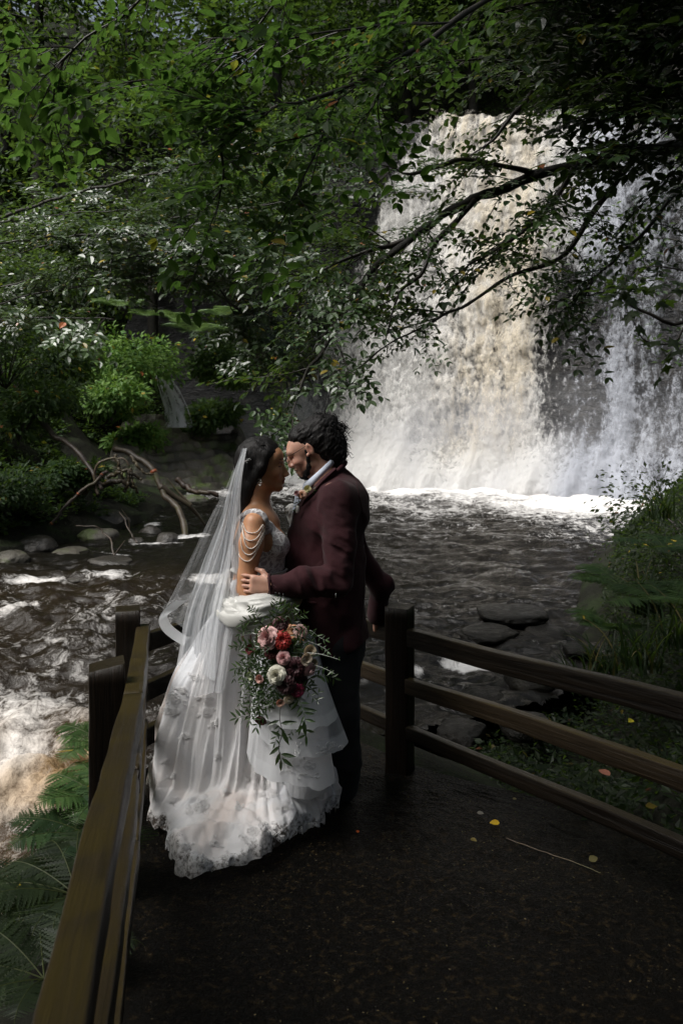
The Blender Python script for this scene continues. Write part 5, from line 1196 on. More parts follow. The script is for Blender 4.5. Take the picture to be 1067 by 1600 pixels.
# ------------------------------------------------------------------ veil
def veil():
    e = []
    def sheet(L, R_, dens, seed, amp, folds, nU=120, nV=150, band=False):
        l = smooth_path(L, nV); r = smooth_path(R_, nV); u = np.linspace(0, 1, nU)[:, None, None]
        c = l[None] * (1 - u) + r[None] * u; uu = u[..., 0]; vv = np.linspace(0, 1, nV)[None]
        w = fbm(uu * folds, vv * 1.6, seed, 3, 160 + seed)
        grow = 0.15 + 0.85 * sstep(0, 0.5, vv)
        c[..., 1] += amp * grow * w; c[..., 0] += amp * 0.35 * grow * fbm(uu * folds, vv * 1.6, seed + 5, 3, 170)
        d = dens * (1 + 0.65 * np.abs(fbm(uu * folds * 2.2, vv * 1.0, seed, 3, 180)) * 1.5 + 0.5 * sstep(0.25, 0.0, vv)) + 0.22 * (sstep(0.012, 0.0, uu) + sstep(0.988, 1.0, uu))
        if band: d = d + 0.32 * sstep(0.93, 0.935, vv)
        e.append((c, d))
    # sheer outer sheet blown out to the left with its wide stiff hem
    sheet([P(378, 700, 3.5), P(352, 762, 3.55), P(328, 812, 3.62), P(290, 890, 3.70), P(250, 966, 3.78)], [P(384, 705, 3.5), P(366, 790, 3.52), P(352, 850, 3.55), P(332, 920, 3.6), P(300, 985, 3.66)], 0.18, 1, 0.05, 5)
    sheet([P(378, 702, 3.46), P(362, 750, 3.44), P(346, 810, 3.42), P(318, 880, 3.42), P(290, 960, 3.45), P(277, 1040, 3.5)], [P(386, 700, 3.44), P(378, 745, 3.40), P(371, 810, 3.37), P(362, 880, 3.34), P(345, 960, 3.30), P(335, 1060, 3.26)], 0.50, 2, 0.06, 7)
    sheet([P(380, 700, 3.43), P(366, 760, 3.40), P(355, 830, 3.38), P(345, 900, 3.36), P(325, 990, 3.34), P(300, 1090, 3.30)], [P(385, 702, 3.42), P(376, 760, 3.38), P(373, 830, 3.34), P(372, 900, 3.30), P(366, 960, 3.27), P(350, 1080, 3.2)], 0.33, 3, 0.04, 6)
    mb = MB(); VV = []; DD = []; FF = []; n = 0
    for c, d in e:
        VV.append(c.reshape(-1, 3)); DD.append(d.ravel()); FF.append(grid_faces(c.shape[0], c.shape[1]) + n); n += c.shape[0] * c.shape[1]
    # hem band: curved stiff ribbon
    lo = smooth_path([P(276, 938, 3.66), P(255, 955, 3.74), P(248.5, 970, 3.76), P(254, 985, 3.74), P(270, 999, 3.70), P(287, 1009, 3.64)], 60)
    hi = smooth_path([P(292, 938, 3.64), P(275, 952, 3.70), P(262, 962, 3.72), P(268, 976, 3.72), P(282, 988, 3.68), P(296, 996, 3.63)], 60)
    c = np.stack([lo, (lo + hi) / 2, hi], 1); VV.append(c.reshape(-1, 3)); DD.append(np.full(180, 0.62)); FF.append(grid_faces(60, 3) + n); n += 180
    lo = smooth_path([P(255, 958, 3.76), P(275, 946, 3.74), P(300, 937, 3.66), P(325, 930, 3.6)], 40); hi = lo + np.array([0, 0, 0.035])
    c = np.stack([lo, hi], 1); VV.append(c.reshape(-1, 3)); DD.append(np.full(80, 0.2)); FF.append(grid_faces(40, 2) + n)
    o = mesh_np('veil', np.vstack(VV), [np.vstack(FF)], M['tulle'], attrs={'dens': np.concatenate(DD)}); local(o, bB)
veil()
# ------------------------------------------------------------------ leaves, sprays, trees
def leaf_tpl(kind):
    """vertices in (along, across, up) for a leaf of length 1"""
    if kind == 'fine':      # toothed-looking ovate leaf, folded on its midrib
        rib = [(0, 0, 0), (.3, 0, -.02), (.62, 0, -.02), (1.0, 0, -.07)]; L = [(.12, .20, .05), (.38, .31, .07), (.68, .24, .05), (.88, .10, -.01)]
        V = rib + L + [(a, -b, c) for a, b, c in L]
        T = [(0, 1, 4), (1, 5, 4), (1, 2, 5), (2, 6, 5), (2, 3, 7), (2, 7, 6), (0, 8, 1), (1, 8, 9), (1, 9, 2), (2, 9, 10), (2, 11, 3), (2, 10, 11)]
    elif kind == 'lance':
        V = [(0, 0, 0), (.5, 0, -.03), (1, 0, -.08), (.3, .12, .02), (.62, .115, .02), (.3, -.12, .02), (.62, -.115, .02)]
        T = [(0, 1, 3), (1, 4, 3), (1, 2, 4), (0, 5, 1), (1, 5, 6), (1, 6, 2)]
    elif kind == 'pinna':   # toothed fern pinna
        n = 7; rib = [(i / n, 0, -.015 * i / n) for i in range(n + 1)]; V = list(rib); T = []
        for sg in (-1, 1):
            b = len(V)
            for i in range(n): w = .105 * (1 - (i / n) ** 1.5) + .008; V += [((i + .15) / n, sg * w * .45, 0.0), ((i + 1.0) / n, sg * w, -.01)]
            for i in range(n): T += [(i, i + 1, b + 2 * i + 1), (i, b + 2 * i + 1, b + 2 * i)]
    elif kind == 'lobed':   # five-lobed leaf
        pts = []; 
        for k, (a, r) in enumerate([(-150, .35), (-120, .5), (-95, .34), (-65, .66), (-38, .36), (0, .9), (38, .36), (65, .66), (95, .34), (120, .5), (150, .35)]):
            pts.append((.4 + r * .6 * math.cos(radians(a)), r * .6 * math.sin(radians(a)), -.05 * r))
        V = [(.4, 0, 0.02), (0, 0, 0)] + pts; n = len(pts); T = [(0, 2 + k, 3 + k) for k in range(n - 1)] + [(0, 1, 2), (0, n + 1, 1)]
    else:
        V = [(0, 0, 0), (.45, .27, .06), (1, 0, -.06), (.45, -.27, .06)]; T = [(0, 2, 1), (0, 3, 2)]
    return np.array(V, np.float64), np.array(T)
TPL = {k: leaf_tpl(k) for k in ('fine', 'lance', 'lobed', 'coarse', 'pinna')}
def unit(a): return a / (np.linalg.norm(a, axis=-1, keepdims=True) + 1e-9)
def put_leaves(p, d, n, L, kind, col):
    """p,d,n: (N,3) base, direction, face normal; L (N,); col (N,3)"""
    V, T = TPL[kind]; d = unit(d); n = unit(n - d * (n * d).sum(-1, keepdims=True)); s = np.cross(n, d)
    X = p[:, None] + L[:, None, None] * (V[None, :, 0, None] * d[:, None] + V[None, :, 1, None] * s[:, None] + V[None, :, 2, None] * n[:, None])
    F3 = T[None] + (np.arange(len(p)) * len(V))[:, None, None]
    return X.reshape(-1, 3), F3.reshape(-1, 3), np.repeat(col, len(V), 0)
class Foliage:
    def __init__(s): s.V = []; s.F = []; s.C = []; s.n = 0
    def add(s, V, F3, C): s.V.append(V); s.F.append(F3 + s.n); s.C.append(C); s.n += len(V)
    def leaves(s, p, d, n, L, kind, col): s.add(*put_leaves(p, d, n, L, kind, col))
    def build(s, name, mat, parent=None, smooth=False):
        o = mesh_np(name, np.vstack(s.V), np.vstack(s.F), mat, smooth, cols=np.vstack(s.C))
        if parent is not None: local(o, parent)
        return o
GREENS = {'dark': ((0.012, 0.030, 0.011), (0.030, 0.060, 0.018)), 'mid': ((0.020, 0.047, 0.014), (0.052, 0.095, 0.026)), 'fresh': ((0.022, 0.055, 0.014), (0.052, 0.095, 0.024)),
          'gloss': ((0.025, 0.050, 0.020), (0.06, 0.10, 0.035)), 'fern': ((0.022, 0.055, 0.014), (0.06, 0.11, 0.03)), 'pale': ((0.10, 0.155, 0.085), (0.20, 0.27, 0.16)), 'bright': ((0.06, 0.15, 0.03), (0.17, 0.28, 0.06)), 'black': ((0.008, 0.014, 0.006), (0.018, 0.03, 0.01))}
def greens(r, n, pal, yellow=0.02):
    a, b = [np.array(q) for q in GREENS[pal]]; t = r.random((n, 1)); c = a + (b - a) * t
    m = r.random(n) < yellow; c[m] = np.array([0.35, 0.26, 0.03]) * (0.5 + r.random((m.sum(), 1)))
    m = r.random(n) < yellow * 0.25; c[m] = np.array([0.30, 0.09, 0.03]) * (0.5 + r.random((m.sum(), 1)))
    return c
def make_spray(r, L, leaf, kind, sub=4, step=None, flat=0.25):
    """one twig system in its own frame: x along, y across, z up -> leaves and twig polylines"""
    step = step or leaf * 0.55; P_, D, Nn, Ls, tw = [], [], [], [], []
    def twig(o, d, ln, lev):
        n = max(3, int(ln / step)); pts = [o]; cur = np.array(d, float)
        for i in range(n):
            cur = cur + r.normal(0, 0.10, 3) * [1, 1, .5] + np.array([0, 0, -0.045 * (i / n)]); cur /= np.linalg.norm(cur)
            pts.append(pts[-1] + cur * ln / n)
            if i >= (1 if lev else 2) or lev:
                sg = 1 if (i % 2) else -1; side = np.cross((0, 0, 1), cur); side /= np.linalg.norm(side) + 1e-9
                ld = cur * r.uniform(.35, .8) + side * sg + np.array([0, 0, r.normal(-0.12, flat)])
                P_.append(pts[-1]); D.append(ld); Nn.append(np.array([r.normal(0, flat), r.normal(0, flat), 1.0])); Ls.append(leaf * r.uniform(.55, 1.15))
        P_.append(pts[-1]); D.append(cur); Nn.append(np.array([r.normal(0, flat), r.normal(0, flat), 1.0])); Ls.append(leaf * r.uniform(.7, 1.1))
        tw.append((np.array(pts), 0.0035 * (ln / 0.5) ** .7 if not lev else 0.0018)); return pts
    main = twig(np.zeros(3), (1, 0, 0.1), L, 0)
    for k in range(sub):
        i = int(len(main) * (0.2 + 0.7 * k / max(1, sub))); i = min(i, len(main) - 2); sg = 1 if k % 2 else -1
        d = main[i + 1] - main[i]; side = np.cross((0, 0, 1), d); side /= np.linalg.norm(side) + 1e-9; d = d / np.linalg.norm(d) * 0.8 + side * sg * r.uniform(.6, 1.0) + np.array([0, 0, r.normal(0, .12)])
        twig(main[i], d / np.linalg.norm(d), L * r.uniform(.35, .6) * (1 - 0.4 * k / sub), 1)
    return np.array(P_), np.array(D), np.array(Nn), np.array(Ls), tw
def frame(d, roll=0.0):
    d = np.array(d, float); d /= np.linalg.norm(d); s = np.cross((0, 0, 1), d); s /= np.linalg.norm(s) + 1e-9; u = np.cross(d, s)
    c, sn = math.cos(roll), math.sin(roll); return np.stack([d, s * c + u * sn, -s * sn + u * c], 1)     # columns
def limb_tree(name, label, cat, limbs, sprays, leaf, kind, pal, mat, seed, trunk=None, group=None, L=(0.35, 0.7), yellow=0.02, droop=0.25, sub=4, radii=(0.05, 0.006), flat=0.25, extra=None, step=None, loc=None, nvar=7):
    """tree whose limbs reach into the picture: limbs = polylines of 3D points; sprays grow from them"""
    r = np.random.default_rng(seed); base = trunk[0] if trunk is not None else (loc if loc is not None else limbs[0][0])
    root = empty(name, base, label, cat, group)
    var = [make_spray(r, 1.0 * r.uniform(.85, 1.1), leaf / np.mean(L), kind, sub, step=(step or leaf * 0.55) / np.mean(L), flat=flat) for _ in range(nvar)]
    if trunk is not None:
        mb = MB(); pts = smooth_path(trunk, 30); rr = np.linspace(trunk_r(seed), trunk_r(seed) * .55, 30); mb.tube(pts, rr * (1 + 0.1 * r.normal(size=30)), 14); mb.build('trunk', M['bark'], root)
    fo = Foliage(); tw = MB()
    for li, lb in enumerate(limbs):
        lb = np.array(lb); n = max(16, int(np.linalg.norm(np.diff(lb, axis=0), axis=1).sum() / 0.06)); pts = smooth_path(lb, n)
        r0, r1 = radii if li == 0 else (radii[0] * 0.38, radii[1] * 0.7)
        pts = pts + 0.012 * np.stack([vnoise(np.arange(n) * .35, li, k, seed) for k in range(3)], 1)
        rad = np.linspace(r0, r1, n) * (1 + 0.08 * r.normal(size=n)); b = MB(); b.tube(pts, rad, 9); b.build('branch', M['bark'] if r0 > 0.02 else M['twig'], root)
        ns = sprays[li] if isinstance(sprays, (list, tuple)) else int(sprays * n * 0.06)
        for k in range(ns):
            t = r.uniform(0.12, 1.0); i = min(int(t * (n - 1)), n - 2); tg = unit(pts[i + 1] - pts[i]); sd = np.cross(tg, (0, 0, 1)); sd = unit(sd)
            d = tg * r.uniform(.3, 1.0) + sd * r.choice([-1, 1]) * r.uniform(.3, 1.1) + np.array([0, 0, r.normal(-droop, .30)])
            if t > 0.97: d = tg + np.array([0, 0, -droop * .6])
            place_spray(r, fo, tw, var, pts[i], d, r.uniform(*L), kind, pal, yellow)
    if extra:
        for p, d, ln in extra: place_spray(r, fo, tw, var, np.array(p), np.array(d), ln, kind, pal, yellow)
    if fo.n: fo.build('crown', M[mat], root)
    if len(tw.V) > 6: tw.build('twig_work', M['twig'], root)
    return root
BIAS = [np.array([0, 0, 0.6])]
CULL = [None]
def place_spray(r, fo, tw, var, p, d, s, kind, pal, yellow):
    if CULL[0] and CULL[0](p + unit(np.array(d, float)) * s * .5): return
    P_, D, Nn, Ls, tws = var[r.integers(len(var))]; R = frame(d, r.normal(0, .35)); k = s * r.uniform(.9, 1.1)
    c = greens(r, len(P_), pal, yellow) * r.uniform(.75, 1.2)
    up = Nn @ R.T; up = up * 0.5 * np.sign(up[:, 2:3] + 1e-6) + BIAS[0]
    fo.leaves(p + (P_ * k) @ R.T, D @ R.T, up, Ls * k * (1 + r.normal(0, .08, len(P_))), kind, c)
    for pts, rad in tws: tw.tube(p + (pts * k) @ R.T, np.linspace(rad * k * 1.6, rad * k * .5, len(pts)), 3, cap=False)
def trunk_r(seed): return 0.16
def pp(*a): return [P(*q) for q in a]

# A: the bough that crosses the waterfall, from a tree standing off to the right
limb_tree('overhanging_tree', 'dark spreading bough reaching from the right across the waterfall', 'tree',
    [pp((1420, 60, 5.6), (1200, 190, 5.3), (1067, 228, 5.1), (960, 243, 5.0), (860, 268, 4.9), (780, 297, 4.85), (705, 327, 4.8), (650, 368, 4.7), (590, 412, 4.6), (548, 470, 4.5), (512, 530, 4.4), (478, 590, 4.3), (452, 645, 4.2)),
     pp((845, 272, 4.9), (800, 262, 4.8), (728, 247, 4.7), (680, 262, 4.6), (639, 272, 4.55), (594, 250, 4.5), (570, 262, 4.4)),
     pp((830, 140, 4.6), (802, 178, 4.6), (777, 212, 4.6), (728, 247, 4.65)),
     pp((1000, 235, 5.0), (930, 330, 4.9), (880, 400, 4.8), (800, 430, 4.7), (740, 468, 4.6), (690, 495, 4.5), (640, 520, 4.4), (590, 552, 4.3)),
     pp((740, 312, 4.8), (690, 370, 4.7), (655, 430, 4.6), (620, 470, 4.5), (600, 540, 4.4)),
     pp((650, 368, 4.7), (600, 385, 4.7), (560, 400, 4.7), (500, 425, 4.7), (450, 470, 4.7)),
     pp((1200, 190, 5.3), (1060, 300, 5.2), (990, 380, 5.1), (930, 430, 5.0), (900, 480, 4.9)),
     pp((900, 256, 4.9), (850, 330, 4.8), (790, 380, 4.7), (730, 410, 4.6)),
     pp((1067, 228, 5.1), (1000, 150, 5.0), (900, 130, 4.9), (820, 100, 4.8), (720, 95, 4.7), (640, 110, 4.6))],
    [46, 11, 6, 18, 10, 20, 24, 16, 30], 0.048, 'fine', 'mid', 'leaf', 11, trunk=[(4.6, 5.2, -0.1), (4.5, 5.4, 1.5), (4.3, 5.6, 3.0), (3.9, 5.6, 4.2)], radii=(0.052, 0.004), droop=0.22, yellow=0.015)
# B: big backlit leaves hanging close over the path, upper left
limb_tree('overhanging_tree', 'bright green backlit leafy branches hanging close over the path at the top', 'tree',
    [pp((1000, -120, 3.4), (860, -40, 3.3), (760, 0, 3.2), (700, 35, 3.1), (640, 85, 3.0), (560, 125, 2.9), (506, 147, 2.85), (460, 165, 2.8), (415, 175, 2.8), (370, 200, 2.75), (338, 228, 2.7)),
     pp((531, 147, 2.9), (520, 180, 2.85), (506, 213, 2.85), (485, 250, 2.8), (465, 290, 2.8), (440, 330, 2.75)),
     pp((415, 175, 2.8), (370, 170, 2.75), (300, 150, 2.7), (230, 130, 2.65), (170, 140, 2.6)),
     pp((700, 35, 3.1), (600, 40, 3.0), (500, 50, 2.9), (420, 70, 2.8), (330, 90, 2.7)),
     pp((300, -120, 2.5), (250, -40, 2.5), (200, 20, 2.5), (140, 60, 2.5), (90, 100, 2.5), (50, 70, 2.5)),
     pp((500, -80, 2.7), (440, 0, 2.7), (380, 50, 2.7), (320, 60, 2.7)),
     pp((345, 218, 2.75), (352, 260, 2.7), (340, 310, 2.7), (330, 360, 2.7)),
     pp((640, 85, 3.0), (600, 130, 3.0), (570, 180, 3.0), (540, 240, 3.0))],
    [24, 11, 12, 15, 11, 9, 8, 9], 0.050, 'fine', 'fresh', 'leafthin', 12, trunk=[(2.6, -1.5, -0.2), (2.5, -1.0, 1.6), (2.2, 0.4, 3.3), (1.9, 1.9, 3.9)], radii=(0.015, 0.003), droop=0.35, yellow=0.018, L=(0.22, 0.42), sub=3, flat=0.35)
BIAS[0] = np.array([-0.12, -0.42, 0.45])
def open_view(p):      # the gap under the boughs where the ferns and the side cascade show
    a, b = px_of(p[None]); a, b = a[0], b[0]
    return (150 < a < 365 and 452 < b < 575) or (215 < a < 325 and b >= 565) or (a < 215 and b > 585)
CULL[0] = open_view
# C: glossy leafed tree leaning over the water from the left bank
cl = []
for (x0, y0, x1, y1, Y0, Y1) in ((-420, 520, 560, 215, 9.0, 7.0), (-420, 560, 600, 300, 8.6, 6.4), (-300, 560, 520, 380, 8.0, 6.2), (-300, 600, 330, 440, 8.0, 6.6), (-350, 470, 340, 330, 9.0, 7.4), (-300, 620, 180, 500, 7.6, 6.6), (0, 380, 560, 470, 7.4, 5.8), (100, 420, 480, 560, 7.4, 6.6), (250, 350, 425, 630, 7.2, 6.4)):
    n = 7; cl.append([P(x0 + (x1 - x0) * t, y0 + (y1 - y0) * t - 50 * math.sin(math.pi * t), Y0 + (Y1 - Y0) * t) for t in np.linspace(0, 1, n)])
limb_tree('leaning_tree', 'wet glossy leaved tree leaning over the water from the left bank', 'tree', cl, [80, 90, 86, 50, 44, 30, 76, 62, 50], 0.058, 'fine', 'gloss', 'leafwet', 13,
    trunk=[(-7.4, 8.8, -0.9), (-7.0, 8.8, 0.4), (-6.6, 8.7, 1.6), (-6.0, 8.4, 2.6)], radii=(0.028, 0.004), droop=0.10, L=(0.35, 0.65), flat=0.22, yellow=0.02)
BIAS[0] = np.array([0, 0, 0.6]); CULL[0] = None
# D: lobed dark leaves at the right edge
limb_tree('sycamore_tree', 'dark lobed leaves on trailing twigs at the right edge before the waterfall', 'tree',
    [pp((1250, 380, 3.2), (1150, 440, 3.1), (1067, 505, 3.0), (1010, 490, 3.0), (975, 465, 3.0), (985, 420, 3.0)), pp((1150, 440, 3.1), (1080, 425, 3.0), (1010, 415, 3.0), (985, 440, 3.0)), pp((1067, 505, 3.0), (1040, 540, 3.0), (1000, 520, 3.0), (980, 480, 3.0))],
    [10, 9, 2], 0.075, 'lobed', 'black', 'leafmatt', 14, trunk=[(2.9, 3.2, -0.1), (2.8, 3.2, 1.4), (2.5, 3.2, 2.6)], radii=(0.012, 0.002), droop=0.4, L=(0.14, 0.22), sub=1, yellow=0)
# E: canopy overhead and dark leafage in the upper right corner
cl = []; rr_ = np.random.default_rng(31)
for k in range(12):
    x0 = rr_.uniform(1150, 1500); y0 = rr_.uniform(-200, 260); x1 = rr_.uniform(820, 1000); y1 = y0 + rr_.uniform(-60, 90); cl.append([P(x0 + (x1 - x0) * t, y0 + (y1 - y0) * t, 4.6 - 0.5 * t) for t in np.linspace(0, 1, 5)])
limb_tree('overhanging_tree', 'black shaded leafage filling the upper right corner', 'tree', cl, 20 / 0.06 * 0.06, 0.062, 'fine', 'dark', 'leaf', 15, trunk=[(3.9, 4.4, 0.2), (3.8, 4.4, 2.0), (3.7, 4.4, 3.6), (3.5, 4.4, 5.2)], radii=(0.035, 0.006), L=(0.35, 0.7), yellow=0.01)

# ------------------------------------------------------------------ trees of the gorge: trunk, limbs, crown of leaf clumps
def wood_tree(x, y, h, rad, seed, pal, label, leaf=0.16, n=3800, lean=(0, 0), z0=None, mat='leafmatt', base=0.28, group='trees of the gorge wood', clumps=26, yellow=0.005):
    r = np.random.default_rng(seed); z = th(x, y) if z0 is None else z0; root = empty('forest_tree', (x, y, z), label, 'tree', group)
    top = np.array([x + lean[0], y + lean[1], z + h]); b = np.array([x, y, z - 0.2]); mb = MB()
    tr = smooth_path([b, b * .6 + top * .4 + r.normal(0, .2, 3) * [1, 1, 0], b * .25 + top * .75, top], 24); mb.tube(tr, np.linspace(0.035 * h ** .8, 0.02, 24), 9); mb.build('trunk', M['bark'], root)
    C = []; lb = MB()
    for i in range(clumps):
        t = base + (1 - base) * (i + r.random()) / clumps; p0 = tr[int(t * 23)]; a = r.uniform(0, 6.283); R = rad * (0.35 + 0.75 * math.sin(math.pi * min(1, (t - base) / (1 - base) * .8 + .15))) * r.uniform(.5, 1.1)
        c = p0 + np.array([math.cos(a) * R, math.sin(a) * R, r.uniform(-.1, .35) * R]); C.append((c, rad * r.uniform(.28, .5))); lb.tube(smooth_path([p0, (p0 + c) / 2 + [0, 0, .1 * R], c], 8), np.linspace(.012 * h ** .6, .008, 8), 4, cap=False)
    lb.build('branch', M['bark'], root)
    m = n // clumps; fo = Foliage()
    for c, s in C:
        q = r.normal(size=(m, 3)); q = unit(q) * (r.random((m, 1)) ** .45) * s * [1.25, 1.25, .5]; q[:, 2] += 0.05 * np.sin(q[:, 0] * 9); p = c + q
        d = unit(q * [1, 1, .3] + r.normal(0, .5, (m, 3)) * s) + [0, 0, -.25]; nn = np.tile([0, 0, 1.0], (m, 1)) + r.normal(0, .45, (m, 3))
        fo.leaves(p, d, nn, leaf * r.uniform(.6, 1.3, m), 'coarse', greens(r, m, pal, yellow) * r.uniform(.6, 1.25))
    fo.build('crown', M[mat], root); return root
TR = [  # px, Y, height, radius, palette, label
    (-150, 14, 9, 3.4, 'mid', 'leafy tree on the left bank at the left edge, lit from above'),
    (10, 34, 12, 3.6, 'dark', 'dark tree behind the glossy leaning tree, left side'),
    (240, 33, 12, 4.2, 'mid', 'paler tree glimpsed between near branches, top left of centre'),
    (350, 36, 12, 4.2, 'mid', 'tree above the rock left of the waterfall'),
    (440, 34, 11, 4.4, 'fresh', 'lighter green tree above the left shoulder of the fall'),
    (540, 37, 12, 4.6, 'mid', 'tree standing above the lip, left of the fall crest'),
    (640, 38, 12, 4.6, 'dark', 'dark tree right above the crest of the waterfall'),
    (740, 37, 11, 4.6, 'dark', 'dark broad tree behind the middle of the crest'),
    (840, 34, 12, 4.6, 'fresh', 'sunlit tree above the right part of the crest'),
    (940, 31, 12, 4.6, 'dark', 'dark tree above the right end of the waterfall'),
    (1060, 28, 12, 4.6, 'dark', 'dark tree at the right edge above the fall'),
    (1180, 24, 11, 4.2, 'dark', 'tree on the right bank beyond the pool edge'),
    (60, 33, 15, 4.4, 'dark', 'tall back tree high on the left slope'),
    (200, 34, 15, 5.0, 'dark', 'very tall back tree high on the far left slope'),
    (330, 42, 15, 5.4, 'dark', 'tall back tree on the slope far above the left rock'),
    (480, 47, 16, 6.0, 'dark', 'tall far tree over the left shoulder of the fall'),
    (620, 48, 16, 6.0, 'dark', 'tall far tree straight over the fall crest'),
    (770, 46, 16, 6.0, 'dark', 'tall far tree over the crest, right of centre'),
    (920, 43, 16, 6.0, 'dark', 'tall far tree over the right part of the fall'),
    (1080, 38, 16, 6.0, 'dark', 'tall far tree at the top right edge'),
    (-260, 17, 12, 4.2, 'dark', 'tall dark tree cut by the left edge')]
for i, (px, Y, h, rad, pal, lab) in enumerate(TR):
    wood_tree((px - CX) / F * Y, Y, h, rad, 300 + i, pal, lab, leaf=0.011 * Y ** 0.95, n=5200)
def added_shade_tree(trunk, cells, zc, seed, label, leaf=0.11, n=70):  # out-of-view crown added to block the sun above chosen ground
    r = np.random.default_rng(seed); root = empty('added_shade_tree', trunk[0], label, 'tree', 'unseen shade trees added over the path'); mb = MB(); pts = smooth_path(trunk, 20); mb.tube(pts, np.linspace(.2, .1, 20), 12); mb.build('trunk', M['bark'], root); fo = Foliage(); lb = MB()
    for (x, y) in cells:      # where the shade falls on the ground
        z = zc + r.uniform(-.6, .6); t = (z + .4) / _sd[2]; c = np.array([x + _sd[0] * t, y + _sd[1] * t, z]) + r.normal(0, .12, 3)
        if r.random() < .12: lb.tube(smooth_path([pts[-1], (pts[-1] + c) / 2 + [0, 0, .3], c], 8), np.linspace(.05, .01, 8), 5, cap=False)
        q = r.normal(0, 1, (n, 3)) * [.30, .30, .16]
        fo.leaves(c + q, r.normal(0, 1, (n, 3)) * [1, 1, .3], np.tile([0, 0, 1.0], (n, 1)) + r.normal(0, .4, (n, 3)), leaf * r.uniform(.7, 1.2, n), 'coarse', greens(r, n, 'mid', .01))
    if lb.V: lb.build('branch', M['bark'], root)
    fo.build('crown', M['leafmatt'], root)
def cells(x0, x1, y0, y1, st=.42): return [(a, b) for a in np.arange(x0, x1, st) for b in np.arange(y0, y1, st)]
added_shade_tree([(3.6, -2.6, .3), (3.5, -2.6, 2.5), (2.4, -2.4, 5.0), (.5, -2.2, 6.4)], cells(-3.5, -1.3, -3.0, 2.2) + cells(-1.3, 0.2, -3.0, 2.1) + cells(0.2, 4.5, -3.0, 2.7), 6.6, 881, 'unseen tree added behind the viewpoint to shade the path')
added_shade_tree([(4.4, 2.2, .3), (4.0, 2.0, 3.0), (2.6, 2.0, 5.2), (1.0, 2.0, 6.4)], cells(1.5, 5.5, 2.75, 5.0) + cells(0.5, 5.5, 5.0, 10.5, .5), 6.6, 882, 'unseen tree added right of the path to shade the fence')
# bushes hanging over the rock left of the fall and on the left bank
def bush(p, rad, seed, pal, label, leaf=0.12, n=2200, flat=.7, group='bushes on the banks', mat='leafmatt'):
    r = np.random.default_rng(seed); p = np.array(p, float); root = empty('bush', p, label, 'bush', group); mb = MB(); fo = Foliage(); k = 14
    for i in range(k):
        a = r.uniform(0, 6.28); c = p + np.array([math.cos(a) * rad * r.uniform(.2, .9), math.sin(a) * rad * r.uniform(.2, .9), rad * flat * r.uniform(.2, 1.1)])
        mb.tube(smooth_path([p - [0, 0, .2], (p + c) / 2 + [0, 0, .1 * rad], c], 8), np.linspace(.02, .005, 8), 4, cap=False); m = n // k
        q = unit(r.normal(size=(m, 3))) * (r.random((m, 1)) ** .5) * rad * .45 * [1.2, 1.2, .75]
        fo.leaves(c + q, unit(q) + r.normal(0, .4, (m, 3)) + [0, 0, -.3], np.tile([0, -.3, 1.0], (m, 1)) + r.normal(0, .4, (m, 3)), leaf * r.uniform(.6, 1.3, m), 'coarse', greens(r, m, pal, .01) * r.uniform(.7, 1.2))
    mb.build('stem', M['twig'], root); fo.build('crown', M[mat], root)
BU = [(215, 690, 25.5, .8, 'bright', 'small bright bush at the left end of the rock shelf'), (330, 655, 28.5, 1.0, 'mid', 'low bush at the back of the rock shelf right of the side cascade'), (385, 540, 28, 1.9, 'dark', 'dark bush on the rock just left of the waterfall foot'), (400, 430, 28, 2.6, 'dark', 'dark bush halfway up the rock left of the fall'), (430, 330, 29, 2.6, 'mid', 'green bush hanging beside the upper fall'), (500, 215, 30, 2.6, 'mid', 'green bush beside the crest of the fall'),
      (350, 300, 29, 3.0, 'dark', 'shaded bush high on the rock left of the fall'), (350, 575, 27, 1.3, 'mid', 'small bush right of the side cascade'), (205, 560, 26, 1.9, 'bright', 'bright green bush left of the side cascade'), (175, 625, 24, 1.1, 'bright', 'pale green bush low on the bank left of the side cascade'),
      (80, 570, 20, 1.2, 'mid', 'leafy bush above the fallen limbs'), (30, 640, 17, 1.2, 'mid', 'leafy bush on the dark left bank behind the fallen limb'), (10, 760, 15, .9, 'dark', 'low dark bush by the left edge above the water'), (120, 440, 27, 2.2, 'dark', 'dark bush above the pale ferns'),
      (10, 540, 17, 1.8, 'dark', 'dark bush at the left edge below the leaning tree'), (118, 740, 16.5, .5, 'mid', 'small leafy bush beneath the fallen grey limb'), (300, 400, 30, 2.0, 'dark', 'dark bush over the side cascade'), (1120, 860, 8.5, 1.3, 'black', 'black bush at the right edge above the near rocks'), (1105, 825, 12, .95, 'black', 'dark bush on the right bank touching the foaming water')]
for i, (px, py, Y, rad, pal, lab) in enumerate(BU): bush(P(px, py, Y) - [0, 0, rad * .4], rad, 500 + i, pal, lab, leaf=0.0075 * Y, n=3200)

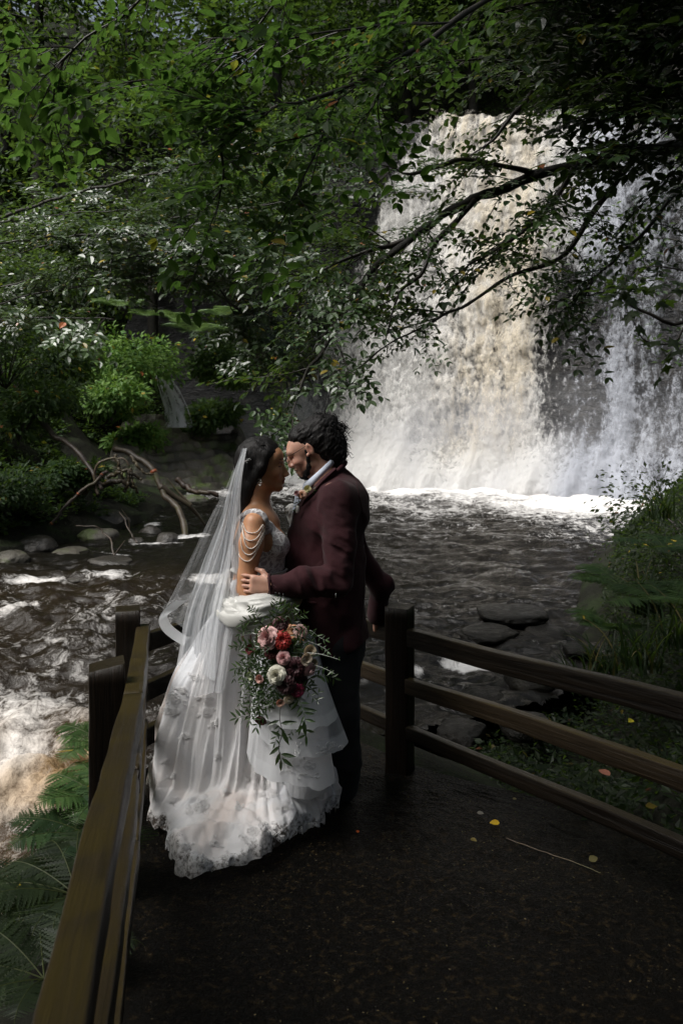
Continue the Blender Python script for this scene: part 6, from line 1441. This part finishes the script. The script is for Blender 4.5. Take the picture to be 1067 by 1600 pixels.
# ground cover of the banks: uncountable
def cover():
    r = np.random.default_rng(77); fo = Foliage(); N_ = 90000
    x = np.concatenate([r.uniform(-16, -3, N_), r.uniform(-12, 22, N_), r.uniform(.9, 7, N_)]); y = np.concatenate([r.uniform(9, 36, N_), r.uniform(19, 50, N_), r.uniform(1.5, 17, N_)])
    d = poly_sd(x, y, WATER); s = (x - FA[0]) * FN[0] + (y - FA[1]) * FN[1]
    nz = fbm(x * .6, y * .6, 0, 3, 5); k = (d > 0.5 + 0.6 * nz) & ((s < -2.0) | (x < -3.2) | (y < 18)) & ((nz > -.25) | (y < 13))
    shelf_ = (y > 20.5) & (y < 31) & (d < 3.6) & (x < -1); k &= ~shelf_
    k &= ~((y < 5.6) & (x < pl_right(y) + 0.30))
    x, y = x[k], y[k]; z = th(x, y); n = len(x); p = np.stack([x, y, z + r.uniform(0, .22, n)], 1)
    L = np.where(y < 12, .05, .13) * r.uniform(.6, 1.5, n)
    fo.leaves(p, r.normal(0, 1, (n, 3)) * [1, 1, .35] + [0, 0, .2], np.tile([0, 0, 1.0], (n, 1)) + r.normal(0, .4, (n, 3)), L, 'coarse', greens(r, n, 'mid', .008) * (0.5 + 0.7 * r.random((n, 1))) * np.where(y < 13, .22, 1.0)[:, None])  # near banks darkened: their shade is put into the leaf colour
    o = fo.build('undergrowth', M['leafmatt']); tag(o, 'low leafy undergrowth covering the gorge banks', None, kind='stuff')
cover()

# ------------------------------------------------------------------ ferns and grasses
def fern(p, n, L, seed, label, pal='fern', pinn=26, az=None, arch=1.0, group=None, fine=True, drop=0.5):
    r = np.random.default_rng(seed); p = np.array(p, float); root = empty('fern', p, label, 'fern', group)
    for i in range(n):
        a = (az[0] + (az[1] - az[0]) * (i + r.random() * .8) / n) if az else 6.283 * (i + r.random() * .6) / n
        ln = L * r.uniform(.75, 1.1); el = r.uniform(.7, 1.1); t = np.linspace(0, 1, pinn + 4); hd = np.array([math.cos(a), math.sin(a), 0])
        hx = ln * (np.sin(t * 1.35) * .85 + .0) * math.cos(el * .55); hz = ln * (math.sin(el) * .75 * t - arch * drop * t ** 2.1)
        pts = p + hd * hx[:, None] + np.array([0, 0, 1]) * hz[:, None] + np.cross(hd, (0, 0, 1)) * (0.08 * ln * math.sin(i * 2.3) * t[:, None] ** 2)
        fo = Foliage(); Pb, D, Nn, Ls = [], [], [], []; T = np.gradient(pts, axis=0); T = unit(T)
        for k in range(3, len(t)):
            w = ln * .26 * (math.sin(min(1, (t[k]) * 1.15) * math.pi) ** .7 * .9 + .06) * (1 if t[k] < .5 else (1.12 - t[k]) / .62); w = max(w, .01 * ln)
            sd = unit(np.cross(T[k], (0, 0, 1))); up = unit(np.cross(sd, T[k]))
            for sg in (-1, 1):
                dv = unit(sd * sg + T[k] * .35 - up * .12 + r.normal(0, .05, 3))
                if False:
                    m = max(3, int(w / (ln * .022))); q = (np.arange(m) + .5) / m; nn = up
                    s2 = np.cross(nn, dv)
                    for j, qq in enumerate(q):
                        for s3 in (-1, 1):
                            Pb.append(pts[k] + dv * w * qq); D.append(s2 * s3 + dv * .6); Nn.append(nn + r.normal(0, .15, 3)); Ls.append(ln * .034 * (1.15 - .75 * qq))
                    Pb.append(pts[k] + dv * w * .9); D.append(dv); Nn.append(nn); Ls.append(ln * .03)
                else:
                    Pb.append(pts[k]); D.append(dv); Nn.append(up + r.normal(0, .1, 3)); Ls.append(w)
        Pb, D, Nn, Ls = map(np.array, (Pb, D, Nn, Ls)); c = greens(r, len(Pb), pal, 0.003) * r.uniform(.8, 1.15)
        V_, F_, C_ = put_leaves(Pb, D, Nn, Ls * (1.0 if fine else 1.15), 'pinna', c); fo.add(V_, F_, C_)
        tb = MB(); tb.tube(pts, np.linspace(.004, .001, len(pts)) * max(.6, L), 4, cap=False, col=(.05, .06, .02)); 
        V2 = np.vstack(tb.V); Q2 = np.vstack(tb.Q); T2 = np.vstack([Q2[:, [0, 1, 2]], Q2[:, [0, 2, 3]]]); fo.add(V2, T2, np.tile([.05, .06, .02], (len(V2), 1)))
        o = fo.build('frond', M['leafmatt'], root)
    return root
def on_bank(px, py, Y): 
    p = P(px, py, Y); return p
gB1 = 'ferns beside the left rail'  # lower ferns take darker palettes: shade put into the frond colour
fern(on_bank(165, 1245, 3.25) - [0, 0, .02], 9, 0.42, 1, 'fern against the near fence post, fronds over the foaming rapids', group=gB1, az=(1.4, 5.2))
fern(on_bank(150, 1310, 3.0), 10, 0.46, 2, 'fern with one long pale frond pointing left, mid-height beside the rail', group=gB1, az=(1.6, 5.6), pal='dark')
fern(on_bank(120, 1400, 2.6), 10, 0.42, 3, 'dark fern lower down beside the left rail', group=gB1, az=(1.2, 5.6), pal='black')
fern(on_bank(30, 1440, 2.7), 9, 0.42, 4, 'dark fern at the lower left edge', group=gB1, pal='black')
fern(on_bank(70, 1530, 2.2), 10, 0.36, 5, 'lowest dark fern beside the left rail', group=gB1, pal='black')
fern(on_bank(165, 1165, 3.6), 6, 0.34, 6, 'small fern high beside the post, over brown rapids', group=gB1, az=(1.8, 4.6))
gB2 = 'ferns on the right bank'
fern(P(985, 925, 5.6), 9, 0.62, 7, 'bright fern at the top of the right bank above the rail', group=gB2, az=(2.0, 5.6), pinn=30)
fern(P(965, 985, 5.2), 7, 0.50, 8, 'lower fern on the right bank close above the top rail', group=gB2, az=(2.2, 5.2))
fern(P(1050, 950, 5.0), 8, 0.60, 9, 'shaded fern at the right edge above the rail', group=gB2, pal='mid')
fern(P(1040, 860, 6.4), 8, 0.60, 10, 'dark fern in front of the pool at the right edge', group=gB2, pal='dark')
gB3 = 'pale ferns on the far bank'
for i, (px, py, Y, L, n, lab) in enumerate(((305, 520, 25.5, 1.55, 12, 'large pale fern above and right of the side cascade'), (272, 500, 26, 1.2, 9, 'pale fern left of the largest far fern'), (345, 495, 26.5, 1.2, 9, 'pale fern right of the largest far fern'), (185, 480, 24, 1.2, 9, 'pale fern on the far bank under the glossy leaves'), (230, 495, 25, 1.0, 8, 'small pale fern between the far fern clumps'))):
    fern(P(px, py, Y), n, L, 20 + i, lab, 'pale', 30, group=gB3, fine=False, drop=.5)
def grass_tuft(p, n, L, seed, label, cat='grass'):
    r = np.random.default_rng(seed); p = np.array(p, float); root = empty('grass_tuft', p, label, cat, 'grass tufts on the right bank'); V = []; Fq = []; C = []; k = 0
    for i in range(n):
        a = r.uniform(0, 6.28); l = L * r.uniform(.5, 1.2); lean = r.uniform(.25, 1.0); m = 9; t = np.linspace(0, 1, m); hd = np.array([math.cos(a), math.sin(a), 0]); b = p + r.normal(0, .06, 3) * [1, 1, .1]
        pts = b + hd * (l * lean * t ** 1.6)[:, None] + np.array([0, 0, 1]) * (l * (t * .9 - lean * .55 * t ** 2.3))[:, None]; sd = np.cross(hd, (0, 0, 1)); w = .006 * (1 - t ** 2) + .0006
        VV = np.stack([pts - sd * w[:, None], pts + sd * w[:, None]], 1).reshape(-1, 3); V.append(VV); j = np.arange(m - 1) * 2 + k; Fq.append(np.stack([j, j + 1, j + 3, j + 2], 1)); k += 2 * m
        c = np.array([0.010, 0.021, 0.007]) * r.uniform(.5, 1.8) if r.random() > .12 else np.array([.12, .10, .04]); C.append(np.tile(c, (2 * m, 1)))
    o = mesh_np('blades', np.vstack(V), np.vstack(Fq), M['leafmatt'], cols=np.vstack(C)); local(o, root)
for i, (px, py, Y, n, L, lab) in enumerate(((1000, 1045, 4.6, 120, .42, 'grass tuft above the top rail near the right edge'), (940, 1050, 4.9, 90, .36, 'grass tuft behind the top rail'), (1060, 1010, 4.6, 90, .45, 'grass tuft at the right edge'), (900, 1075, 5.0, 60, .30, 'sparse grass below the fern behind the top rail'), (1010, 960, 5.4, 90, .5, 'long grass among the ferns of the right bank'), (1035, 810, 7.5, 70, .55, 'long grass leaning over the pool at the right'))):
    grass_tuft(P(px, py, Y), int(n * .6), L, 600 + i, lab)
# ------------------------------------------------------------------ rocks
def rock(p, size, seed, label, mat='rock', group='boulders in the river', rot=0.0, flat=0.0):
    r = np.random.default_rng(seed); n, m = 40, 26; th_, ph = np.meshgrid(np.linspace(0, 2 * np.pi, n, endpoint=False), np.linspace(0.02, np.pi - .02, m), indexing='ij')
    d = np.stack([np.cos(th_) * np.sin(ph), np.sin(th_) * np.sin(ph), np.cos(ph)], 2)
    R = 1 + .28 * fbm(d[..., 0] * 1.2 + seed, d[..., 1] * 1.2, d[..., 2] * 1.2, 3, seed) + .07 * fbm(d[..., 0] * 5 + seed, d[..., 1] * 5, d[..., 2] * 5, 3, seed + 2)
    q = d * R[..., None]; mx = 0.72 + 0.1 * r.random(); q = np.sign(q) * np.minimum(np.abs(q), mx + (np.abs(q) - mx) * .25) if flat else q
    q = q * np.array(size); c, s = math.cos(rot), math.sin(rot); q = np.stack([q[..., 0] * c - q[..., 1] * s, q[..., 0] * s + q[..., 1] * c, q[..., 2]], 2) + np.array(p)
    o = mesh_np('rock', q.reshape(-1, 3), grid_faces(n, m, True), M[mat]); tag(o, label, 'rock', group)
def WP(px, py, z=-1.23):
    Y = (EYE - z) * F / (py - HY); return np.array([(px - CX) / F * Y, Y, z])
RK = [(155, 835, 30, 16, 'pale rounded boulder below the fallen grey limb'), (163, 812, 44, 26, 'big square brown boulder under the tangle of limbs'), (235, 830, 17, 12, 'dark boulder beside white foam in the driftwood'), (200, 812, 16, 12, 'dark rock right of the big square boulder'), (262, 842, 22, 14, 'dark boulder against the tapering snag'), (212, 845, 13, 8, 'small stone right of the pale boulder'),
      (110, 862, 34, 9, 'flat dark rock at the water edge below the pale boulder'), (170, 876, 40, 9, 'low dark rock awash left of the veil'), (60, 850, 34, 18, 'dark rock under the left bank'), (20, 870, 30, 14, 'dark rock at the left frame edge'), (330, 750, 24, 9, 'low rock with foam behind the veil'), (372, 762, 20, 8, 'low dark rock close left of the veil top'),
      (300, 780, 26, 9, 'dark rock lying behind the snag'), (120, 905, 26, 7, 'water-washed rock with small spill on the left'), (225, 780, 14, 12, 'dark rock in the middle of the tangle')]
for i, (px, py, w, h, lab) in enumerate(RK):
    q = WP(px, py + h * .6); s = q[1] / F; rock(q + [0, 0, h * s * .3], (w * s, w * s * .8, h * s), 40 + i, lab, 'boulder' if i % 3 else 'mossrock', rot=i * 1.3, flat=1 if i in (1, 3, 6) else 0)
NR = [(800, 955, 62, 14, 9.6, 'long dark slab lying in the pool right of the corner post'), (760, 985, 50, 12, 8.9, 'dark slab nearest the corner post, in the pool'), (850, 985, 40, 16, 9.2, 'dark rock below the right bank ferns'), (690, 1090, 40, 16, 7.3, 'dark rock behind the middle rail by the corner post'), (760, 1085, 46, 22, 7.2, 'dark rock behind the middle rail'), (830, 1060, 44, 20, 7.4, 'dark rock below foam right of the corner post'),
      (720, 1140, 46, 24, 6.4, 'dark rock behind the lowest rail'), (820, 1130, 50, 24, 6.3, 'mossy stone behind the lower rails'), (615, 1110, 30, 16, 7.0, 'dark rock seen between the posts and the groom'), (905, 1010, 30, 12, 8.4, 'dark rock at the foot of the right bank'), (575, 1090, 22, 10, 7.4, 'small rock between the groom and the corner post')]
for i, (px, py, w, h, Y, lab) in enumerate(NR):
    q = P(px, py + 5, Y); s = Y / F; rock(q, (w * s, w * s * .9, h * s * .75), 80 + i, lab, 'rock', 'rocks on the near shore', rot=i * 0.7, flat=1)

# ------------------------------------------------------------------ fallen limbs
def snag(name, label, pts, r0, r1, seed, subs=(), tips=(), col=(1, 1, 1), cat='dead branch', group='fallen limbs at the bank'):
    root = empty(name, pts[0], label, cat, group); mb = MB(); r = np.random.default_rng(seed); p = smooth_path(pts, 50)
    p = p + min(0.03, r0 * .5) * np.stack([vnoise(np.arange(50) * .25, seed, k, 3) for k in range(3)], 1)
    c = np.tile(np.array(col), (52 * 0 + 0, 1)) if False else None
    mb.tube(p, .62 * np.linspace(r0, r1, 50) * (1 + .15 * vnoise(np.arange(50) * .45, seed, 7, 3)), 10, col=col); mb.build('stem', M['drift'], root, cols=True)
    for s in subs:
        b = MB(); q = smooth_path(s[0], 26); b.tube(q, np.linspace(s[1], s[1] * .3, 26) * .8, 7, col=col); b.build('branch', M['drift'], root, cols=True)
    for t in tips:
        b = MB(); q = p[t[0]]; q2 = p[min(49, t[0] + 1)]; b.tube([q, q2], np.interp(t[0], [0, 49], [r0, r1]) * .68, 9, col=(5, 1.7, 0.9)); b.build('orange_scar', M['drift'], root, cols=True)
snag('fallen_limb', 'grey limb sloping down from the mossy bank at left', [P(28, 600, 17.5), P(60, 650, 17.2), P(85, 680, 16.8), P(118, 702, 16.5), P(145, 735, 16.2), P(158, 765, 16.0)], .12, .06, 1, col=(1.0, .95, 1.0))
snag('dead_branch', 'straight dead branch with orange scars above the water', [P(78, 822, 15.4), P(98, 797, 15.6), P(120, 776, 15.8), P(150, 752, 16.0), P(168, 735, 16.2)], .045, .06, 2, tips=((1,), (26,), (42,)), col=(.9, .75, .7))
snag('dead_branch', 'curved grey branch arching over the tangle', [P(152, 775, 16), P(149, 745, 16), P(156, 725, 16), P(172, 718, 16), P(190, 716, 16), P(205, 728, 16)], .05, .03, 3, col=(1.7, 1.6, 1.5))
snag('dead_tree', 'thick tapering snag with mossy top leaning down into the pool', [P(180, 700, 17.5), P(215, 715, 17.2), P(238, 735, 17), P(252, 765, 16.8), P(270, 785, 16.6), P(284, 805, 16.4), P(293, 848, 16.0)], .11, .10, 4, subs=(([P(250, 760, 16.8), P(272, 775, 16.9), P(298, 792, 17), P(322, 822, 17.2)], .10), ([P(300, 790, 17), P(280, 770, 17), P(262, 748, 17)], .05)), col=(1.1, 1.05, .9), tips=((17,),))
snag('dead_branch', 'short brown branch lying on the shelf right of the snag', [P(278, 748, 19), P(292, 762, 18.8), P(315, 770, 18.6), P(340, 772, 18.6)], .12, .08, 5, col=(.8, .6, .5))
snag('dead_branch', 'thin forked branch rising from the shallows', [P(192, 888, 13.4), P(178, 868, 13.6), P(175, 850, 13.8), P(165, 835, 14), P(150, 824, 14), P(118, 822, 14)], .035, .012, 6, subs=(([P(179, 868, 13.6), P(188, 855, 13.6), P(196, 844, 13.6)], .02), ([P(192, 888, 13.4), P(205, 900, 13.2)], .03)), col=(.9, .8, .75))
snag('dead_branch', 'thin twig fork standing right of the pale boulder', [P(215, 848, 14.5), P(203, 830, 14.6), P(195, 812, 14.8), P(186, 800, 15)], .025, .01, 7, subs=(([P(203, 830, 14.6), P(201, 812, 14.6), P(190, 795, 14.6)], .012),), col=(1.0, .9, .85))
for i, (a, b, c, w) in enumerate((((160, 760), (185, 752), (214, 762), .1), ((170, 745), (195, 735), (222, 750), .08), ((196, 770), (202, 745), (206, 730), .06), ((215, 770), (208, 750), (204, 735), .05), ((130, 770), (150, 756), (176, 758), .07), ((180, 712), (190, 738), (198, 760), .06), ((205, 712), (222, 735), (240, 742), .05))):
    snag('dead_branch', ['broken limb low in the tangle', 'mossy limb crossing the tangle', 'upright broken stub in the tangle', 'pale thin stub leaning in the tangle', 'dark limb under the arching branch', 'thin limb dropping through the tangle', 'thin limb behind the snag top'][i], [P(*a, 16.4), P(*b, 16.3), P(*c, 16.4)], w, w * .6, 20 + i, col=(.7 + .1 * i, .65 + .1 * i, .5 + .06 * i))
# thin root lying along the edge of the path
snag('fallen_stick', 'thin pale stick lying on the path below the right rails', [G(790, 1311) + [0, 0, .006], G(830, 1328) + [0, 0, .008], G(880, 1345) + [0, 0, .008], G(938, 1366) + [0, 0, .006]], .004, .002, 50, col=(1.6, 1.5, 1.3), cat='stick', group='')

# ------------------------------------------------------------------ fallen leaves
def fallen(px, py, L, col, label, seed, kind='fine', Y=None):
    r = np.random.default_rng(seed); p = (G(px, py) if Y is None else P(px, py, Y)) + [0, 0, .012]; a = r.uniform(0, 6.28)
    V, T, C = put_leaves(p[None], np.array([[math.cos(a), math.sin(a), .05]]), np.array([[.1, -.5, 1.0]]), np.array([L]), kind, np.array([col])); o = mesh_np('fallen_leaf', V, T, M['leafmatt'], cols=C); tag(o, label, 'leaf', 'fallen leaves')
fallen(780, 1290, .042, (.50, .33, .02), 'round yellow leaf on the path right of the corner post', 1)
fallen(559, 1306, .022, (.60, .12, .03), 'tiny orange red leaf on the path before the groom', 2)
fallen(920, 1350, .045, (.16, .14, .06), 'dull olive leaf on the path near the stick end', 3)
fallen(745, 1274, .030, (.15, .14, .12), 'small grey leaf on the path left of the yellow leaf', 4)
fallen(817, 1050, .05, (.5, .25, .02), 'orange leaf under the top rail on the dark rocks', 5, Y=6.6); fallen(842, 1155, .04, (.55, .42, .03), 'yellow leaf behind the lowest rail', 6, Y=5.4); fallen(988, 1128, .05, (.4, .35, .03), 'yellow green leaf between top and middle rail', 7, Y=4.3)
fallen(952, 1216, .07, (.30, .12, .08), 'red brown leaf below the middle rail at right', 8, Y=3.7); fallen(735, 1315, .03, (.13, .10, .03), 'brown leaf on the path', 9); fallen(800, 1252, .02, (.2, .16, .08), 'tiny pale leaf on the path', 10)
def litter():
    r = np.random.default_rng(5); n = 4200; Y = r.uniform(.9, 5.0, n); x = pl_left(Y) + (pl_right(Y) + .4 - pl_left(Y)) * r.random(n); p = np.stack([x, Y, -PLAT_SLOPE * Y + .012], 1)
    c = np.array([.040, .029, .014]) * r.uniform(.3, 2.4, (n, 1)); m = r.random(n) < .012; c[m] = np.array([.16, .12, .06]); fo = Foliage()
    fo.leaves(p, r.normal(0, 1, (n, 3)) * [1, 1, .1], np.tile([0, 0, 1.0], (n, 1)) + r.normal(0, .3, (n, 3)), r.uniform(.003, .010, n), 'coarse', c); o = fo.build('leaf_litter', M['leafmatt']); tag(o, 'fine dark leaf litter and grit on the path', None, kind='stuff')
litter()

# ------------------------------------------------------------------ bouquet and buttonhole
m_, nt_, b_ = new_mat('petal'); at_ = N(nt_, 'ShaderNodeAttribute', attribute_name='col'); nt_.links.new(at_.outputs['Color'], b_.inputs['Base Color']); b_.inputs['Roughness'].default_value = .55; b_.inputs['Sheen Weight'].default_value = .3; M['petal'] = m_
def rose(c, rad, col, seed, facing=(0, -1, .25), kind='rose', col2=None):
    """cupped petals spiralling out of a closed heart"""
    r = np.random.default_rng(seed); V = []; Fq = []; C = []; n = 0; f = unit(np.array(facing, float) + r.normal(0, .15, 3)); s = unit(np.cross(f, (0.1, 0, 1))); u = np.cross(s, f); col = np.array(col); col2 = np.array(col2 if col2 is not None else col * .75)
    layers = {'rose': [(3, .22, .95, .0), (4, .40, .85, .25), (5, .62, .62, .6), (6, .85, .35, 1.0), (6, 1.0, .12, 1.35)], 'carnation': [(8, .4, .5, .5), (11, .65, .4, .8), (14, .85, .25, 1.1), (14, 1.0, .05, 1.5)], 'bud': [(3, .5, 1.1, .0), (3, .8, 1.0, .1), (4, 1.0, .8, .2)]}[kind]
    for li, (k, R, up, op) in enumerate(layers):
        for j in range(k):
            a0 = 6.283 * (j + .5 * li + r.uniform(-.12, .12)) / k; wd = 6.283 / k * (0.72 if kind != 'carnation' else .6); nu, nv = 7, 6; q = np.zeros((nu, nv, 3)); cc = np.zeros((nu, nv, 3))
            for iu in range(nu):
                for iv in range(nv):
                    uu = (iu / (nu - 1) - .5) * 2; v = iv / (nv - 1); a = a0 + uu * wd * (.35 + .65 * v ** .6); rr = rad * R * (v ** .75) * (1 - .10 * uu * uu); h = rad * (up * (v ** 1.4) * .75 - .25 * op * max(0, v - .65) * 2 - .14 * uu * uu * v)
                    if kind == 'carnation': h += rad * .10 * math.sin(uu * 9 + j) * v; rr *= 1 + .06 * math.cos(uu * 11)
                    rr = rr + rad * .03 * math.sin(uu * 5 + j) * v
                    q[iu, iv] = c + s * rr * math.cos(a) + u * rr * math.sin(a) + f * h; cc[iu, iv] = (col2 * (1 - v) + col * v) * r.uniform(.96, 1.04)
            V.append(q.reshape(-1, 3)); C.append(cc.reshape(-1, 3)); Fq.append(grid_faces(nu, nv) + n); n += nu * nv
    return np.vstack(V), np.vstack(Fq), np.vstack(C)
bq = empty('bouquet', P(440, 1000, 3.16), 'cascading bouquet of blush roses, dark red blooms and trailing greenery held by the bride', 'bouquet')
BQ = [  # px, py, radius px, colour, kind, name, depth
    (418, 996, 15.5, (.72, .44, .42), 'rose', 'rose', 3.04), (441, 1000, 12.5, (.42, .018, .012), 'carnation', 'carnation', 3.03), (438, 974, 11, (.06, .006, .010), 'carnation', 'carnation', 3.08), (470, 987, 10, (.74, .50, .46), 'rose', 'rose', 3.08),
    (483, 1017, 8.5, (.66, .56, .42), 'bud', 'rosebud', 3.05), (477, 1030, 8, (.70, .60, .48), 'bud', 'rosebud', 3.03), (488, 1036, 6.5, (.66, .56, .44), 'bud', 'rosebud', 3.06), (443, 1028, 9.5, (.68, .38, .38), 'rose', 'rose', 3.02), (484, 1047, 10, (.66, .42, .42), 'rose', 'rose', 3.04),
    (432, 1055, 13, (.72, .70, .58), 'rose', 'rose', 3.01), (394, 1055, 7, (.50, .56, .36), 'bud', 'rosebud', 3.07), (407, 1060, 6, (.70, .42, .36), 'bud', 'rosebud', 3.04), (462, 1044, 14, (.055, .006, .012), 'carnation', 'dahlia', 3.02), (446, 1072, 14, (.045, .006, .010), 'carnation', 'dahlia', 3.01),
    (425, 1018, 11, (.12, .010, .014), 'carnation', 'carnation', 3.05), (465, 1080, 10, (.30, .016, .07), 'rose', 'rose', 3.03), (438, 1097, 5.5, (.76, .48, .36), 'bud', 'rosebud', 3.02), (451, 1094, 7, (.72, .64, .50), 'rose', 'rose', 3.03), (409, 1122, 8, (.16, .010, .012), 'bud', 'berry', 3.03), (393, 1015, 7, (.14, .012, .014), 'bud', 'berry', 3.07),
    (462, 1062, 9, (.22, .01, .03), 'carnation', 'carnation', 3.05), (475, 1066, 8, (.05, .006, .01), 'carnation', 'carnation', 3.05), (455, 1010, 9, (.05, .006, .008), 'carnation', 'carnation', 3.06)]
for i, (px, py, rp, col, kind, nm, Y) in enumerate(BQ):
    c = P(px, py, Y); rad = 1.22 * rp / F * Y; fx = (px - 440) / 90; fz = (1030 - py) / 160
    V_, F_, C_ = rose(c, rad, col, 700 + i, (fx, -1, fz + .1), kind, col2=np.array(col) * (.55 if kind != 'rose' else .72)); o = mesh_np(nm, V_, F_, M['petal'], cols=C_); local(o, bq)
def sprig(path, leaf, seed, kind='lance', pal='mid', step=.02, spread=1.0, name='leaf_sprig', parent=None, tilt=.3, dark=1.0):
    r = np.random.default_rng(seed); L = np.linalg.norm(np.diff(np.array(path), axis=0), axis=1).sum(); n = max(4, int(L / step)); pts = smooth_path(path, n); T = unit(np.gradient(pts, axis=0)); fo = Foliage()
    sd = unit(np.cross(T, np.array([0.1, -1, .1]))); i = np.arange(1, n); sg = np.where(i % 2, 1, -1)[:, None]
    d = T[1:] * .75 + sd[1:] * sg * spread + r.normal(0, .22, (n - 1, 3)); nn = np.tile([0, -1, .4], (n - 1, 1)) + r.normal(0, tilt, (n - 1, 3))
    fo.leaves(pts[1:], d, nn, leaf * r.uniform(.7, 1.15, n - 1), kind, greens(r, n - 1, pal, 0) * dark); fo.leaves(pts[-1:], T[-1:], nn[-1:], np.array([leaf]), kind, greens(r, 1, pal, 0) * dark)
    mb = MB(); mb.tube(pts, np.linspace(.0016, .0007, n), 4, cap=False); V2 = np.vstack(mb.V); Q2 = np.vstack(mb.Q); fo.add(V2, np.vstack([Q2[:, [0, 1, 2]], Q2[:, [0, 2, 3]]]), np.tile([.03, .05, .02], (len(V2), 1)))
    o = fo.build(name, M['leaf'], parent or bq); return o
SP = [((425, 1010), (405, 1025), (380, 1035), (366, 1060), .022, 'gloss'), ((430, 1000), (410, 975), (392, 968), (378, 975), .030, 'gloss'), ((430, 985), (422, 965), (428, 948), (431, 936), .026, 'mid'), ((435, 985), (445, 965), (455, 952), (462, 948), .026, 'mid'), ((420, 990), (405, 968), (398, 955), (392, 950), .026, 'gloss'),
      ((440, 1000), (420, 1010), (395, 1012), (372, 1010), .024, 'mid'), ((425, 1040), (400, 1045), (385, 1062), (378, 1080), .020, 'mid'), ((425, 1060), (400, 1075), (385, 1088), (376, 1098), .022, 'gloss'), ((430, 1075), (410, 1092), (398, 1108), (390, 1126), .028, 'gloss'), ((435, 1080), (420, 1105), (410, 1120), (400, 1136), .028, 'mid'),
      ((440, 1090), (438, 1120), (436, 1140), (430, 1160), .026, 'dark'), ((450, 1090), (455, 1115), (458, 1135), (452, 1150), .026, 'gloss'), ((465, 1090), (472, 1105), (476, 1120), (478, 1148), .044, 'dark'), ((470, 1070), (485, 1085), (495, 1095), (498, 1082), .024, 'dark'), ((475, 1000), (490, 1005), (505, 1012), (512, 1018), .022, 'fresh'), ((470, 990), (485, 985), (498, 995), (508, 1000), .026, 'mid'),
      ((480, 1020), (500, 1022), (515, 1026), (528, 1030), .012, 'mid'), ((480, 1035), (495, 1040), (508, 1045), (518, 1050), .014, 'mid'), ((450, 985), (460, 970), (468, 962), (476, 958), .028, 'mid'), ((410, 985), (400, 990), (385, 985), (375, 990), .026, 'gloss'), ((420, 1050), (410, 1040), (395, 1038), (382, 1045), .02, 'mid')]
for i, s in enumerate(SP):
    yy = 3.02 + .03 * (i % 4); sprig([P(a, b, yy - .02 * k) for k, (a, b) in enumerate(s[:4])], s[4], 800 + i, 'lance', s[5], .011)
for i in range(130):     # dense filler greenery round the flowers
    r = np.random.default_rng(900 + i); a = r.uniform(0, 6.28); cx_, cy_ = 440 + r.normal() * 20, 1040 + r.normal() * 32; e = r.uniform(18, 40); yy = r.uniform(3.05, 3.14)
    sprig([P(cx_, cy_, yy), P(cx_ + e * .5 * math.cos(a), cy_ + e * .5 * math.sin(a), yy - .02), P(cx_ + e * math.cos(a), cy_ + e * math.sin(a) + 5, yy - .01)], r.uniform(.024, .038), 950 + i, 'lance', ['mid', 'dark', 'dark', 'mid'][i % 4], .008, tilt=.5)
# the long trailing sprig with its big leaves
tr_ = smooth_path([P(440, 1095, 3.04), P(437, 1120, 3.0), P(441, 1145, 2.98), P(436, 1165, 2.97), P(438, 1185, 2.96), P(440, 1200, 2.96)], 30); mb = MB(); mb.tube(tr_, .0016, 5); mb.build('trailing_stem', M['twig'], bq)
for i, (px, py, dx, dy, L) in enumerate(((437, 1125, -20, 8, 19), (438, 1130, 22, -2, 24), (440, 1140, 10, 20, 24), (440, 1150, -16, -8, 17), (438, 1165, -18, 15, 20), (438, 1175, -8, 22, 20), (438, 1178, 22, 3, 22), (439, 1186, 0, 16, 17), (440, 1184, 16, 12, 20), (474, 1108, 20, 2, 20), (474, 1125, 4, 25, 24), (470, 1130, -3, 18, 17))):
    fo = Foliage(); d = np.array([[dx, -2, -dy]], float); fo.leaves(P(px, py, 2.97)[None], d, np.array([[.1, -1, .3]]), np.array([L / F * 2.97 * 1.15]), 'lance', np.array([[.018, .035, .014]])); fo.build('leaf', M['leaf'], bq)
mb = MB(); mb.tube([P(442, 975, 3.24), P(441, 1010, 3.14), P(440, 1040, 3.10)], [.017, .019, .022], 12); mb.build('stem_wrap', M['satin'], bq)
# buttonhole on the lapel
bo = empty('buttonhole_flower', P(474, 772, 3.50), 'peach rose buttonhole with foliage on the burgundy lapel', 'buttonhole')
for i, (px, py, rp, col, kind) in enumerate(((472, 773, 8, (.80, .52, .38), 'rose'), (481, 764, 6, (.66, .62, .34), 'bud'), (464, 771, 4.5, (.55, .30, .30), 'bud'))):
    V_, F_, C_ = rose(P(px, py, 3.50), rp / F * 3.5, col, 1200 + i, (-.3, -1, .2), kind); o = mesh_np('rose' if kind == 'rose' else 'rosebud', V_, F_, M['petal'], cols=C_); local(o, bo)
sprig([P(470, 776, 3.51), P(465, 786, 3.5), P(463, 796, 3.5)], .022, 1300, 'lance', 'dark', .007, parent=bo); sprig([P(475, 772, 3.51), P(486, 768, 3.5), P(490, 764, 3.5)], .018, 1301, 'lance', 'mid', .007, parent=bo)
mb = MB(); mb.box(P(465, 796, 3.50), (.016, .006, .034), bev=.003); mb.build('charm', M['crystal'], bo)
